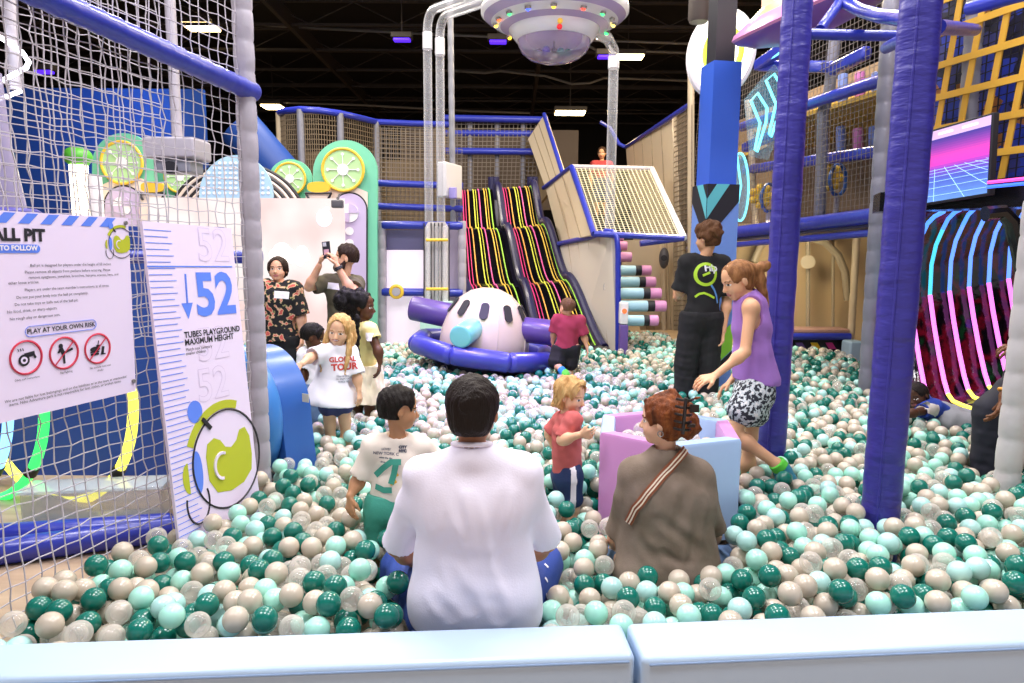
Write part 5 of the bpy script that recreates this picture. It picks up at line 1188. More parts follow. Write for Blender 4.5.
def cloth_text(mb, txt, size, px, bv, xdir=None, bold=0, w=1., tilt=0., mi=0, extra=None, updir=None):
    q = drape([px], bv, 0)
    if not q: return
    c, n = q[0]; up = np.array([0, 0, 1.0]) if updir is None else np.asarray(updir, float); x = nrm(np.cross(up, n)); y = nrm(np.cross(n, x))
    if tilt: x, y = x * math.cos(tilt) + y * math.sin(tilt), y * math.cos(tilt) - x * math.sin(tilt)
    V, Fs = text_mesh(txt, size, 'CENTER', bold, w) if extra is None else extra
    out = []
    for v in V:
        p = c + x * v[0] + y * v[1] + n * .06; loc, nn, i, ds = bv.ray_cast(Vector(p), Vector(-n), .2)
        out.append(np.array(loc) + n * .0035 if loc is not None else c + x * v[0] + y * v[1] + n * .004)
    mb.add(out, Fs, mi)
def patch(mb, w, h, px, bv, tilt=0, nseg=6, mi=0, updir=None):
    g = [(-w / 2 + w * i / nseg, -h / 2 + h * j / nseg) for i in range(nseg + 1) for j in range(nseg + 1)]
    fs = [(i * (nseg + 1) + j, (i + 1) * (nseg + 1) + j, (i + 1) * (nseg + 1) + j + 1, i * (nseg + 1) + j + 1) for i in range(nseg) for j in range(nseg)]
    cloth_text(mb, '', 1, px, bv, tilt=tilt, mi=mi, extra=(np.array([(x, y, 0) for x, y in g]), fs), updir=updir)
def ribbon(name, pxs, width, bv, m, parent, off=.005, th=.002, label=None, nsub=5):
    P = []
    for i in range(len(pxs) - 1):
        for s in np.linspace(0, 1, nsub + 1)[:-1]: P.append((pxs[i][0] + (pxs[i + 1][0] - pxs[i][0]) * s, pxs[i][1] + (pxs[i + 1][1] - pxs[i][1]) * s))
    P.append(pxs[-1]); D_ = drape(P, bv, off)
    if len(D_) < 2: return None
    pts = np.array([d[0] for d in D_]); ns = np.array([d[1] for d in D_]); ns = np.array([nrm(ns[max(0, i - 2):i + 3].mean(0)) for i in range(len(ns))])
    T = np.gradient(pts, axis=0); g0 = []
    widths = [(-.5, 0), (-.5, th), (.5, th), (.5, 0)]
    vs = []; 
    for p, n, t in zip(pts, ns, T):
        sd = nrm(np.cross(nrm(t), n))
        for a, b in widths: vs.append(p + sd * a * width + n * b)
    fs = []
    for i in range(len(pts) - 1):
        for j in range(4): fs.append((4 * i + j, 4 * i + (j + 1) % 4, 4 * i + 4 + (j + 1) % 4, 4 * i + 4 + j))
    fs += [(3, 2, 1, 0), tuple(4 * (len(pts) - 1) + j for j in range(4))]
    mb = MB(); mb.add(vs, fs); return obj(name, mb, m, parent, smooth=60, label=label)
# ------------------------------------------------------------------ people
def folds(seed, amp=.005, wl=.09, d=(.4, .2, 1)):
    r = np.random.default_rng(seed); K = []
    for i in range(7):
        v = nrm(np.array(d) * np.array([1, 1, .6]) + r.normal(0, .55, 3)); K.append((v * 2 * PI / (wl * r.uniform(.6, 1.8)), r.uniform(0, 6), r.uniform(.4, 1)))
    def f(x, y, z):
        w = .02 * np.sin(9 * z + 5 * x + seed) + .015 * np.sin(13 * x - 7 * y)
        q = 0
        for k, ph, a in K: q = q + a * np.sin(k[0] * (x + w) + k[1] * (y + w) + k[2] * (z - w) + ph)
        q = q / 2.6; return amp * (np.abs(q) ** 1.3 * np.sign(q) * 1.0)
    return f
def skinm(col): return mat('skin ' + col, col, .5, subs=.12, spec=.35)
m_lip = {}
class Person:
    def __init__(s, label, foot, hh, look, up=(0, 0, 1), head=None, skin='#dba988', hair='#3a2618', brow=None, child=False, iris='#3b2a1e', lip='#b86a62'):
        s.t = thing('person', label, 'person', (foot[0], foot[1], 0)); s.hh = hh; s.H = np.asarray(head, float); s.child = child
        f = nrm(look); u = nrm(np.asarray(up, float) - f * np.dot(up, f)); s.f, s.u, s.r = f, u, np.cross(f, u)
        s.body = Sdf(); s.regions = []; s.skin = skin
        s.mats = [skinm(skin), mat('lip ' + lip, lip, .4), mat('eye white', '#eee8e4', .25), mat('iris ' + iris, iris, .2), mat('brow ' + (brow or hair), brow or hair, .8)]
        s.hairm = mat('hair ' + hair, hair, .55, bump=(90, .4, 2, (3, 3, .4)), spec=.22)
    def hp(s, x, y, z): return s.H + s.hh * (s.r * x + s.f * y + s.u * z)
    def hl(s, P): Q = (P - s.H) / s.hh; return Q @ s.r, Q @ s.f, Q @ s.u
    def head(s, neck, smile=False, jaw=1., ears=True, beard=None):
        B, h, hp = s.body, s.hh, s.hp; A = (s.r, s.f, s.u); c = s.child; ez = -.06 if c else .0
        B.ell(hp(0, -.05, .12), (.345 * h, .43 * h, .38 * h), A, .02 * h)
        B.ell(hp(0, .1, -.13), (.29 * h * (1.06 if c else 1), .28 * h, .345 * h), A, .05 * h)
        B.ell(hp(0, .2, -.37), (.15 * h * jaw, .13 * h, .115 * h), A, .08 * h)
        for sx in (-1, 1):
            B.ell(hp(.16 * sx, .2, -.17), (.11 * h, .13 * h, .13 * h), A, .06 * h)
            B.cap(hp(.06 * sx, .355, ez + .085), hp(.2 * sx, .3, ez + .09), .035 * h, .03 * h, .04 * h)
            if ears: B.ell(hp(.345 * sx, -.03, -.05), (.035 * h, .075 * h, .115 * h), A, .02 * h)
        B.cap(hp(0, .36, ez + .0), hp(0, .43, ez - .14), .03 * h, .045 * h, .03 * h); B.ell(hp(0, .39, ez - .15), (.07 * h, .05 * h, .04 * h), A, .02 * h)
        B.cap(hp(-.085, .345, -.255), hp(.085, .345, -.255), .026 * h, k=.025 * h); B.cap(hp(-.06, .35, -.29), hp(.06, .35, -.29), .026 * h, k=.02 * h)
        B.cap(hp(0, -.1, -.2), np.asarray(neck) + 0, .19 * h if not c else .17 * h, .2 * h if not c else .18 * h, .05 * h)
        def reg(fn): return lambda P: fn(*s.hl(P))
        e = lambda x, z, cx, cz, rx, rz: ((x - cx) / rx) ** 2 + ((z - cz) / rz) ** 2 < 1
        R = s.regions
        for sx in (-1, 1):
            R.append((2, reg(lambda x, y, z, sx=sx: e(x, z, .145 * sx, ez, .068, .03) & (y > .1))))
            R.append((3, reg(lambda x, y, z, sx=sx: e(x, z, .145 * sx, ez + .004, .034, .032) & (y > .1))))
            R.append((4, reg(lambda x, y, z, sx=sx: (np.abs(x - .15 * sx) < .085) & (np.abs(z - (ez + .105 - .2 * np.abs(np.abs(x) - .15))) < (.011 if s.child else .016)) & (y > .1))))
        if smile: R.append((2, reg(lambda x, y, z: e(x, z, 0, -.272, .075, .014) & (y > .2))))
        R.insert(0, (1, reg(lambda x, y, z: e(x, z, 0, -.272, .115, .05) & (y > .25))))
    def arm(s, sh, el, wr, hand, palm, b=1., sc=1., curl=.5, spread=1., fingers=True):
        B = s.body; B.cap(sh, el, .05 * b * sc, .04 * b * sc, .02); B.cap(el, wr, .041 * b * sc, .027 * b * sc, .015)
        B.ell(np.asarray(el) + (np.asarray(wr) - el) * .25, .043 * b * sc, None, .03)
        if hand is not None: s.hand(np.asarray(wr, float), hand, palm, .18 * sc, curl, spread)
    def hand(s, wr, d, palm, L, curl=.5, spread=1., thumb=1):
        """palm, four bent fingers of different length and a thumb from the palm's side; palm = direction the palm faces"""
        B = s.body; d = nrm(d); pn = nrm(np.asarray(palm, float) - d * np.dot(palm, d)); sd = np.cross(d, pn) * thumb; h = L
        for q in (-.13, 0, .13): B.cap(wr, wr + d * .46 * h + sd * q * 1.5 * h, .1 * h, .095 * h, .015 * (h / .18), (pn, .75))
        def rot(v, a): return v * math.cos(a) + pn * math.sin(a)
        for q, l, c in ((.21, .44, .9), (.075, .5, 1.), (-.07, .47, 1.1), (-.2, .36, 1.25)):
            p0 = wr + d * (.46 - abs(q) * .12) * h + sd * q * h; dd = nrm(d + sd * q * .55 * spread)
            p1 = p0 + rot(dd, curl * .55 * c) * l * .48 * h; p2 = p1 + rot(dd, curl * 1.25 * c) * l * .33 * h; p3 = p2 + rot(dd, curl * 1.8 * c) * l * .24 * h
            B.chain([p0, p1, p2, p3], [.058 * h, .052 * h, .047 * h, .04 * h], .004)
        t0 = wr + d * .14 * h + sd * .16 * h; t1 = t0 + nrm(d * .75 + sd * .75 + pn * .3) * .24 * h; t2 = t1 + nrm(d * 1. + sd * .35 + pn * .35 * (1 + curl)) * .22 * h
        B.chain([t0, t1, t2], [.075 * h, .06 * h, .048 * h], .008)
    def leg(s, hip, kn, an, toe, b=1., sc=1.):
        B = s.body; B.cap(hip, kn, .082 * b * sc, .052 * b * sc, .02); B.cap(kn, an, .05 * b * sc, .034 * b * sc, .02)
        d = nrm(np.asarray(an) - kn); k_ = np.asarray(kn, float); B.ell(k_ + (np.asarray(an) - k_) * .3 - 0 * d, .052 * b * sc, None, .03)
        if toe is not None: B.cap(an, toe, .036 * sc, .03 * sc, .02)
    def torso(s, S, hl, hr, sl, sr, nk, fwd, g=0., w=1., sc=1., flat=.7, full=True, waist=1., k=.032):
        hl, hr, sl, sr, nk = (np.asarray(q, float) for q in (hl, hr, sl, sr, nk)); f = nrm(fwd); pm = (hl + hr) / 2; cm = (sl + sr) / 2
        wa = pm + (cm - pm) * .4; ch = pm + (cm - pm) * .76; F1 = (f, flat)
        S.cap(pm, wa, .147 * w * sc + g, .128 * w * sc * waist + g, k, F1); S.cap(wa, ch, .128 * w * sc * waist + g, .145 * w * sc + g, k, F1)
        S.cap(sl + (cm - sl) * .15, sr + (cm - sr) * .15, .054 * sc + g, k=k, flat=(f, .95))
        for q in (sl, sr): S.cap(nk - (nk - cm) * .35, q, .052 * sc + g, .044 * sc + g, k * .8); S.cap(q, ch + (q - cm) * .45, .05 * sc + g, .062 * sc + g, k)
        return pm, wa, ch, cm
    def finish(s, vox): return skin_obj('body', s.body, vox, s.mats, s.t, s.regions)
    def cap_hair(s, t=.035, cut=None, line=.12, back=-.35, vox=.005, noise=.006, extra=None, side=-.02, front=.3, name='hair', seed=1, top=0.):
        """hair over the skull: kept where above the hairline; hairline falls from the forehead (line) past the ears (side) to the nape (back)"""
        h, hp = s.hh, s.hp; S = Sdf(); A = (s.r, s.f, s.u)
        S.ell(hp(0, -.06, .13 + top / 2), ((.36 + t) * h, (.44 + t) * h, (.385 + t + top) * h), A, .02)
        S.ell(hp(0, -.14, -.1), ((.30 + t) * h, (.31 + t) * h, (.3 + t * .5) * h), A, .05 * h)
        # forehead/face opening
        S.carve(('e', hp(0, .42, -.42 + line), np.array([.30 * h, .42 * h, .56 * h]), np.array(A), 0, 0, None, hp(0, .42, -.42 + line) - .75 * h, hp(0, .42, -.42 + line) + .75 * h))
        for sx in (-1, 1): S.carve(('e', hp(.38 * sx, .08, -.22 + side), np.array([.17 * h, .18 * h, .26 * h]), np.array(A), 0, 0, None, hp(.36 * sx, .02, -.2) - .4 * h, hp(.36 * sx, .02, -.2) + .4 * h))
        if extra: extra(S)
        else: S.cut(hp(0, -.2, back), -s.u)
        r = np.random.default_rng(seed); K = [(s.r * r.normal(0, 1) + s.f * r.normal(0, 1) + s.u * r.normal(0, .25)) for _ in range(8)]
        def nz(x, y, z):
            q = 0
            for i, k_ in enumerate(K): k2 = nrm(k_) * (2 * PI / (.012 + .008 * i)); q = q + np.sin(k2[0] * x + k2[1] * y + k2[2] * z + i)
            return noise * q / 3
        S.noise = nz
        return skin_obj(name, S, vox, [s.hairm], s.t)
def creases(base, segs):
    """valleys pressed into cloth along segments: (a, b, width, depth)"""
    def f(x, y, z):
        q = base(x, y, z)
        for a, b, w, dp in segs:
            d = b - a; L2 = float(d @ d); u, v, t_ = x - a[0], y - a[1], z - a[2]; t = np.clip((u * d[0] + v * d[1] + t_ * d[2]) / L2, 0, 1)
            e2 = (u - t * d[0]) ** 2 + (v - t * d[1]) ** 2 + (t_ - t * d[2]) ** 2; taper = .35 + .65 * np.sin(np.clip(t, .05, .95) * PI)
            q = q + dp * taper * np.exp(-e2 / w ** 2) - dp * .6 * taper * np.exp(-(np.sqrt(e2) - 1.8 * w) ** 2 / w ** 2)
        return q
    return f
def tee(P, name, m, hl, hr, sl, sr, nk, fwd, hem, sleeves, g=.018, w=1., sc=1., vox=.007, amp=.004, wl=.09, hem_n=(0, 0, -1), sl_r=.075, flat=.72, seed=1, extra=None, neck_r=.085, mats=None, regions=(), waist=1., flare=None, segs=(), ndz=.035):
    S = Sdf(); pm, wa, ch, cm = P.torso(S, hl, hr, sl, sr, nk, fwd, g, w, sc, flat, waist=waist)
    for sh, el, q in sleeves:
        sh = np.asarray(sh, float); el = np.asarray(el, float); e = sh + (el - sh) * q; S.cap(sh, e + (el - sh) * .1, (sl_r - .012) * sc, sl_r * sc, .03)
    if flare: S.cap(wa, np.asarray(hem, float), flare[0], flare[1], .05, (nrm(fwd), flat))
    if extra: extra(S)
    S.noise = creases(folds(seed, amp, wl), segs) if segs else folds(seed, amp, wl)
    if neck_r:
        c = np.asarray(nk, float) + np.array([0, 0, ndz * sc]); S.carve(('e', c, np.array([neck_r, neck_r, .06]) * sc, np.eye(3), 0, 0, None, c - .15, c + .15))
    S.cut(hem, hem_n)
    # cuffs are cut square to the arm by capping each sleeve: carve a block beyond its end
    for sh, el, q in sleeves:
        sh = np.asarray(sh, float); el = np.asarray(el, float); d = nrm(el - sh); e = sh + (el - sh) * q + d * .09 * sc
        S.carve(('c', e, e + d * .0, .1 * sc, .1 * sc, 0, None, e - .11 * sc, e + .11 * sc)) if False else S.carve(('c', e + d * .02 * sc, e + d * .02 * sc + d * .001, .108 * sc, .108 * sc, 0, (d, .98), e - .14 * sc, e + .14 * sc))
    return skin_obj(name, S, vox, mats or [m], P.t, regions)
def pants(P, name, m, hl, hr, legs, top, g=.015, w=1., sc=1., vox=.007, amp=.004, fwd=(0, 1, 0), mats=None, regions=(), top_n=(0, 0, 1), seed=3, cuts=(), extra=None):
    """legs: list of (hip, knee, ankle or None, fraction reached, radius hip, radius end)"""
    S = Sdf(); hl = np.asarray(hl, float); hr = np.asarray(hr, float); pm = (hl + hr) / 2
    S.cap(hl + (pm - hl) * .3, hr + (pm - hr) * .3, .105 * w * sc + g, k=.04); S.cap(pm, pm + [0, 0, .12 * sc], .15 * w * sc + g, .14 * w * sc + g, .04, (nrm(fwd), .7))
    for hip, kn, an, q, r0, r1 in legs:
        hip = np.asarray(hip, float); kn = np.asarray(kn, float)
        if an is None: S.cap(hip, hip + (kn - hip) * q, r0 * sc + g, r1 * sc + g, .03)
        else: S.cap(hip, kn, r0 * sc + g, (r0 * .4 + r1 * .6) * sc + g, .03); an = np.asarray(an, float); S.cap(kn, kn + (an - kn) * q, (r0 * .4 + r1 * .6) * sc + g, r1 * sc + g, .02)
    if extra: extra(S)
    S.noise = folds(seed, amp, .07); S.cut(top, top_n)
    for p, n in cuts: S.cut(p, n)
    return skin_obj(name, S, vox, mats or [m], P.t, regions)
j = lambda x, y, Y: W(x, y, Y)
def mid(a, b, t=.5): return np.asarray(a) + (np.asarray(b) - np.asarray(a)) * t
Zu = np.array([0, 0, 1.0])
# ---- man in the white tee, back to the viewer, seated just inside the kerb
def p_white():
    Y = 2.24; sl, sr = j(422, 476, Y), j(522, 473, Y); nk = j(472, 447, Y - .0); hl, hr = j(440, 622, Y + .02), j(506, 622, Y + .02)
    P = Person('man in a plain white tee and blue shorts seated with his back turned', (hl + hr) / 2, .232, (.12, 1, -.12), head=j(472.5, 411, Y + .03), skin='#b37c5c', hair='#1d130e')
    P.head(nk + [0, .02, 0]); el, er = j(398, 545, Y + .12), j(546, 540, Y + .12); wl, wr = j(428, 570, Y + .4), j(512, 570, Y + .4)
    P.arm(sl, el, wl, (.35, .9, -.1), (.2, 0, -1)); P.arm(sr, er, wr, (-.35, .9, -.1), (-.2, 0, -1))
    P.torso(P.body, hl, hr, sl, sr, nk, (0, 1, 0), -.02, 1.0)
    kl, kr = j(407, 570, Y + .42), j(537, 568, Y + .42); al, ar = kl * [1, 1, 0] + [.03, .12, .12], kr * [1, 1, 0] + [-.03, .12, .12]
    P.leg(hl, kl, al, al + [0, .16, -.04]); P.leg(hr, kr, ar, ar + [0, .16, -.04]); P.finish(.0055)
    def ex(S):
        S.cap(j(443, 492, Y), j(440, 612, Y), .085, .102, .05, ((0, 1, 0), .8)); S.cap(j(501, 492, Y), j(511, 612, Y), .085, .104, .05, ((0, 1, 0), .8))
        S.cap(j(440, 500, Y), j(505, 500, Y), .1, .1, .05, ((0, 1, 0), .85)); S.cap(j(445, 600, Y), j(505, 600, Y), .12, .12, .05, ((0, 1, 0), .85))
    q = lambda x, y: j(x, y, Y - .12)
    segs = [(q(447, 480), q(478, 560), .02, .013), (q(470, 500), q(492, 590), .016, .014), (q(505, 470), q(497, 545), .02, .009), (q(432, 480), q(425, 560), .018, .01), (q(520, 500), q(512, 590), .018, .011), (q(440, 560), q(470, 610), .02, .01), (q(455, 455), q(430, 475), .014, .007), (q(490, 452), q(516, 470), .014, .007), (q(410, 500), q(398, 530), .014, .008), (q(540, 490), q(550, 520), .014, .008), (q(478, 560), q(500, 620), .022, .012), (q(425, 590), q(450, 620), .018, .009)]
    t = tee(P, 'tee', mat('white cotton', '#efe9f8', .85, bump=(160, .08)), hl, hr, sl, sr, nk, (0, 1, 0), (0, 0, .26), [(sl, el, .92), (sr, er, .92)], .012, .95, vox=.006, amp=.006, wl=.16, sl_r=.062, seed=5, extra=ex, neck_r=.064, ndz=.05, segs=segs)
    mb = MB(); mb.torus(nk + [0, .012, .008], nrm((0, .22, 1)), .064, .0085, 40, 10); obj('collar', mb, mat('white cotton', '#efe9f8', .85), P.t, smooth=180)
    P.cap_hair(.03, line=.2, back=-.33, vox=.0045, noise=.003, seed=2)
    mb_ = mat('royal blue shorts cloth', '#25418f', .7, bump=(120, .1))
    s_ = pants(P, 'shorts', mb_, hl, hr, [(hl, kl, None, 1.06, .092, .094), (hr, kr, None, 1.06, .092, .094)], hl + [0, 0, .14], .008, .9, vox=.008, amp=.006)
    bv = bvh_of(s_); mb = MB()
    for y in (566, 580, 596, 610): patch(mb, .012, .02, (546, y), bv)
    if mb.n: obj('side_marks', mb, m_white, P.t, smooth=None)
p_white()
# ---- woman in the olive tee
def p_olive():
    Y = 2.78; sl, sr = j(634, 474, Y), j(698, 476, Y); nk = j(666, 448, Y); hl, hr = j(640, 566, Y - .03), j(697, 566, Y - .03)
    P = Person('seated woman in an olive tee with auburn hair in a claw clip', (hl + hr) / 2, .205, (-1, .42, -.05), head=j(662, 420, Y), skin='#e0ae90', hair='#6b3718')
    P.head(nk + [0, .01, 0], ears=True); el, er = j(619, 532, Y + .08), j(712, 526, Y + .1); wl, wr = j(615, 556, Y + .28), j(708, 560, Y + .32)
    P.arm(sl, el, wl, (.1, .8, -.5), (1, 0, 0)); P.arm(sr, er, wr, (-.1, .8, -.5), (-1, 0, 0)); P.torso(P.body, hl, hr, sl, sr, nk, (-.1, 1, 0), -.02, .95)
    kl, kr = j(600, 560, Y + .38), j(728, 560, Y + .42); al, ar = j(650, 575, Y + .45), j(680, 575, Y + .5); P.leg(hl, kl, al, al + [.1, .05, 0]); P.leg(hr, kr, ar, ar + [-.1, .05, 0]); P.finish(.0055)
    def ex(S):
        S.cap(j(644, 485, Y), j(641, 562, Y - .02), .085, .098, .05, ((0, 1, 0), .8)); S.cap(j(690, 485, Y), j(692, 562, Y - .02), .085, .1, .05, ((0, 1, 0), .8)); S.cap(j(645, 500, Y), j(690, 500, Y), .1, .1, .05, ((0, 1, 0), .85)); S.cap(j(648, 555, Y), j(688, 555, Y), .115, .115, .05, ((0, 1, 0), .85)); S.cap(hl + [.01, -.02, -.05], hr + [-.01, -.02, -.05], .115, .115, .05)
    q = lambda x, y: j(x, y, Y - .12)
    segs = [(q(640, 480), q(655, 540), .02, .011), (q(690, 478), q(676, 530), .02, .01), (q(660, 520), q(700, 550), .02, .012), (q(628, 530), q(660, 565), .018, .011), (q(705, 500), q(690, 560), .018, .012), (q(650, 455), q(635, 468), .012, .006), (q(630, 480), q(622, 520), .014, .009), (q(704, 485), q(712, 515), .014, .009), (q(655, 550), q(690, 568), .02, .01)]
    mo = mat('washed olive cotton', '#7a6a58', .9, bump=(140, .08)); noise_color(mo, [(.3, '#6c5d4d'), (.7, '#87776a')], 9, 5)
    t = tee(P, 'tee', mo, hl, hr, sl, sr, nk, (0, 1, 0), (0, 0, .26), [(sl, el, .95), (sr, er, .98)], .014, .95, vox=.0065, amp=.006, wl=.14, sl_r=.062, seed=9, extra=ex, neck_r=.066, ndz=.045, segs=segs)
    def bun(S):
        h, hp = P.hh, P.hp
        S.cap(hp(0, -.45, .1), hp(-.02, -.56, -.12), .17 * h, .2 * h, .05 * h); S.cap(hp(.0, -.55, .02), hp(0, -.52, -.28), .17 * h, .1 * h, .05 * h)
        S.cap(hp(.1, -.3, .4), hp(.05, -.55, .3), .09 * h, .07 * h, .05 * h); S.cap(hp(-.05, .18, .33), hp(.05, -.2, .52), .12 * h, .12 * h, .08 * h)
        for a in range(0): S.cap(hp(-.2 + .05 * a, -.35, .38 - .02 * a), hp(-.18 + .05 * a, -.62, -.05 - .03 * a), .04 * h, .03 * h, .02 * h)
        S.cap(hp(.1, -.5, .42), hp(.14, -.72, .46), .02 * h, .008 * h, .02 * h); S.cap(hp(-.1, -.5, .4), hp(-.12, -.68, .5), .02 * h, .008 * h, .02 * h)
        S.cut(hp(0, -.1, -.42), -P.u)
    noise_color(P.hairm, [(.3, '#4a2410'), (.55, '#7a3f1c'), (.8, '#a4622e')], 30, 3, (1, 1, .25))
    P.cap_hair(.035, line=.26, side=-.04, vox=.0045, noise=.0035, extra=bun, seed=4)
    # claw clip
    c = P.hp(.12, -.58, .05); u_ = nrm(P.u * 1 + P.f * -.1); r_ = nrm((.9, -.2, .0)); mb = MB(); b_ = nrm((-.05, -1, .05))
    for k in range(5):
        z = -.06 + .03 * k; p = j(683, 414, Y - .1) + u_ * z
        mb.tube([p - r_ * .03, p + b_ * .022 - r_ * .015, p + b_ * .03, p + b_ * .02 + r_ * .022, p + r_ * .032], .0055, 6)
    p = j(683, 414, Y - .1) + b_ * .028; mb.tube([p - u_ * .075, p + u_ * .07], .012, 8, flat=.6); mb.box(p + r_ * .035 + u_ * .03, (.035, .012, .03)); mb.box(p + r_ * .03 - u_ * .04, (.03, .012, .012))
    obj('claw_clip', mb, mat('dark brown acetate', '#1c1310', .3), P.t)
    mb = MB(); mb.torus(P.hp(-.385, -.04, -.19), P.r, .011, .002, 18, 6); obj('earring', mb, m_cond, P.t)
    bv = bvh_of(t); path = [(687, 448), (675, 461), (660, 479), (647, 494), (636, 508), (629, 522)]
    st = ribbon('shoulder_strap', path, .036, bv, mat('tan strap', '#8a4a2c', .6), P.t, .006, .003, 'tan striped strap')
    if st is not None:
        for dx in (-1.6, 1.6): ribbon('strap_stripe', [(x + dx * .8, y + dx * .6) for x, y in path], .006, bv, mat('cream stripe', '#e3d3bd', .7), P.t, .0105, .0012)
    pants(P, 'jeans', mat('blue denim', '#5a7396', .8, bump=(150, .15)), hl, hr, [(hl, kl, al, 1., .08, .065), (hr, kr, ar, 1., .08, .065)], hl + [0, 0, .04], .0, .72, vox=.008)
p_olive()
# ---- boy in the cream tee
def p_boy():
    Y = 2.95; sl, sr = j(374, 446, Y), j(420, 447, Y + .05); nk = j(398, 436, Y); hl, hr = j(379, 508, Y), j(402, 508, Y + .03); sc = .66
    P = Person('dark haired boy in a printed cream tee beside the man in white', (hl + hr) / 2, .19, (1, .34, -.06), head=j(399.5, 408, Y), skin='#b98863', hair='#17100c', child=True, lip='#a9655a')
    P.head(nk); el, wl = j(359, 480, Y + .02), j(350, 496, Y - .04); er, wr = j(438, 462, Y + .1), j(450, 480, Y + .12)
    P.arm(sl, el, wl, (.02, -.2, -1), (.6, .6, 0), sc=sc, curl=.5); P.arm(sr, er, wr, (.3, .3, -.8), (-.6, 0, 0), sc=sc)
    P.torso(P.body, hl, hr, sl, sr, nk, (.2, 1, 0), -.012, .95, sc); kl, kr = hl + [-.01, .02, -.24], hr + [.0, .02, -.24]; al, ar = kl * [1, 1, 0] + [0, -.02, .05], kr * [1, 1, 0] + [0, -.02, .05]
    P.leg(hl, kl, al, al + [.02, .1, -.02], 1.05, sc); P.leg(hr, kr, ar, ar + [.02, .1, -.02], 1.05, sc); P.finish(.005)
    hem = j(385, 500, Y)
    t = tee(P, 'tee', mat('cream cotton', '#efe3d6', .85, bump=(160, .06)), hl, hr, sl, sr, nk, (.2, 1, 0), hem, [(sl, el, .72), (sr, er, .6)], .012, 1.0, sc, .006, .003, .07, (.1, 0, -1), .078, seed=12, neck_r=.075)
    P.cap_hair(.035, line=.24, back=-.22, side=.1, vox=.0045, noise=.003, seed=6)
    ms = mat('sea green shorts cloth', '#3f9a86', .75, bump=(120, .1))
    pants(P, 'shorts', ms, hl, hr, [(hl, kl, None, .7, .08, .09), (hr, kr, None, .7, .08, .09)], hem + [0, 0, .03], .01, .95, sc, .007, .003)
    bv = bvh_of(t); mb = MB()
    for i, (tx, s_) in enumerate((('LOVE?', .014), ('NEW YORK C', .0175), ('seize the day', .011), ('since 1986', .011))): cloth_text(mb, tx, s_, (386, 449 + i * 4.4), bv, bold=.0004, tilt=-.1)
    cloth_text(mb, 'CITY', .016, (402.5, 447), bv, bold=.0014, tilt=-.12); cloth_text(mb, 'NYC', .016, (402.5, 451), bv, bold=.0014, tilt=-.12)
    obj('shirt_lettering', mb, mat('navy grey print', '#3a3f58', .7), P.t, smooth=None)
    mt = mat('sea green print', '#3f9a86', .75)
    for px in ([(376, 475), (383, 468), (391, 462), (401, 462)], [(376, 486), (384, 490), (392, 490)], [(396, 464), (394, 474), (391, 484)]): ribbon('ribbon_print', px, .026, bv, mt, P.t, .003, .001)
    mb = MB(); patch(mb, .03, .02, (393, 482), bv, .5); patch(mb, .018, .022, (396, 474), bv, .5); obj('yellow_print', mb, mat('taxi yellow print', '#e8b32a', .6), P.t, smooth=None)
p_boy()
# ---- toddler in the red tee
def p_toddler():
    Y = 3.42; sl, sr = j(558, 421, Y + .06), j(575, 421, Y - .06); nk = j(567, 413, Y); hl, hr = j(562, 475, Y + .04), j(572, 475, Y - .04); sc = .56; f = (.8, -.6, 0)
    sl, sr = j(561, 421, Y + .08), j(573, 421, Y - .09)
    P = Person('blond toddler in a faded red tee and navy shorts standing by the pink pen', (hl + hr) / 2, .175, (.85, -.55, -.12), head=j(571, 395, Y), skin='#e6b795', hair='#c99a62', child=True, brow='#b0875a', iris='#4a5a66')
    P.head(nk); ea, wa = j(562, 440, Y - .12), j(579, 435, Y - .2); eb, wb = j(550, 432, Y + .1), j(553, 446, Y + .12)
    P.arm(sr, ea, wa, (1, -.1, .1), (0, 1, .2), 1.1, sc, .8); P.arm(sl, eb, wb, (.3, 0, -1), (.5, 0, 0), 1.1, sc)
    P.torso(P.body, hl, hr, sl, sr, nk, f, -.01, 1., sc, .8); kl, kr = hl + [.01, 0, -.17], hr + [.01, 0, -.17]; al, ar = kl * [1, 1, 0] + [0, 0, .05], kr * [1, 1, 0] + [0, 0, .05]
    P.leg(hl, kl, al, al + [.08, -.05, -.02], 1.1, sc); P.leg(hr, kr, ar, ar + [.08, -.05, -.02], 1.1, sc); P.finish(.0048)
    hem = j(568, 471, Y); t = tee(P, 'tee', mat('faded red cotton', '#c4615f', .9, bump=(150, .08)), hl, hr, sl, sr, nk, f, hem, [(sr, ea, .8), (sl, eb, .8)], .01, .98, sc, .0055, .003, .06, (0, 0, -1), .08, .8, seed=15, neck_r=.08)
    def ex(S):
        for sx in (-1, 1): S.cap(P.hp(.3 * sx, .02, .1), P.hp(.33 * sx, -.12, -.3), .1 * P.hh, .1 * P.hh, .06 * P.hh)
        S.cap(P.hp(0, .3, .4), P.hp(.05, .36, .26), .1 * P.hh, .07 * P.hh, .06 * P.hh); S.cap(P.hp(-.1, -.35, .0), P.hp(.05, -.42, -.38), .2 * P.hh, .14 * P.hh, .06 * P.hh); S.cut(P.hp(0, 0, -.45), -P.u)
    noise_color(P.hairm, [(.3, '#b5864e'), (.7, '#dcb57c')], 40, 3, (1, 1, .3))
    P.cap_hair(.05, line=.24, vox=.0045, noise=.006, extra=ex, seed=7)
    e = nrm(np.cross(f, Zu)); mn = mat('navy shorts cloth', '#20315e', .8, bump=(120, .1))
    st = j(574.5, 483, Y - .1)
    def stripe(c): return (np.abs((c - st) @ nrm((1, .3, 0))) < .014) & (c[:, 1] < Y - .02)
    pants(P, 'shorts', mn, hl, hr, [(hl, kl, None, .74, .085, .085), (hr, kr, None, .74, .08, .085)], hem + [0, 0, .06], .004, 1.0, sc, .0055, .003, f, [mn, m_white], [(1, stripe)])
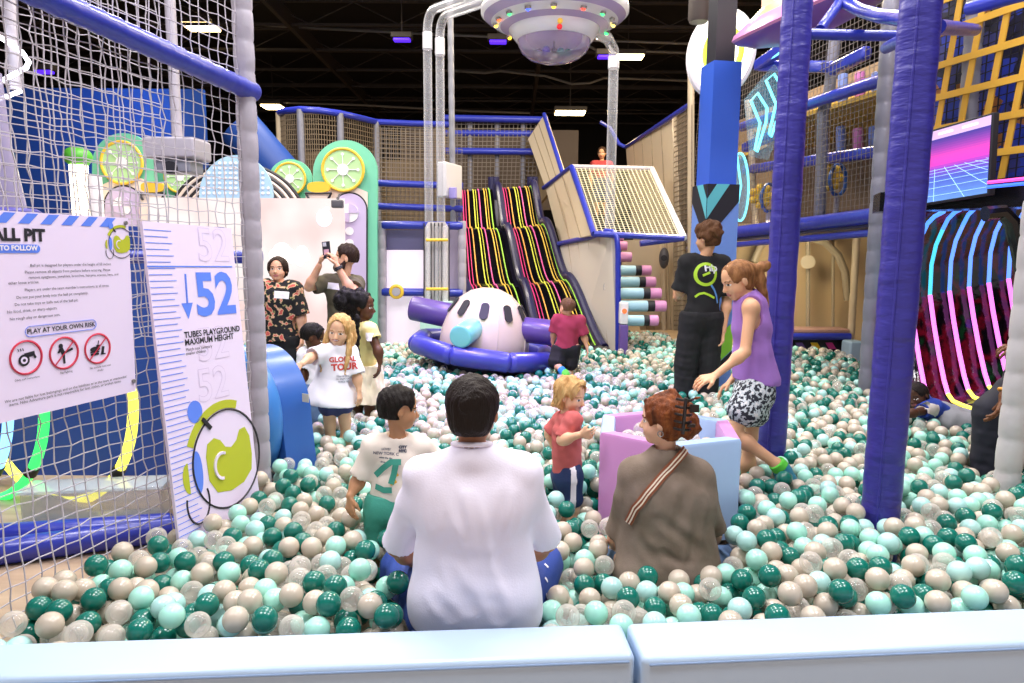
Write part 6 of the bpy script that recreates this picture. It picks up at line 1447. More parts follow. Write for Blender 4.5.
p_toddler()
# ---- girl in the purple tank top
def p_purple():
    Y = 3.75; f = (-1, -.12, 0); sn, sf = j(751, 308, Y - .1), j(750, 306, Y + .12); nk = j(744, 292, Y); hn, hf = j(755, 392, Y - .07), j(753, 392, Y + .08); sc = .86
    P = Person('girl in a purple tank top and patterned shorts stepping past the pen', (hn + hf) / 2, .208, (-1, -.12, -.42), (.0, 0, 1), j(737.5, 280, Y), '#dca983', '#8a5c38', child=False, iris='#4a3a2e')
    P.head(nk); ea, wa = j(745, 352, Y - .16), j(716, 375, Y - .2); P.arm(sn, ea, wa, (-.9, -.05, -.32), (.1, .3, -1), .85, sc * .95, .45)
    eb, wb = j(752, 352, Y + .16), j(732, 380, Y + .14); P.arm(sf, eb, wb, (-.7, 0, -.6), (.1, -.3, -1), .85, sc * .95)
    P.torso(P.body, hn, hf, sn, sf, nk, f, -.008, .9, sc, .75, waist=.9)
    kn, kf = j(733, 433, Y - .1), j(750, 437, Y + .05); an = j(777, 464, Y - .16); af = j(746, 480, Y + .03) * [1, 1, 0] + [0, 0, .08]
    P.leg(hn, kn, an, j(791, 483, Y - .14), .92, sc); P.leg(hf, kf, af, af + [-.15, 0, -.04], .92, sc); P.finish(.005)
    hem = j(757, 381, Y); S = Sdf(); pm, wa_, ch, cm = P.torso(S, hn, hf, mid(sn, sf, .25), mid(sf, sn, .25), nk, f, .008, .92, sc, .75, waist=.93)
    S.cap(wa_, hem, .13, .15, .05, (nrm(f), .78)); S.cap(cm, ch, .09, .1, .04)
    for a in (sn, sf):
        q = a + (cm - a) * -.1; S.carve(('e', q + [-.0, 0, -.01], np.array([.075, .055, .12]), np.eye(3), 0, 0, None, q - .13, q + .13))
    c = nk + [-.03, 0, .02]; S.carve(('e', c, np.array([.085, .06, .07]), np.eye(3), 0, 0, None, c - .1, c + .1)); S.cut(hem, (-.1, 0, -1)); S.noise = folds(21, .0035, .08)
    t = skin_obj('tank_top', S, .0055, [mat('lilac jersey', '#a274c4', .8, bump=(150, .06))], P.t)
    mp = mat('black white patterned cloth', '#8f98a0', .8); noise_color(mp, [(.0, '#2c2f3a'), (.42, '#2c2f3a'), (.5, '#c9d2d6'), (.62, '#e6e4e2'), (.72, '#7d8a92')], 52, 2, typ='noise', const=True)
    pants(P, 'shorts', mp, hn, hf, [(hn, kn, None, .42, .092, .102), (hf, kf, None, .42, .092, .1)], hem + [0, 0, .035], .012, .98, sc, .006, .003, f)
    def pony(S):
        h = P.hh; S.ell(j(763, 267, Y), (.036, .032, .03), None, .01); S.cap(j(750, 269, Y), j(760, 268, Y), .03, .022, .02); S.ell(j(766, 265, Y), (.024, .03, .024), None, .01)
        S.chain([j(756, 270, Y), j(760, 280, Y), j(763, 293, Y), j(768, 307, Y)], [.03, .03, .024, .008], .015); S.cut(j(768, 312, Y), -P.u)
    noise_color(P.hairm, [(.3, '#6e4526'), (.7, '#a8764a')], 40, 3, (1, 1, .3)); P.cap_hair(.0, line=.3, side=-.02, vox=.0048, noise=.002, extra=pony, seed=8)
    # socks
    ms = mat('teal blue sock', '#2f7f9c', .8); S = Sdf(); S.cap(j(780, 467, Y - .16), j(791, 483, Y - .14), .046, .042, .02); S.cap(j(784, 471, Y - .16), j(780, 484, Y - .15), .036, .03, .02); sk = skin_obj('sock', S, .005, [ms], P.t)
    S = Sdf(); a, b = j(776, 462.5, Y - .16), j(781, 468, Y - .16); S.cap(a, b, .045, .047, .0); S.cut(b, b - a); S.cut(a, a - b); skin_obj('sock_band', S, .005, [mat('neon green knit', '#5fd042', .8)], sk)
p_purple()
# ---- staff member in black
def p_staff():
    Y = 5.9; f = (-.35, 1, 0); sl, sr = j(687, 263, Y), j(722, 264, Y + .05); nk = j(706, 255, Y); hl, hr = j(692, 318, Y), j(711, 318, Y + .02)
    P = Person('curly haired staff member in a black tee with a round green print', (hl + hr) / 2, .24, (-.75, .75, -.1), head=j(707.5, 238, Y), skin='#d3a07c', hair='#5a3a22')
    P.head(nk); el, wl = j(681, 290, Y + .05), j(678, 296, Y + .3); er, wr = j(727, 300, Y + .05), j(723, 331, Y - .02)
    P.arm(sl, el, wl, (-.2, 1, .2), (1, 0, 0)); P.arm(sr, er, wr, (-.1, -.05, -1), (-1, 0, 0)); P.torso(P.body, hl, hr, sl, sr, nk, f, -.015, .95)
    kl, kr = j(686, 362, Y), j(708, 362, Y + .02); al, ar = kl * [1, 1, 0] + [-.01, -.02, .09], kr * [1, 1, 0] + [.01, -.02, .09]
    P.leg(hl, kl, al, al + [-.07, .2, -.05]); P.leg(hr, kr, ar, ar + [-.07, .2, -.05]); P.finish(.007)
    hem = j(701, 318, Y); t = tee(P, 'tee', mat('black cotton', '#141316', .85), hl, hr, sl, sr, nk, f, hem, [(sl, el, .85), (sr, er, .75)], .02, 1.02, 1., .0085, .004, .1, (0, 0, -1), .082, seed=31)
    def curls(S):
        r = np.random.default_rng(5)
        for _ in range(90):
            v = nrm(r.normal(0, 1, 3)); 
            if v[2] < -.45 or (v[1] > .45 and v[2] < .25): continue
            S.ell(P.hp(v[0] * .36, -.07 + v[1] * .45, .13 + v[2] * .42), P.hh * r.uniform(.075, .11), None, .02)
        S.cut(P.hp(0, -.1, -.3), -P.u)
    P.cap_hair(.02, line=.25, vox=.0065, noise=.004, extra=curls, seed=9)
    pants(P, 'trousers', mat('black trousers cloth', '#121115', .8), hl, hr, [(hl, kl, al, .98, .095, .075), (hr, kr, ar, .98, .095, .075)], hem + [0, 0, .06], .014, 1., 1., .0085, .005, f)
    bv = bvh_of(t); mb = MB(); cloth_text(mb, 'Flip', .085, (711, 268), bv, bold=.003); obj('shirt_lettering', mb, mat('grey white print', '#cfcfd6', .6), P.t, smooth=None)
    mb = MB(); k = 28; ring = [(math.cos(a) * q, math.sin(a) * q, 0) for q in (.075, .1) for a in np.linspace(0, 2 * PI, k + 1)[:-1]]; cloth_text(mb, '', 1, (706.5, 274), bv, extra=(np.array(ring), [(i, (i + 1) % k, k + (i + 1) % k, k + i) for i in range(k)]))
    patch(mb, .07, .02, (706.5, 274), bv, .4); mg = mat('lime shirt print', '#a9cf2e', .6); obj('round_print', mb, mg, P.t, smooth=None)
    ribbon('arc_print', [(695, 297), (699, 294), (704, 293), (709, 295), (714, 298)], .018, bv, mg, P.t, .004, .001); ribbon('blue_print', [(711, 285), (714, 290), (716, 296), (717, 303)], .018, bv, mat('blue shirt print', '#5a8fd0', .6), P.t, .004, .001)
p_staff()
# ---- blond girl in the white tee
def p_blond():
    Y = 4.5; f = (.25, -1, 0); sl, sr = j(328, 351, Y), j(349, 352, Y + .03); nk = j(339, 345, Y); hl, hr = j(328, 398, Y + .02), j(342, 398, Y + .04); sc = .66
    P = Person('long haired blond girl in an oversized white tee with red letters', (hl + hr) / 2, .198, (-.05, -1, -.08), (.12, 0, 1), j(339.5, 330, Y), '#e6b592', '#c99a5a', child=True, brow='#a87a48', iris='#3a2c22', lip='#c4706a')
    P.head(nk, smile=True); el, wl = j(311, 357, Y - .12), j(302, 364, Y - .26); er, wr = j(357, 377, Y), j(359, 390, Y - .02)
    P.arm(sl, el, wl, (-.75, -.3, -.35), (.2, .5, -.6), 1., sc, .5); P.arm(sr, er, wr, (.1, -.1, -1), (-.8, .2, 0), 1., sc, .45); P.torso(P.body, hl, hr, sl, sr, nk, f, -.012, .95, sc)
    kl, kr = j(330, 424, Y), j(345, 421, Y + .04); al, ar = kl * [1, 1, 0] + [.0, .02, .07], kr * [1, 1, 0] + [.01, .02, .07]; P.leg(hl, kl, al, al + [.02, -.11, -.03], 1.1, sc); P.leg(hr, kr, ar, ar + [.02, -.11, -.03], 1.1, sc); P.finish(.0055)
    hem = j(331, 403, Y); mw = mat('white cotton child', '#f1eef6', .85, bump=(160, .06))
    t = tee(P, 'tee', mw, hl, hr, sl, sr, nk, f, hem, [(sl, el, .72), (sr, er, .72)], .016, 1.05, sc, .0065, .005, .08, (-.12, 0, -1), .095, .8, seed=41, flare=(.14, .185), neck_r=.08)
    def locks(S):
        h, hp = P.hh, P.hp
        for sx in (-1, 1):
            for q in range(4): S.chain([hp((.27 + .02 * q) * sx, .08 - .1 * q, .28), hp((.36 + .03 * q) * sx, .08 - .1 * q, -.2), hp((.42 + .0 * q) * sx, .26 - .1 * q, -.7), hp((.4 + .02 * q) * sx, .45 - .12 * q, -1.35)], [.08 * h, .09 * h, .09 * h, .035 * h], .03 * h)
        for q in range(5): S.chain([hp(-.25 + .125 * q, -.36, .0), hp(-.28 + .14 * q, -.4, -.6), hp(-.24 + .12 * q, -.36, -1.2)], [.13 * h, .13 * h, .05 * h], .03 * h)
        S.cut(hp(0, 0, -1.6), -P.u)
    noise_color(P.hairm, [(.3, '#b07f42'), (.7, '#e2bd82')], 40, 3, (1, 1, .25)); P.cap_hair(.04, line=.27, side=-.6, vox=.0052, noise=.004, extra=locks, seed=10)
    pants(P, 'shorts', mat('indigo shorts cloth', '#3a3a6a', .8), hl, hr, [(hl, kl, None, .36, .085, .085), (hr, kr, None, .36, .085, .085)], hem + [0, 0, .05], .01, 1., sc, .0065, .003, f)
    bv = bvh_of(t); mb = MB(); cloth_text(mb, 'GLOBAL', .045, (342.5, 359.5), bv, bold=.0018); cloth_text(mb, 'TOUR', .058, (344, 367), bv, bold=.0026); obj('red_lettering', mb, mat('brick red print', '#c0463e', .7), P.t, smooth=None)
    mb = MB(); 
    for i, tx in enumerate(('Name day', 'to start over', 'every night')): cloth_text(mb, tx, .02, (343 + i, 376 + i * 2.6), bv)
    obj('grey_lettering', mb, m_greyprint, P.t, smooth=None)
p_blond()
# ---- girl in the yellow top
def p_yellow():
    Y = 5.1; f = (1, -.25, 0); sn, sf = j(370, 331, Y - .09), j(362, 329, Y + .09); nk = j(364, 321, Y); hn, hf = j(366, 378, Y - .06), j(360, 378, Y + .06); sc = .76
    P = Person('girl in a yellow top and cream skirt with big curly dark hair', (hn + hf) / 2, .205, (1, -.12, .02), head=j(363, 306, Y), skin='#55331f', hair='#0f0b0b', child=True, lip='#7a3f3a')
    P.head(nk); ea, wa = j(378, 350, Y - .14), j(380, 362, Y - .16); eb, wb = j(358, 352, Y + .14), j(364, 366, Y + .12); P.arm(sn, ea, wa, (-.1, -.1, -1), (-.9, 0, -.1), 1., sc); P.arm(sf, eb, wb, (.1, 0, -1), (.8, 0, 0), 1., sc)
    P.torso(P.body, hn, hf, sn, sf, nk, f, -.012, .92, sc); kn, kf = j(370, 404, Y - .05), j(358, 404, Y + .05); an, af = kn * [1, 1, 0] + [-.02, 0, .08], kf * [1, 1, 0] + [-.02, 0, .08]; P.leg(hn, kn, an, an + [.12, -.02, -.03], 1.1, sc); P.leg(hf, kf, af, af + [.12, -.02, -.03], 1.1, sc); P.finish(.006)
    hem = j(368, 367, Y); t = tee(P, 'top', mat('pale yellow cotton', '#ded08a', .85, bump=(150, .06)), hn, hf, sn, sf, nk, f, hem, [(sn, ea, .3), (sf, eb, .3)], .012, .95, sc, .007, .003, .07, (0, 0, -1), .08, .8, seed=51, neck_r=.09)
    S = Sdf(); pm = (hn + hf) / 2; S.cap(hem + [0, 0, .04], pm + [.02, 0, -.17], .1, .15, .02, (nrm((0, 1, 0)), 1.1)); S.cut(hem + [0, 0, .02], (0, 0, 1)); S.cut(pm + [0, 0, -.17], (-.1, 0, -1)); S.noise = folds(52, .006, .06, (1, .6, .05)); skin_obj('skirt', S, .007, [mat('cream cotton skirt', '#e9dcc2', .85)], P.t)
    def curls(S):
        h, hp = P.hh, P.hp; r = np.random.default_rng(3)
        for _ in range(130):
            v = nrm(r.normal(0, 1, 3)); S.ell(hp(v[0] * .3, -.62 + v[1] * .36, .2 + v[2] * .36), h * r.uniform(.07, .12), None, .015)
        for _ in range(60):
            v = nrm(r.normal(0, 1, 3)); S.ell(hp(v[0] * .35, -.2 + v[1] * .3, .3 + v[2] * .25), h * r.uniform(.07, .11), None, .02)
        for _ in range(30): S.ell(hp(.2 * r.normal(), -.3 + .12 * r.normal(), -.25 + .3 * r.normal()), h * r.uniform(.07, .11), None, .02)
        S.ell(hp(0, -.6, .2), .3 * h, None, .02)
        S.cut(hp(0, -.1, -1.0), -P.u)
    P.cap_hair(.03, line=.3, side=-.1, vox=.006, noise=.005, extra=curls, seed=11)
    S = Sdf(); 
    pts = [j(357 + .7 * math.sin(k * 1.1), 316 + k * 3.1, Y - .17) for k in range(14)]; S.chain(pts, [.016 + .006 * (k % 2) for k in range(14)], .004); skin_obj('braid', S, .006, [P.hairm], P.t)
    bv = bvh_of(t); mb = MB(); patch(mb, .055, .06, (369, 337), bv); obj('name_sticker', mb, m_white, P.t, smooth=None)
p_yellow()
# ---- small boy behind the blond girl
def p_small():
    Y = 4.95; f = (.5, .8, 0); sl, sr = j(305, 354, Y), j(321, 355, Y + .05); nk = j(314, 350, Y); hl, hr = j(308, 393, Y), j(319, 393, Y + .04); sc = .62
    P = Person('small boy in a white tee', (hl + hr) / 2, .19, (1, .1, -.25), head=j(313.5, 337, Y), skin='#5b3823', hair='#14100f', child=True)
    P.t['label'] = 'small boy in a white tee and denim shorts beside the blue padded ring'
    P.head(nk); el, wl = j(302, 372, Y - .02), j(303, 386, Y - .04); er, wr = j(327, 372, Y + .06), j(329, 386, Y + .06); P.arm(sl, el, wl, (.1, 0, -1), (.9, 0, 0), 1., sc); P.arm(sr, er, wr, (.1, 0, -1), (-.9, 0, 0), 1., sc)
    P.torso(P.body, hl, hr, sl, sr, nk, f, -.012, .95, sc); kl, kr = hl + [0, 0, -.22], hr + [0, 0, -.22]; al, ar = kl * [1, 1, 0] + [0, 0, .07], kr * [1, 1, 0] + [0, 0, .07]; P.leg(hl, kl, al, al + [.06, .09, -.03], 1.1, sc); P.leg(hr, kr, ar, ar + [.06, .09, -.03], 1.1, sc); P.finish(.006)
    hem = j(313, 387, Y); t = tee(P, 'tee', mat('white cotton child', '#f1eef6', .85), hl, hr, sl, sr, nk, f, hem, [(sl, el, .6), (sr, er, .6)], .014, 1., sc, .007, .004, .07, (0, 0, -1), .085, seed=61, neck_r=.08)
    P.cap_hair(.035, line=.24, back=-.15, side=.1, vox=.006, noise=.003, seed=12)
    pants(P, 'shorts', mat('blue denim', '#5a7396', .8), hl, hr, [(hl, kl, None, .85, .09, .1), (hr, kr, None, .85, .09, .1)], hem + [0, 0, .03], .014, 1.05, sc, .007, .004)
p_small()
# ---- woman in the floral top
def p_floral():
    Y = 6.75; f = (.1, -1, 0); sl, sr = j(266, 287, Y), j(295, 289, Y); nk = j(279, 281, Y); hl, hr = j(271, 338, Y), j(290, 338, Y)
    P = Person('woman in a black floral top with a name tag before the screen', (hl + hr) / 2, .235, (.08, -1, .1), head=j(278, 269.5, Y), skin='#dca88a', hair='#2c1a14', lip='#b8706a')
    P.head(nk, smile=False, jaw=1.1); el, wl = j(261, 312, Y), j(262, 333, Y - .03); er, wr = j(301, 315, Y), j(302, 335, Y - .05); P.arm(sl, el, wl, (0, -.1, -1), (1, 0, 0), 1.15); P.arm(sr, er, wr, (.0, -.1, -1), (-1, 0, 0), 1.15); P.torso(P.body, hl, hr, sl, sr, nk, f, -.01, 1.1)
    kl, kr = hl * [1, 1, 0] + [0, 0, .5], hr * [1, 1, 0] + [0, 0, .5]; al, ar = kl * [1, 1, 0] + [0, .02, .09], kr * [1, 1, 0] + [0, .02, .09]; P.leg(hl, kl, al, al + [0, -.18, -.05], 1.1); P.leg(hr, kr, ar, ar + [0, -.18, -.05], 1.1); P.finish(.007)
    hem = j(280, 340, Y); mf = mat('black floral cloth', '#17151a', .85)
    nt = mf.node_tree; noise_color(mf, [(.0, '#17151a'), (.53, '#8f8a5c'), (.565, '#dba98e'), (.62, '#c8584e'), (.95, '#c8584e')], 19, 1.5, const=True)
    t = tee(P, 'floral_top', mf, hl, hr, sl, sr, nk, f, hem, [(sl, el, .85), (sr, er, .85)], .022, 1.16, 1., .0085, .004, .09, (0, 0, -1), .085, .82, seed=71, neck_r=.1)
    def ex(S): S.ell(P.hp(0, -.4, .1), .2 * P.hh, None, .05); [S.cap(P.hp(.3 * s_, .05, .2), P.hp(.36 * s_, .0, -.25), .08 * P.hh, .07 * P.hh, .04) for s_ in (-1, 1)]; S.cut(P.hp(0, 0, -.4), -P.u)
    P.cap_hair(.04, line=.27, side=-.1, vox=.0065, noise=.003, extra=ex, seed=13)
    pants(P, 'trousers', mat('black trousers cloth', '#121115', .8), hl, hr, [(hl, kl, al, .95, .11, .08), (hr, kr, ar, .95, .11, .08)], hem + [0, 0, .05], .014, 1.1, 1., .009, .004, f)
    bv = bvh_of(t); mb = MB(); patch(mb, .135, .07, (281.5, 295), bv, -.08); obj('name_tag', mb, m_white, P.t, smooth=None)
p_floral()
# ---- man holding up a phone
def p_photo():
    Y = 6.6; f = (-.55, -.75, 0); sl, sr = j(328, 282, Y - .05), j(357, 284, Y + .08); nk = j(345, 275, Y); hl, hr = j(333, 345, Y), j(352, 345, Y + .04)
    P = Person('bearded man in an olive tee holding up a phone in front of the screen', (hl + hr) / 2, .24, (-1, -.25, .12), head=j(345.5, 258.5, Y), skin='#d6a283', hair='#2b1a12', lip='#a05f58')
    P.head(nk); el, wl = j(309, 287, Y - .16), j(319, 266, Y - .22); er, wr = j(352, 292, Y - .3), j(337, 266, Y - .32)
    P.arm(sl, el, wl, (.3, -.05, 1), (.9, .2, -.3), 1.05, 1., .9, .6); P.arm(sr, er, wr, (-.3, .1, 1), (-.9, .2, -.3), 1.05, 1., .9, .6); P.torso(P.body, hl, hr, sl, sr, nk, f, -.01, 1.05)
    kl, kr = hl * [1, 1, 0] + [0, 0, .5], hr * [1, 1, 0] + [0, 0, .5]; al, ar = kl * [1, 1, 0] + [0, .02, .09], kr * [1, 1, 0] + [0, .02, .09]; P.leg(hl, kl, al, al + [-.1, -.16, -.05], 1.1); P.leg(hr, kr, ar, ar + [-.1, -.16, -.05], 1.1); P.finish(.007)
    hem = j(343, 340, Y); t = tee(P, 'tee', mat('dark olive cotton', '#58523f', .9), hl, hr, sl, sr, nk, f, hem, [(sl, el, .62), (sr, er, .6)], .02, 1.1, 1., .0085, .005, .09, (0, 0, -1), .085, seed=81)
    P.cap_hair(.03, line=.26, back=-.12, side=.14, vox=.0065, noise=.004, seed=14, top=.05)
    h, hp = P.hh, P.hp; S = Sdf(); S.cap(hp(0, .3, -.4), hp(0, .14, -.48), .15 * h, .16 * h, .05 * h)
    for sx in (-1, 1): S.chain([hp(.3 * sx, .0, -.12), hp(.27 * sx, .1, -.32), hp(.12 * sx, .27, -.42)], [.07 * h, .11 * h, .12 * h], .04 * h); S.cap(hp(.1 * sx, .37, -.27), hp(0, .4, -.21), .03 * h, .03 * h, .02 * h)
    S.noise = folds(83, .003, .015); skin_obj('beard', S, .006, [P.hairm], P.t)
    pants(P, 'trousers', mat('charcoal trousers cloth', '#2a2a30', .8), hl, hr, [(hl, kl, al, .95, .1, .08), (hr, kr, ar, .95, .1, .08)], hem + [0, 0, .05], .014, 1.05, 1., .009, .004, f)
    bv = bvh_of(t); mb = MB(); patch(mb, .1, .06, (333, 286), bv, -.1); obj('name_tag', mb, m_white, P.t, smooth=None)
    mb = MB()
    for k in (0, 1): mb.torus(mid(wr, er, .06 + .05 * k), wr - er, .037, .008, 18, 8)
    obj('wristband', mb, m_ink, P.t)
    c = j(326.5, 250, Y - .26); ax_ = (nrm((.97, -.2, .12)), nrm((.2, 1, -.1)), nrm((-.1, .1, 1)))
    ph = thing('phone', 'dark phone held up in both hands by the bearded man', 'phone', c - [0, 0, .08])
    mb = MB(); mb.box(c, (.078, .011, .155), bev=.005, axes=ax_); obj('case', mb, m_ink, ph)
    mb = MB(); mb.box(c - ax_[1] * .0065 + ax_[2] * .05 - ax_[0] * .012, (.034, .004, .036), bev=.0015, axes=ax_); obj('camera_bump', mb, mat('silver bump', '#b9b9c2', .3), ph)
    mb = MB(); mb.box(c - ax_[1] * .0062 - ax_[2] * .02, (.05, .002, .05), axes=ax_); obj('rear_sticker', mb, mat('rose case patch', '#c99aa8', .4), ph)
p_photo()
# ---- boy by the slide
def p_slideboy():
    Y = 6.9; f = (-.25, 1, 0); sl, sr = j(557, 320, Y), j(580, 321, Y); nk = j(568, 316, Y); hl, hr = j(559, 348, Y), j(574, 348, Y); sc = .68
    P = Person('boy in a crimson tee and black shorts running off by the wave slides', (hl + hr) / 2, .19, (-.6, .8, 0), head=j(567, 307.5, Y), skin='#dca782', hair='#6a4a32', child=True)
    P.head(nk); el, wl = j(554, 333, Y + .02), j(552.5, 342, Y + .05); er, wr = j(584, 336, Y), j(587, 347, Y - .02); P.arm(sl, el, wl, (.1, .4, -.8), (.9, 0, 0), 1., sc); P.arm(sr, er, wr, (.15, 0, -1), (-.9, 0, 0), 1., sc)
    P.torso(P.body, hl, hr, sl, sr, nk, f, -.012, .98, sc); kl, kr = j(556, 364, Y - .05), j(570, 366, Y + .02); al, ar = j(562, 371, Y - .18), kr * [1, 1, 0] + [0, 0, .08]
    P.leg(hl, kl, al, j(566, 377, Y - .22), 1.1, sc); P.leg(hr, kr, ar, ar + [-.04, .1, -.03], 1.1, sc); P.finish(.007)
    hem = j(567, 347.5, Y); tee(P, 'tee', mat('crimson cotton', '#9c3048', .85), hl, hr, sl, sr, nk, f, hem, [(sl, el, .75), (sr, er, .75)], .016, 1.1, sc, .008, .004, .08, (0, 0, -1), .09, seed=91, neck_r=.08)
    P.cap_hair(.015, line=.24, back=-.15, side=.12, vox=.0065, noise=.002, seed=15)
    pants(P, 'shorts', mat('black trousers cloth', '#121115', .8), hl, hr, [(hl, kl, None, .85, .09, .11), (hr, kr, None, .85, .085, .1)], hem + [0, 0, .03], .01, 1.0, sc, .008, .004)
    S = Sdf(); S.cap(j(562, 370.5, Y - .17), j(566, 377, Y - .22), .042, .036, .01); sk = skin_obj('sock', S, .006, [mat('bright blue sock', '#2f86c8', .8)], P.t)
    S = Sdf(); S.cap(j(565, 373.5, Y - .2), j(566, 375, Y - .215), .043, .041, .0); skin_obj('sock_band', S, .006, [mat('neon green knit', '#5fd042', .8)], sk)
p_slideboy()
# ---- child lying in the balls
def p_lying():
    Y = 4.92; P = Person('child in a blue vest lying face down in the balls', (j(935, 415, Y)[0], Y), .19, (-.75, -.45, -.1), (-.3, .2, 1), j(917, 396, Y), '#4a2d1e', '#1b1210', child=True); sc = .66
    nk = j(924, 404, Y); sl, sr = j(924, 402, Y + .1), j(927, 410, Y - .1); hl, hr = j(950, 416, Y + .08), j(948, 422, Y - .08); f = (-.1, -.35, -.9)
    P.head(nk); ea, wa = j(914, 413, Y - .2), j(903, 414, Y - .24); eb, wb = j(915, 404, Y + .2), j(905, 406, Y + .2); P.arm(sr, ea, wa, (-1, 0, -.1), (0, 0, -1), 1., sc); P.arm(sl, eb, wb, (-1, 0, -.1), (0, 0, -1), 1., sc)
    P.torso(P.body, hl, hr, sl, sr, nk, f, -.01, .95, sc); kn, kf = j(966, 424, Y - .1), j(966, 420, Y + .1); an, af = j(978, 428, Y - .1), j(978, 425, Y + .1); P.leg(hr, kn, an, an + [.08, 0, -.04], 1.1, sc); P.leg(hl, kf, af, af + [.08, 0, -.04], 1.1, sc); P.finish(.006)
    ax_ = nrm((hl + hr) - (sl + sr)); t = tee(P, 'vest', mat('royal blue vest', '#233f9c', .8), hl, hr, sl, sr, nk, f, (hl + hr) / 2 - ax_ * .02, [(sr, ea, .3), (sl, eb, .3)], .014, 1., sc, .007, .003, .07, ax_, .08, seed=95, neck_r=0)
    P.cap_hair(.02, line=.22, back=-.2, vox=.006, noise=.003, seed=16)
    bv = bvh_of(t); mb = MB(); patch(mb, .15, .085, (934, 409), bv, -.25); obj('bib', mb, mat('off white bib', '#d9cfc8', .7), P.t, smooth=None)
    S = Sdf(); S.cap(mid(hl, hr, .2), mid(hr, hl, .2), .095, k=.03); S.cap(hl, mid(hl, kf, .95), .085, .085, .03); S.cap(hr, mid(hr, kn, .95), .085, .085, .03); S.cap((hl + hr) / 2, (hl + hr) / 2 - ax_ * .07, .1, .1, .03); S.noise = folds(97, .004, .06); skin_obj('shorts', S, .007, [mat('heather grey jersey', '#9a9a9e', .85)], P.t)
    S = Sdf(); S.cap(an, an + [.1, 0, -.04], .038, .034); S.cap(af, af + [.1, 0, -.04], .038, .034); skin_obj('sock', S, .006, [mat('teal blue sock', '#2f7f9c', .8)], P.t)
p_lying()
# ---- person at the far edge in dark trousers
def p_edge():
    Y = 3.95; f = (-1, .1, 0); nk = j(1068, 262, Y); sn, sf = j(1062, 280, Y - .17), j(1062, 280, Y + .17); hn, hf = j(1030, 382, Y - .1), j(1030, 382, Y + .1)
    P = Person('person in dark trousers bending in beside the leaning grey post', (j(1005, 440, Y)[0], Y), .22, (-1, 0, -.2), head=j(1052, 238, Y), skin='#6d452c', hair='#15100e')
    P.head(nk); ea, wa = j(1026, 350, Y - .22), j(1004, 396, Y - .26); eb, wb = j(1040, 330, Y + .1), j(1021, 352, Y - .12); P.arm(sn, ea, wa, (-.25, 0, -1), (-.6, .5, 0), .95, 1., .5); P.arm(sf, eb, wb, (-.9, -.3, .25), (0, .3, -1), .95, 1., .8); P.torso(P.body, hn, hf, sn, sf, nk, f, -.01, .95)
    kn, kf = j(993, 412, Y - .08), j(1000, 420, Y + .15); an, af = j(990, 470, Y - .05) * [1, 1, 0] + [0, 0, .09], j(1030, 470, Y + .1) * [1, 1, 0] + [0, 0, .09]; P.leg(hn, kn, an, an + [-.18, 0, -.05]); P.leg(hf, kf, af, af + [-.18, 0, -.05]); P.finish(.006)
    mt = mat('navy black trousers', '#1b1c2a', .8); tee(P, 'tee', mat('charcoal cotton', '#3a3a42', .85), hn, hf, sn, sf, nk, f, hn + [0, 0, -.04], [(sn, ea, .55), (sf, eb, .55)], .02, 1., 1., .009, .004, .09, seed=98)
    pants(P, 'trousers', mt, hn, hf, [(hn, kn, an, .9, .1, .075), (hf, kf, af, .9, .1, .075)], hn + [0, 0, .1], .014, 1., 1., .008, .005, f)
    mb = MB(); mb.torus(mid(wa, ea, .1), wa - ea, .034, .009, 20, 8); obj('wristband', mb, mat('amber wristband', '#d8953a', .5), P.t)
    P.cap_hair(.03, line=.24, back=-.25, vox=.008, noise=.003, seed=17)
p_edge()
# ---- child far up at the top of the slides
def p_far():
    Y = 12.9; c = j(602, 153, Y); fz = j(602, 178, Y)[2]; hl, hr = c + [-.07, 0, -.52], c + [.07, 0, -.52]; sl, sr = c + [-.15, 0, -.2], c + [.15, 0, -.2]; nk = c + [0, 0, -.14]
    P = Person('child in a red tee far up behind the net at the top of the slides', (c[0], c[1]), .21, (-.3, -1, -.1), head=c, skin='#c9946f', hair='#3a2618', child=True); P.t.location[2] = hl[2] - .62; ORG[P.t.name] = np.array(P.t.location)
    P.head(nk); el, wl = sl + [-.05, 0, -.2], sl + [-.04, -.06, -.38]; er, wr = sr + [.05, 0, -.2], sr + [.04, -.06, -.38]; P.arm(sl, el, wl, (0, -.1, -1), (1, 0, 0), 1., .75); P.arm(sr, er, wr, (0, -.1, -1), (-1, 0, 0), 1., .75); P.torso(P.body, hl, hr, sl, sr, nk, (0, -1, 0), -.01, 1., .8)
    for h_ in (hl, hr): P.leg(h_, h_ + [0, 0, -.3], h_ + [0, 0, -.57], h_ + [0, -.12, -.59], 1., .75)
    P.finish(.01); tee(P, 'tee', mat('red cotton', '#a83a3e', .85), hl, hr, sl, sr, nk, (0, -1, 0), hl + [0, 0, -.02], [(sl, el, .7), (sr, er, .7)], .016, 1., .8, .011, .003, .08, seed=99)
    pants(P, 'shorts', mat('navy shorts cloth', '#20315e', .8), hl, hr, [(hl, hl + [0, 0, -.3], None, .9, .09, .1), (hr, hr + [0, 0, -.3], None, .9, .09, .1)], hl + [0, 0, .08], .014, 1., .8, .011); P.cap_hair(.03, line=.22, back=-.2, vox=.009, noise=.003, seed=18)
p_far()
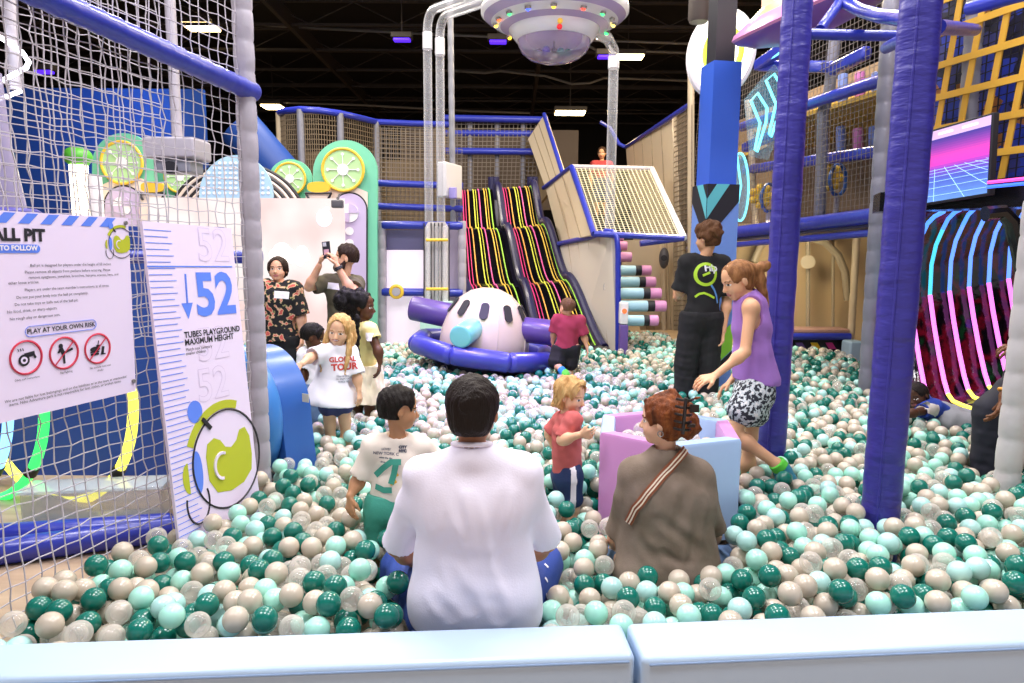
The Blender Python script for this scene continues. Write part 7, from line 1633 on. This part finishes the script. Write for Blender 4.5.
# ------------------------------------------------------------------ balls of the pit
BR = .0418
def ball_mat(name, col, clear=False):
    M = bpy.data.materials.new(name); M.use_nodes = True; nt = M.node_tree; b = nt.nodes['Principled BSDF']; out = nt.nodes['Material Output']
    b.inputs['Base Color'].default_value = srgb(col); b.inputs['Roughness'].default_value = .22; b.inputs['Coat Weight'].default_value = .25; b.inputs['Coat Roughness'].default_value = .08
    if clear:
        t = nt.nodes.new('ShaderNodeBsdfTransparent'); mx = nt.nodes.new('ShaderNodeMixShader'); lw = nt.nodes.new('ShaderNodeLayerWeight'); lw.inputs['Blend'].default_value = .4
        mr = nt.nodes.new('ShaderNodeMapRange'); mr.inputs['To Min'].default_value = .24; mr.inputs['To Max'].default_value = .7
        b.inputs['Roughness'].default_value = .12
        L = nt.links.new; L(lw.outputs['Facing'], mr.inputs[0]); L(mr.outputs[0], mx.inputs[0]); L(t.outputs[0], mx.inputs[1]); L(b.outputs[0], mx.inputs[2]); L(mx.outputs[0], out.inputs['Surface'])
    return M
KINDS_ = [('dark teal', ball_mat('dark teal ball', '#127061'), .25), ('beige', ball_mat('beige ball', '#c5b8a6'), .28), ('mint green', ball_mat('mint ball', '#abe5d2'), .18), ('pale aqua', ball_mat('pale aqua ball', '#b3e0da'), .09), ('clear', ball_mat('clear ball', '#e8e1d6', True), .20)]
# everything already standing in the pit pushes balls aside
def scene_bvh(z0, z1):
    vs, ps = [], []; b = 0
    for o in list(SC.objects):
        if o.type != 'MESH' or o.get('kind') == 'structure': continue
        me = o.data; n = len(me.vertices)
        if n == 0: continue
        co = np.empty(n * 3); me.vertices.foreach_get('co', co); co = co.reshape(-1, 3)
        l = np.array(o.matrix_world.translation) if o.parent is None else np.array(o.parent.location) if o.parent.parent is None else np.array(o.parent.parent.location)
        co = co + l
        if co[:, 2].min() > z1 or co[:, 2].max() < z0: continue
        for p in me.polygons:
            ids = list(p.vertices); zz = co[ids, 2]
            if zz.min() <= z1 and zz.max() >= z0: ps.append([i + b for i in ids])
        vs.append(co); b += n
    return BVHTree.FromPolygons([tuple(v) for v in np.concatenate(vs)], ps)
bpy.context.view_layer.update()
BV = scene_bvh(.05, .7)
px0, px1 = (inn[0], inn2[1])
def inside_pit(x, y):
    # kerb
    if x < PADL_X: q = inn[0] + (inn[1] - inn[0]) * ((x - inn[0][0]) / (inn[1][0] - inn[0][0]))
    else: q = inn2[0] + (inn2[1] - inn2[0]) * ((x - inn2[0][0]) / (inn2[1][0] - inn2[0][0]))
    if y < q[1] + .035: return False
    if y < NB[1]:
        t = (NB[1] - y) / (NB[1] - NF[1]); xl = NB[0] + (NF[0] - NB[0]) * t
        if x < xl + .06: return False
    elif x < -1.32 - (y - 3.7) * .62: return False
    if x > 2.9 + max(0, y - 3.2) * .42: return False
    if y > 6.3 and x > 4.0: return False
    return y < 8.95 + (1.4 if 1.25 < x < 2.3 else 0)
PADL_X = inn[1][0]
def top_h(x, y):
    h = .455 + .018 * math.sin(2.1 * x + .7) * math.sin(1.7 * y + .3) + .014 * math.sin(4.3 * x - 1.1 * y)
    if y < 3.4: h -= .03 * max(0, min(1, (-.6 - x) / .5))
    if y < 3.5 and x > .9: h += .02
    if y < 3.3 and .2 < x < .95: h -= .02
    if y < 2.5: h += .01
    return h
rnd = random.Random(11)
cell = 2 * BR; gridd = {}
def landing(x, y):
    z = .215; ix, iy = int(math.floor(x / cell)), int(math.floor(y / cell))
    for a in (ix - 1, ix, ix + 1):
        for b in (iy - 1, iy, iy + 1):
            L = gridd.get((a, b))
            if L:
                for (bx, by, bz) in L:
                    d2 = (bx - x) ** 2 + (by - y) ** 2
                    if d2 < cell * cell:
                        zz = bz + math.sqrt(cell * cell - d2)
                        if zz > z: z = zz
    return z
balls = []
def drop(xa, xb, ya, yb, per):
    nx, ny = int((xb - xa) / .16), int((yb - ya) / .16)
    for lay in range(per):
        for i in range(nx):
            for j in range(ny):
                best = None
                for k in range(7):
                    x = xa + (i + rnd.random()) * .16; y = ya + (j + rnd.random()) * .16
                    z = landing(x, y)
                    if best is None or z < best[2]: best = (x, y, z)
                x, y, z = best
                if z + BR * .25 > top_h(x, y) or not inside_pit(x, y): continue
                loc, nor, idx, dist = BV.find_nearest((x, y, z), .3)
                if loc is not None:
                    if dist < BR * 1.0: continue
                    if dist < .28 and (Vector((x, y, z)) - loc).dot(nor) < 0: continue
                gridd.setdefault((int(math.floor(x / cell)), int(math.floor(y / cell))), []).append((x, y, z)); balls.append((x, y, z))
drop(-5.2, 5.0, 1.95, 10.4, 26)
B = np.array(balls); nb = len(B)
kinds = rng.choice(len(KINDS_), nb, p=[k[2] for k in KINDS_])
# balls inside the play pen
pc = np.array(PEN[:2]); pb = []
for k in range(400):
    a, r = rng.uniform(0, 2 * PI), (PEN[2] - PEN[3] - .1) * math.sqrt(rng.uniform()); p = np.array([pc[0] + r * math.cos(a), pc[1] + r * math.sin(a), .66 + rng.uniform(0, .05)])
    if all(np.linalg.norm(p - q) > 2 * BR * .97 for q in pb): pb.append(p)
pb = np.array(pb); B = np.concatenate([B, pb]); kinds = np.concatenate([kinds, rng.choice([1, 4, 4, 4, 2], len(pb))]); nb = len(B)
# which show largest
X, Y, Z = proj(B); rad = F * BR / Z
idb = np.full((683, 1024), -1, np.int32); order = np.argsort(-Z); gx, gy = np.meshgrid(np.arange(1024), np.arange(683))
for i in order:
    x, y, r = X[i], Y[i], rad[i]
    x0, x1, y0, y1 = max(0, int(x - r)), min(1024, int(x + r) + 2), max(0, int(y - r)), min(683, int(y + r) + 2)
    if x0 >= x1 or y0 >= y1: continue
    mm = (gx[y0:y1, x0:x1] - x) ** 2 + (gy[y0:y1, x0:x1] - y) ** 2 <= r * r
    idb[y0:y1, x0:x1][mm] = i
edge = np.where(gx < 628, 642 + (621.5 - 642) * gx / 626, 621.5 + (606.5 - 621.5) * (gx - 630) / 394)
idb[gy > edge] = -1
# rough silhouettes of the two seated adults and the height board, so balls hidden by them do not count
idb[(gx > 385) & (gx < 553) & (gy > 440)] = -1; idb[(gx > 612) & (gx < 722) & (gy > 450) & (gy < 568)] = -1
cnt = np.bincount(idb[idb >= 0], minlength=nb); show = np.argsort(-cnt)[:300]; shown = np.zeros(nb, bool); shown[show] = True
def ico(lv):
    bm = bmesh.new(); bmesh.ops.create_icosphere(bm, subdivisions=lv, radius=BR)
    v = np.array([q.co[:] for q in bm.verts]); f = np.array([[q.index for q in p.verts] for p in bm.faces]); bm.free(); return v, f
def fast_mesh(name, V, Fc, mi, mats):
    me = bpy.data.meshes.new(name); me.vertices.add(len(V)); me.vertices.foreach_set('co', V.ravel().astype(np.float32))
    n = len(Fc); me.loops.add(n * 3); me.loops.foreach_set('vertex_index', Fc.ravel().astype(np.int32))
    me.polygons.add(n); me.polygons.foreach_set('loop_start', np.arange(0, n * 3, 3, dtype=np.int32))
    for mm in mats: me.materials.append(mm)
    me.polygons.foreach_set('material_index', mi.astype(np.int32)); me.update(calc_edges=True); me.validate()
    me.polygons.foreach_set('use_smooth', np.ones(n, bool)); me.update(); return me
Vs, Fs_, Ms, off = [], [], [], 0
for lv, sel in ((2, (Z > 5.2)), (3, (Z <= 5.2))):
    v, f = ico(lv); ids = np.nonzero(sel & ~shown)[0]
    if not len(ids): continue
    VV = (v[None] + B[ids][:, None]).reshape(-1, 3); FF = (f[None] + (np.arange(len(ids)) * len(v))[:, None, None]).reshape(-1, 3) + off
    Vs.append(VV); Fs_.append(FF); Ms.append(np.repeat(kinds[ids], len(f))); off += len(VV)
me = fast_mesh('pit_balls', np.concatenate(Vs), np.concatenate(Fs_), np.concatenate(Ms), [k[1] for k in KINDS_])
o = bpy.data.objects.new('pit_ball_filling', me); COL.objects.link(o); tag(o, 'sea of teal, beige, mint and clear balls filling the pit beyond the nearest rows', 'balls', kind='stuff')
v, f = ico(4); protos = {}
for k, (nm, mm, _) in enumerate(KINDS_):
    protos[k] = fast_mesh('pit_ball ' + nm, v, f, np.zeros(len(f)), [mm])
LAB = ['glossy dark teal plastic ball among the nearest rows of the pit', 'plain beige plastic ball among the nearest rows of the pit', 'pale mint green plastic ball among the nearest rows of the pit', 'pale aqua blue plastic ball among the nearest rows of the pit', 'see-through clear plastic ball among the nearest rows of the pit']
first = {}
for i in show:
    k = int(kinds[i])
    if k in first: ob = first[k].copy()
    else: ob = bpy.data.objects.new('plastic_ball', protos[k])
    COL.objects.link(ob); ob.location = B[i]; ob.rotation_euler = (0, 0, 0)
    if k not in first: first[k] = tag(ob, LAB[k], 'ball', KINDS_[k][0] + ' balls in the nearest rows')
print('balls', nb, 'smallest individual', cnt[show].min())
# ------------------------------------------------------------------ light
def area(name, loc, size, energy, col, target=None, size_y=None):
    lt = bpy.data.lights.new(name, 'AREA'); lt.energy = energy; lt.color = col; lt.size = size
    if size_y: lt.shape = 'RECTANGLE'; lt.size_y = size_y
    o = bpy.data.objects.new(name, lt); COL.objects.link(o); o.location = loc
    if target is not None: o.rotation_euler = (Vector(target) - Vector(loc)).to_track_quat('-Z', 'Y').to_euler()
    return o
for x in (-3.2, 0, 3.2):
    for y, e, c in ((1.2, 120, (1, .97, 1)), (4.2, 125, (1, .96, 1)), (7.6, 135, (1, .93, .84))):
        area('roof_lamp', (x, y, 5.9), 1.2, e, c)
area('roof_lamp', (3.0, 10.5, 5.8), 1.0, 330, (1, .82, .52))
area('roof_lamp', (-3.0, 10.5, 5.9), 1.0, 150, (1, .9, .75))
area('recess_lamp', (3.3, 8.6, 1.86), .5, 26, (1, .86, .6), (3.6, 9.3, 1.0))
lt = bpy.data.lights.new('violet_flood', 'SPOT'); lt.energy = 1600; lt.color = (.42, .25, 1); lt.spot_size = .75; lt.spot_blend = .9; lt.shadow_soft_size = .3
lo = bpy.data.objects.new('violet_flood', lt); COL.objects.link(lo); lo.location = (-.6, 5.5, 5.8); lo.rotation_euler = (Vector((-.3, 5.9, .4)) - Vector(lo.location)).to_track_quat('-Z', 'Y').to_euler()
w = bpy.data.worlds.new('World'); SC.world = w; w.use_nodes = True
w.node_tree.nodes['Background'].inputs[0].default_value = (1, .97, 1, 1); w.node_tree.nodes['Background'].inputs[1].default_value = .4
SC.view_settings.view_transform = 'Standard'; SC.view_settings.look = 'None'; SC.view_settings.exposure = 0.38; SC.view_settings.gamma = 1; SC.view_settings.use_curve_mapping = False
SC.cycles.transparent_max_bounces = 16; SC.cycles.max_bounces = 6; SC.cycles.caustics_reflective = False; SC.cycles.caustics_refractive = False
SC.cycles.sample_clamp_indirect = 6
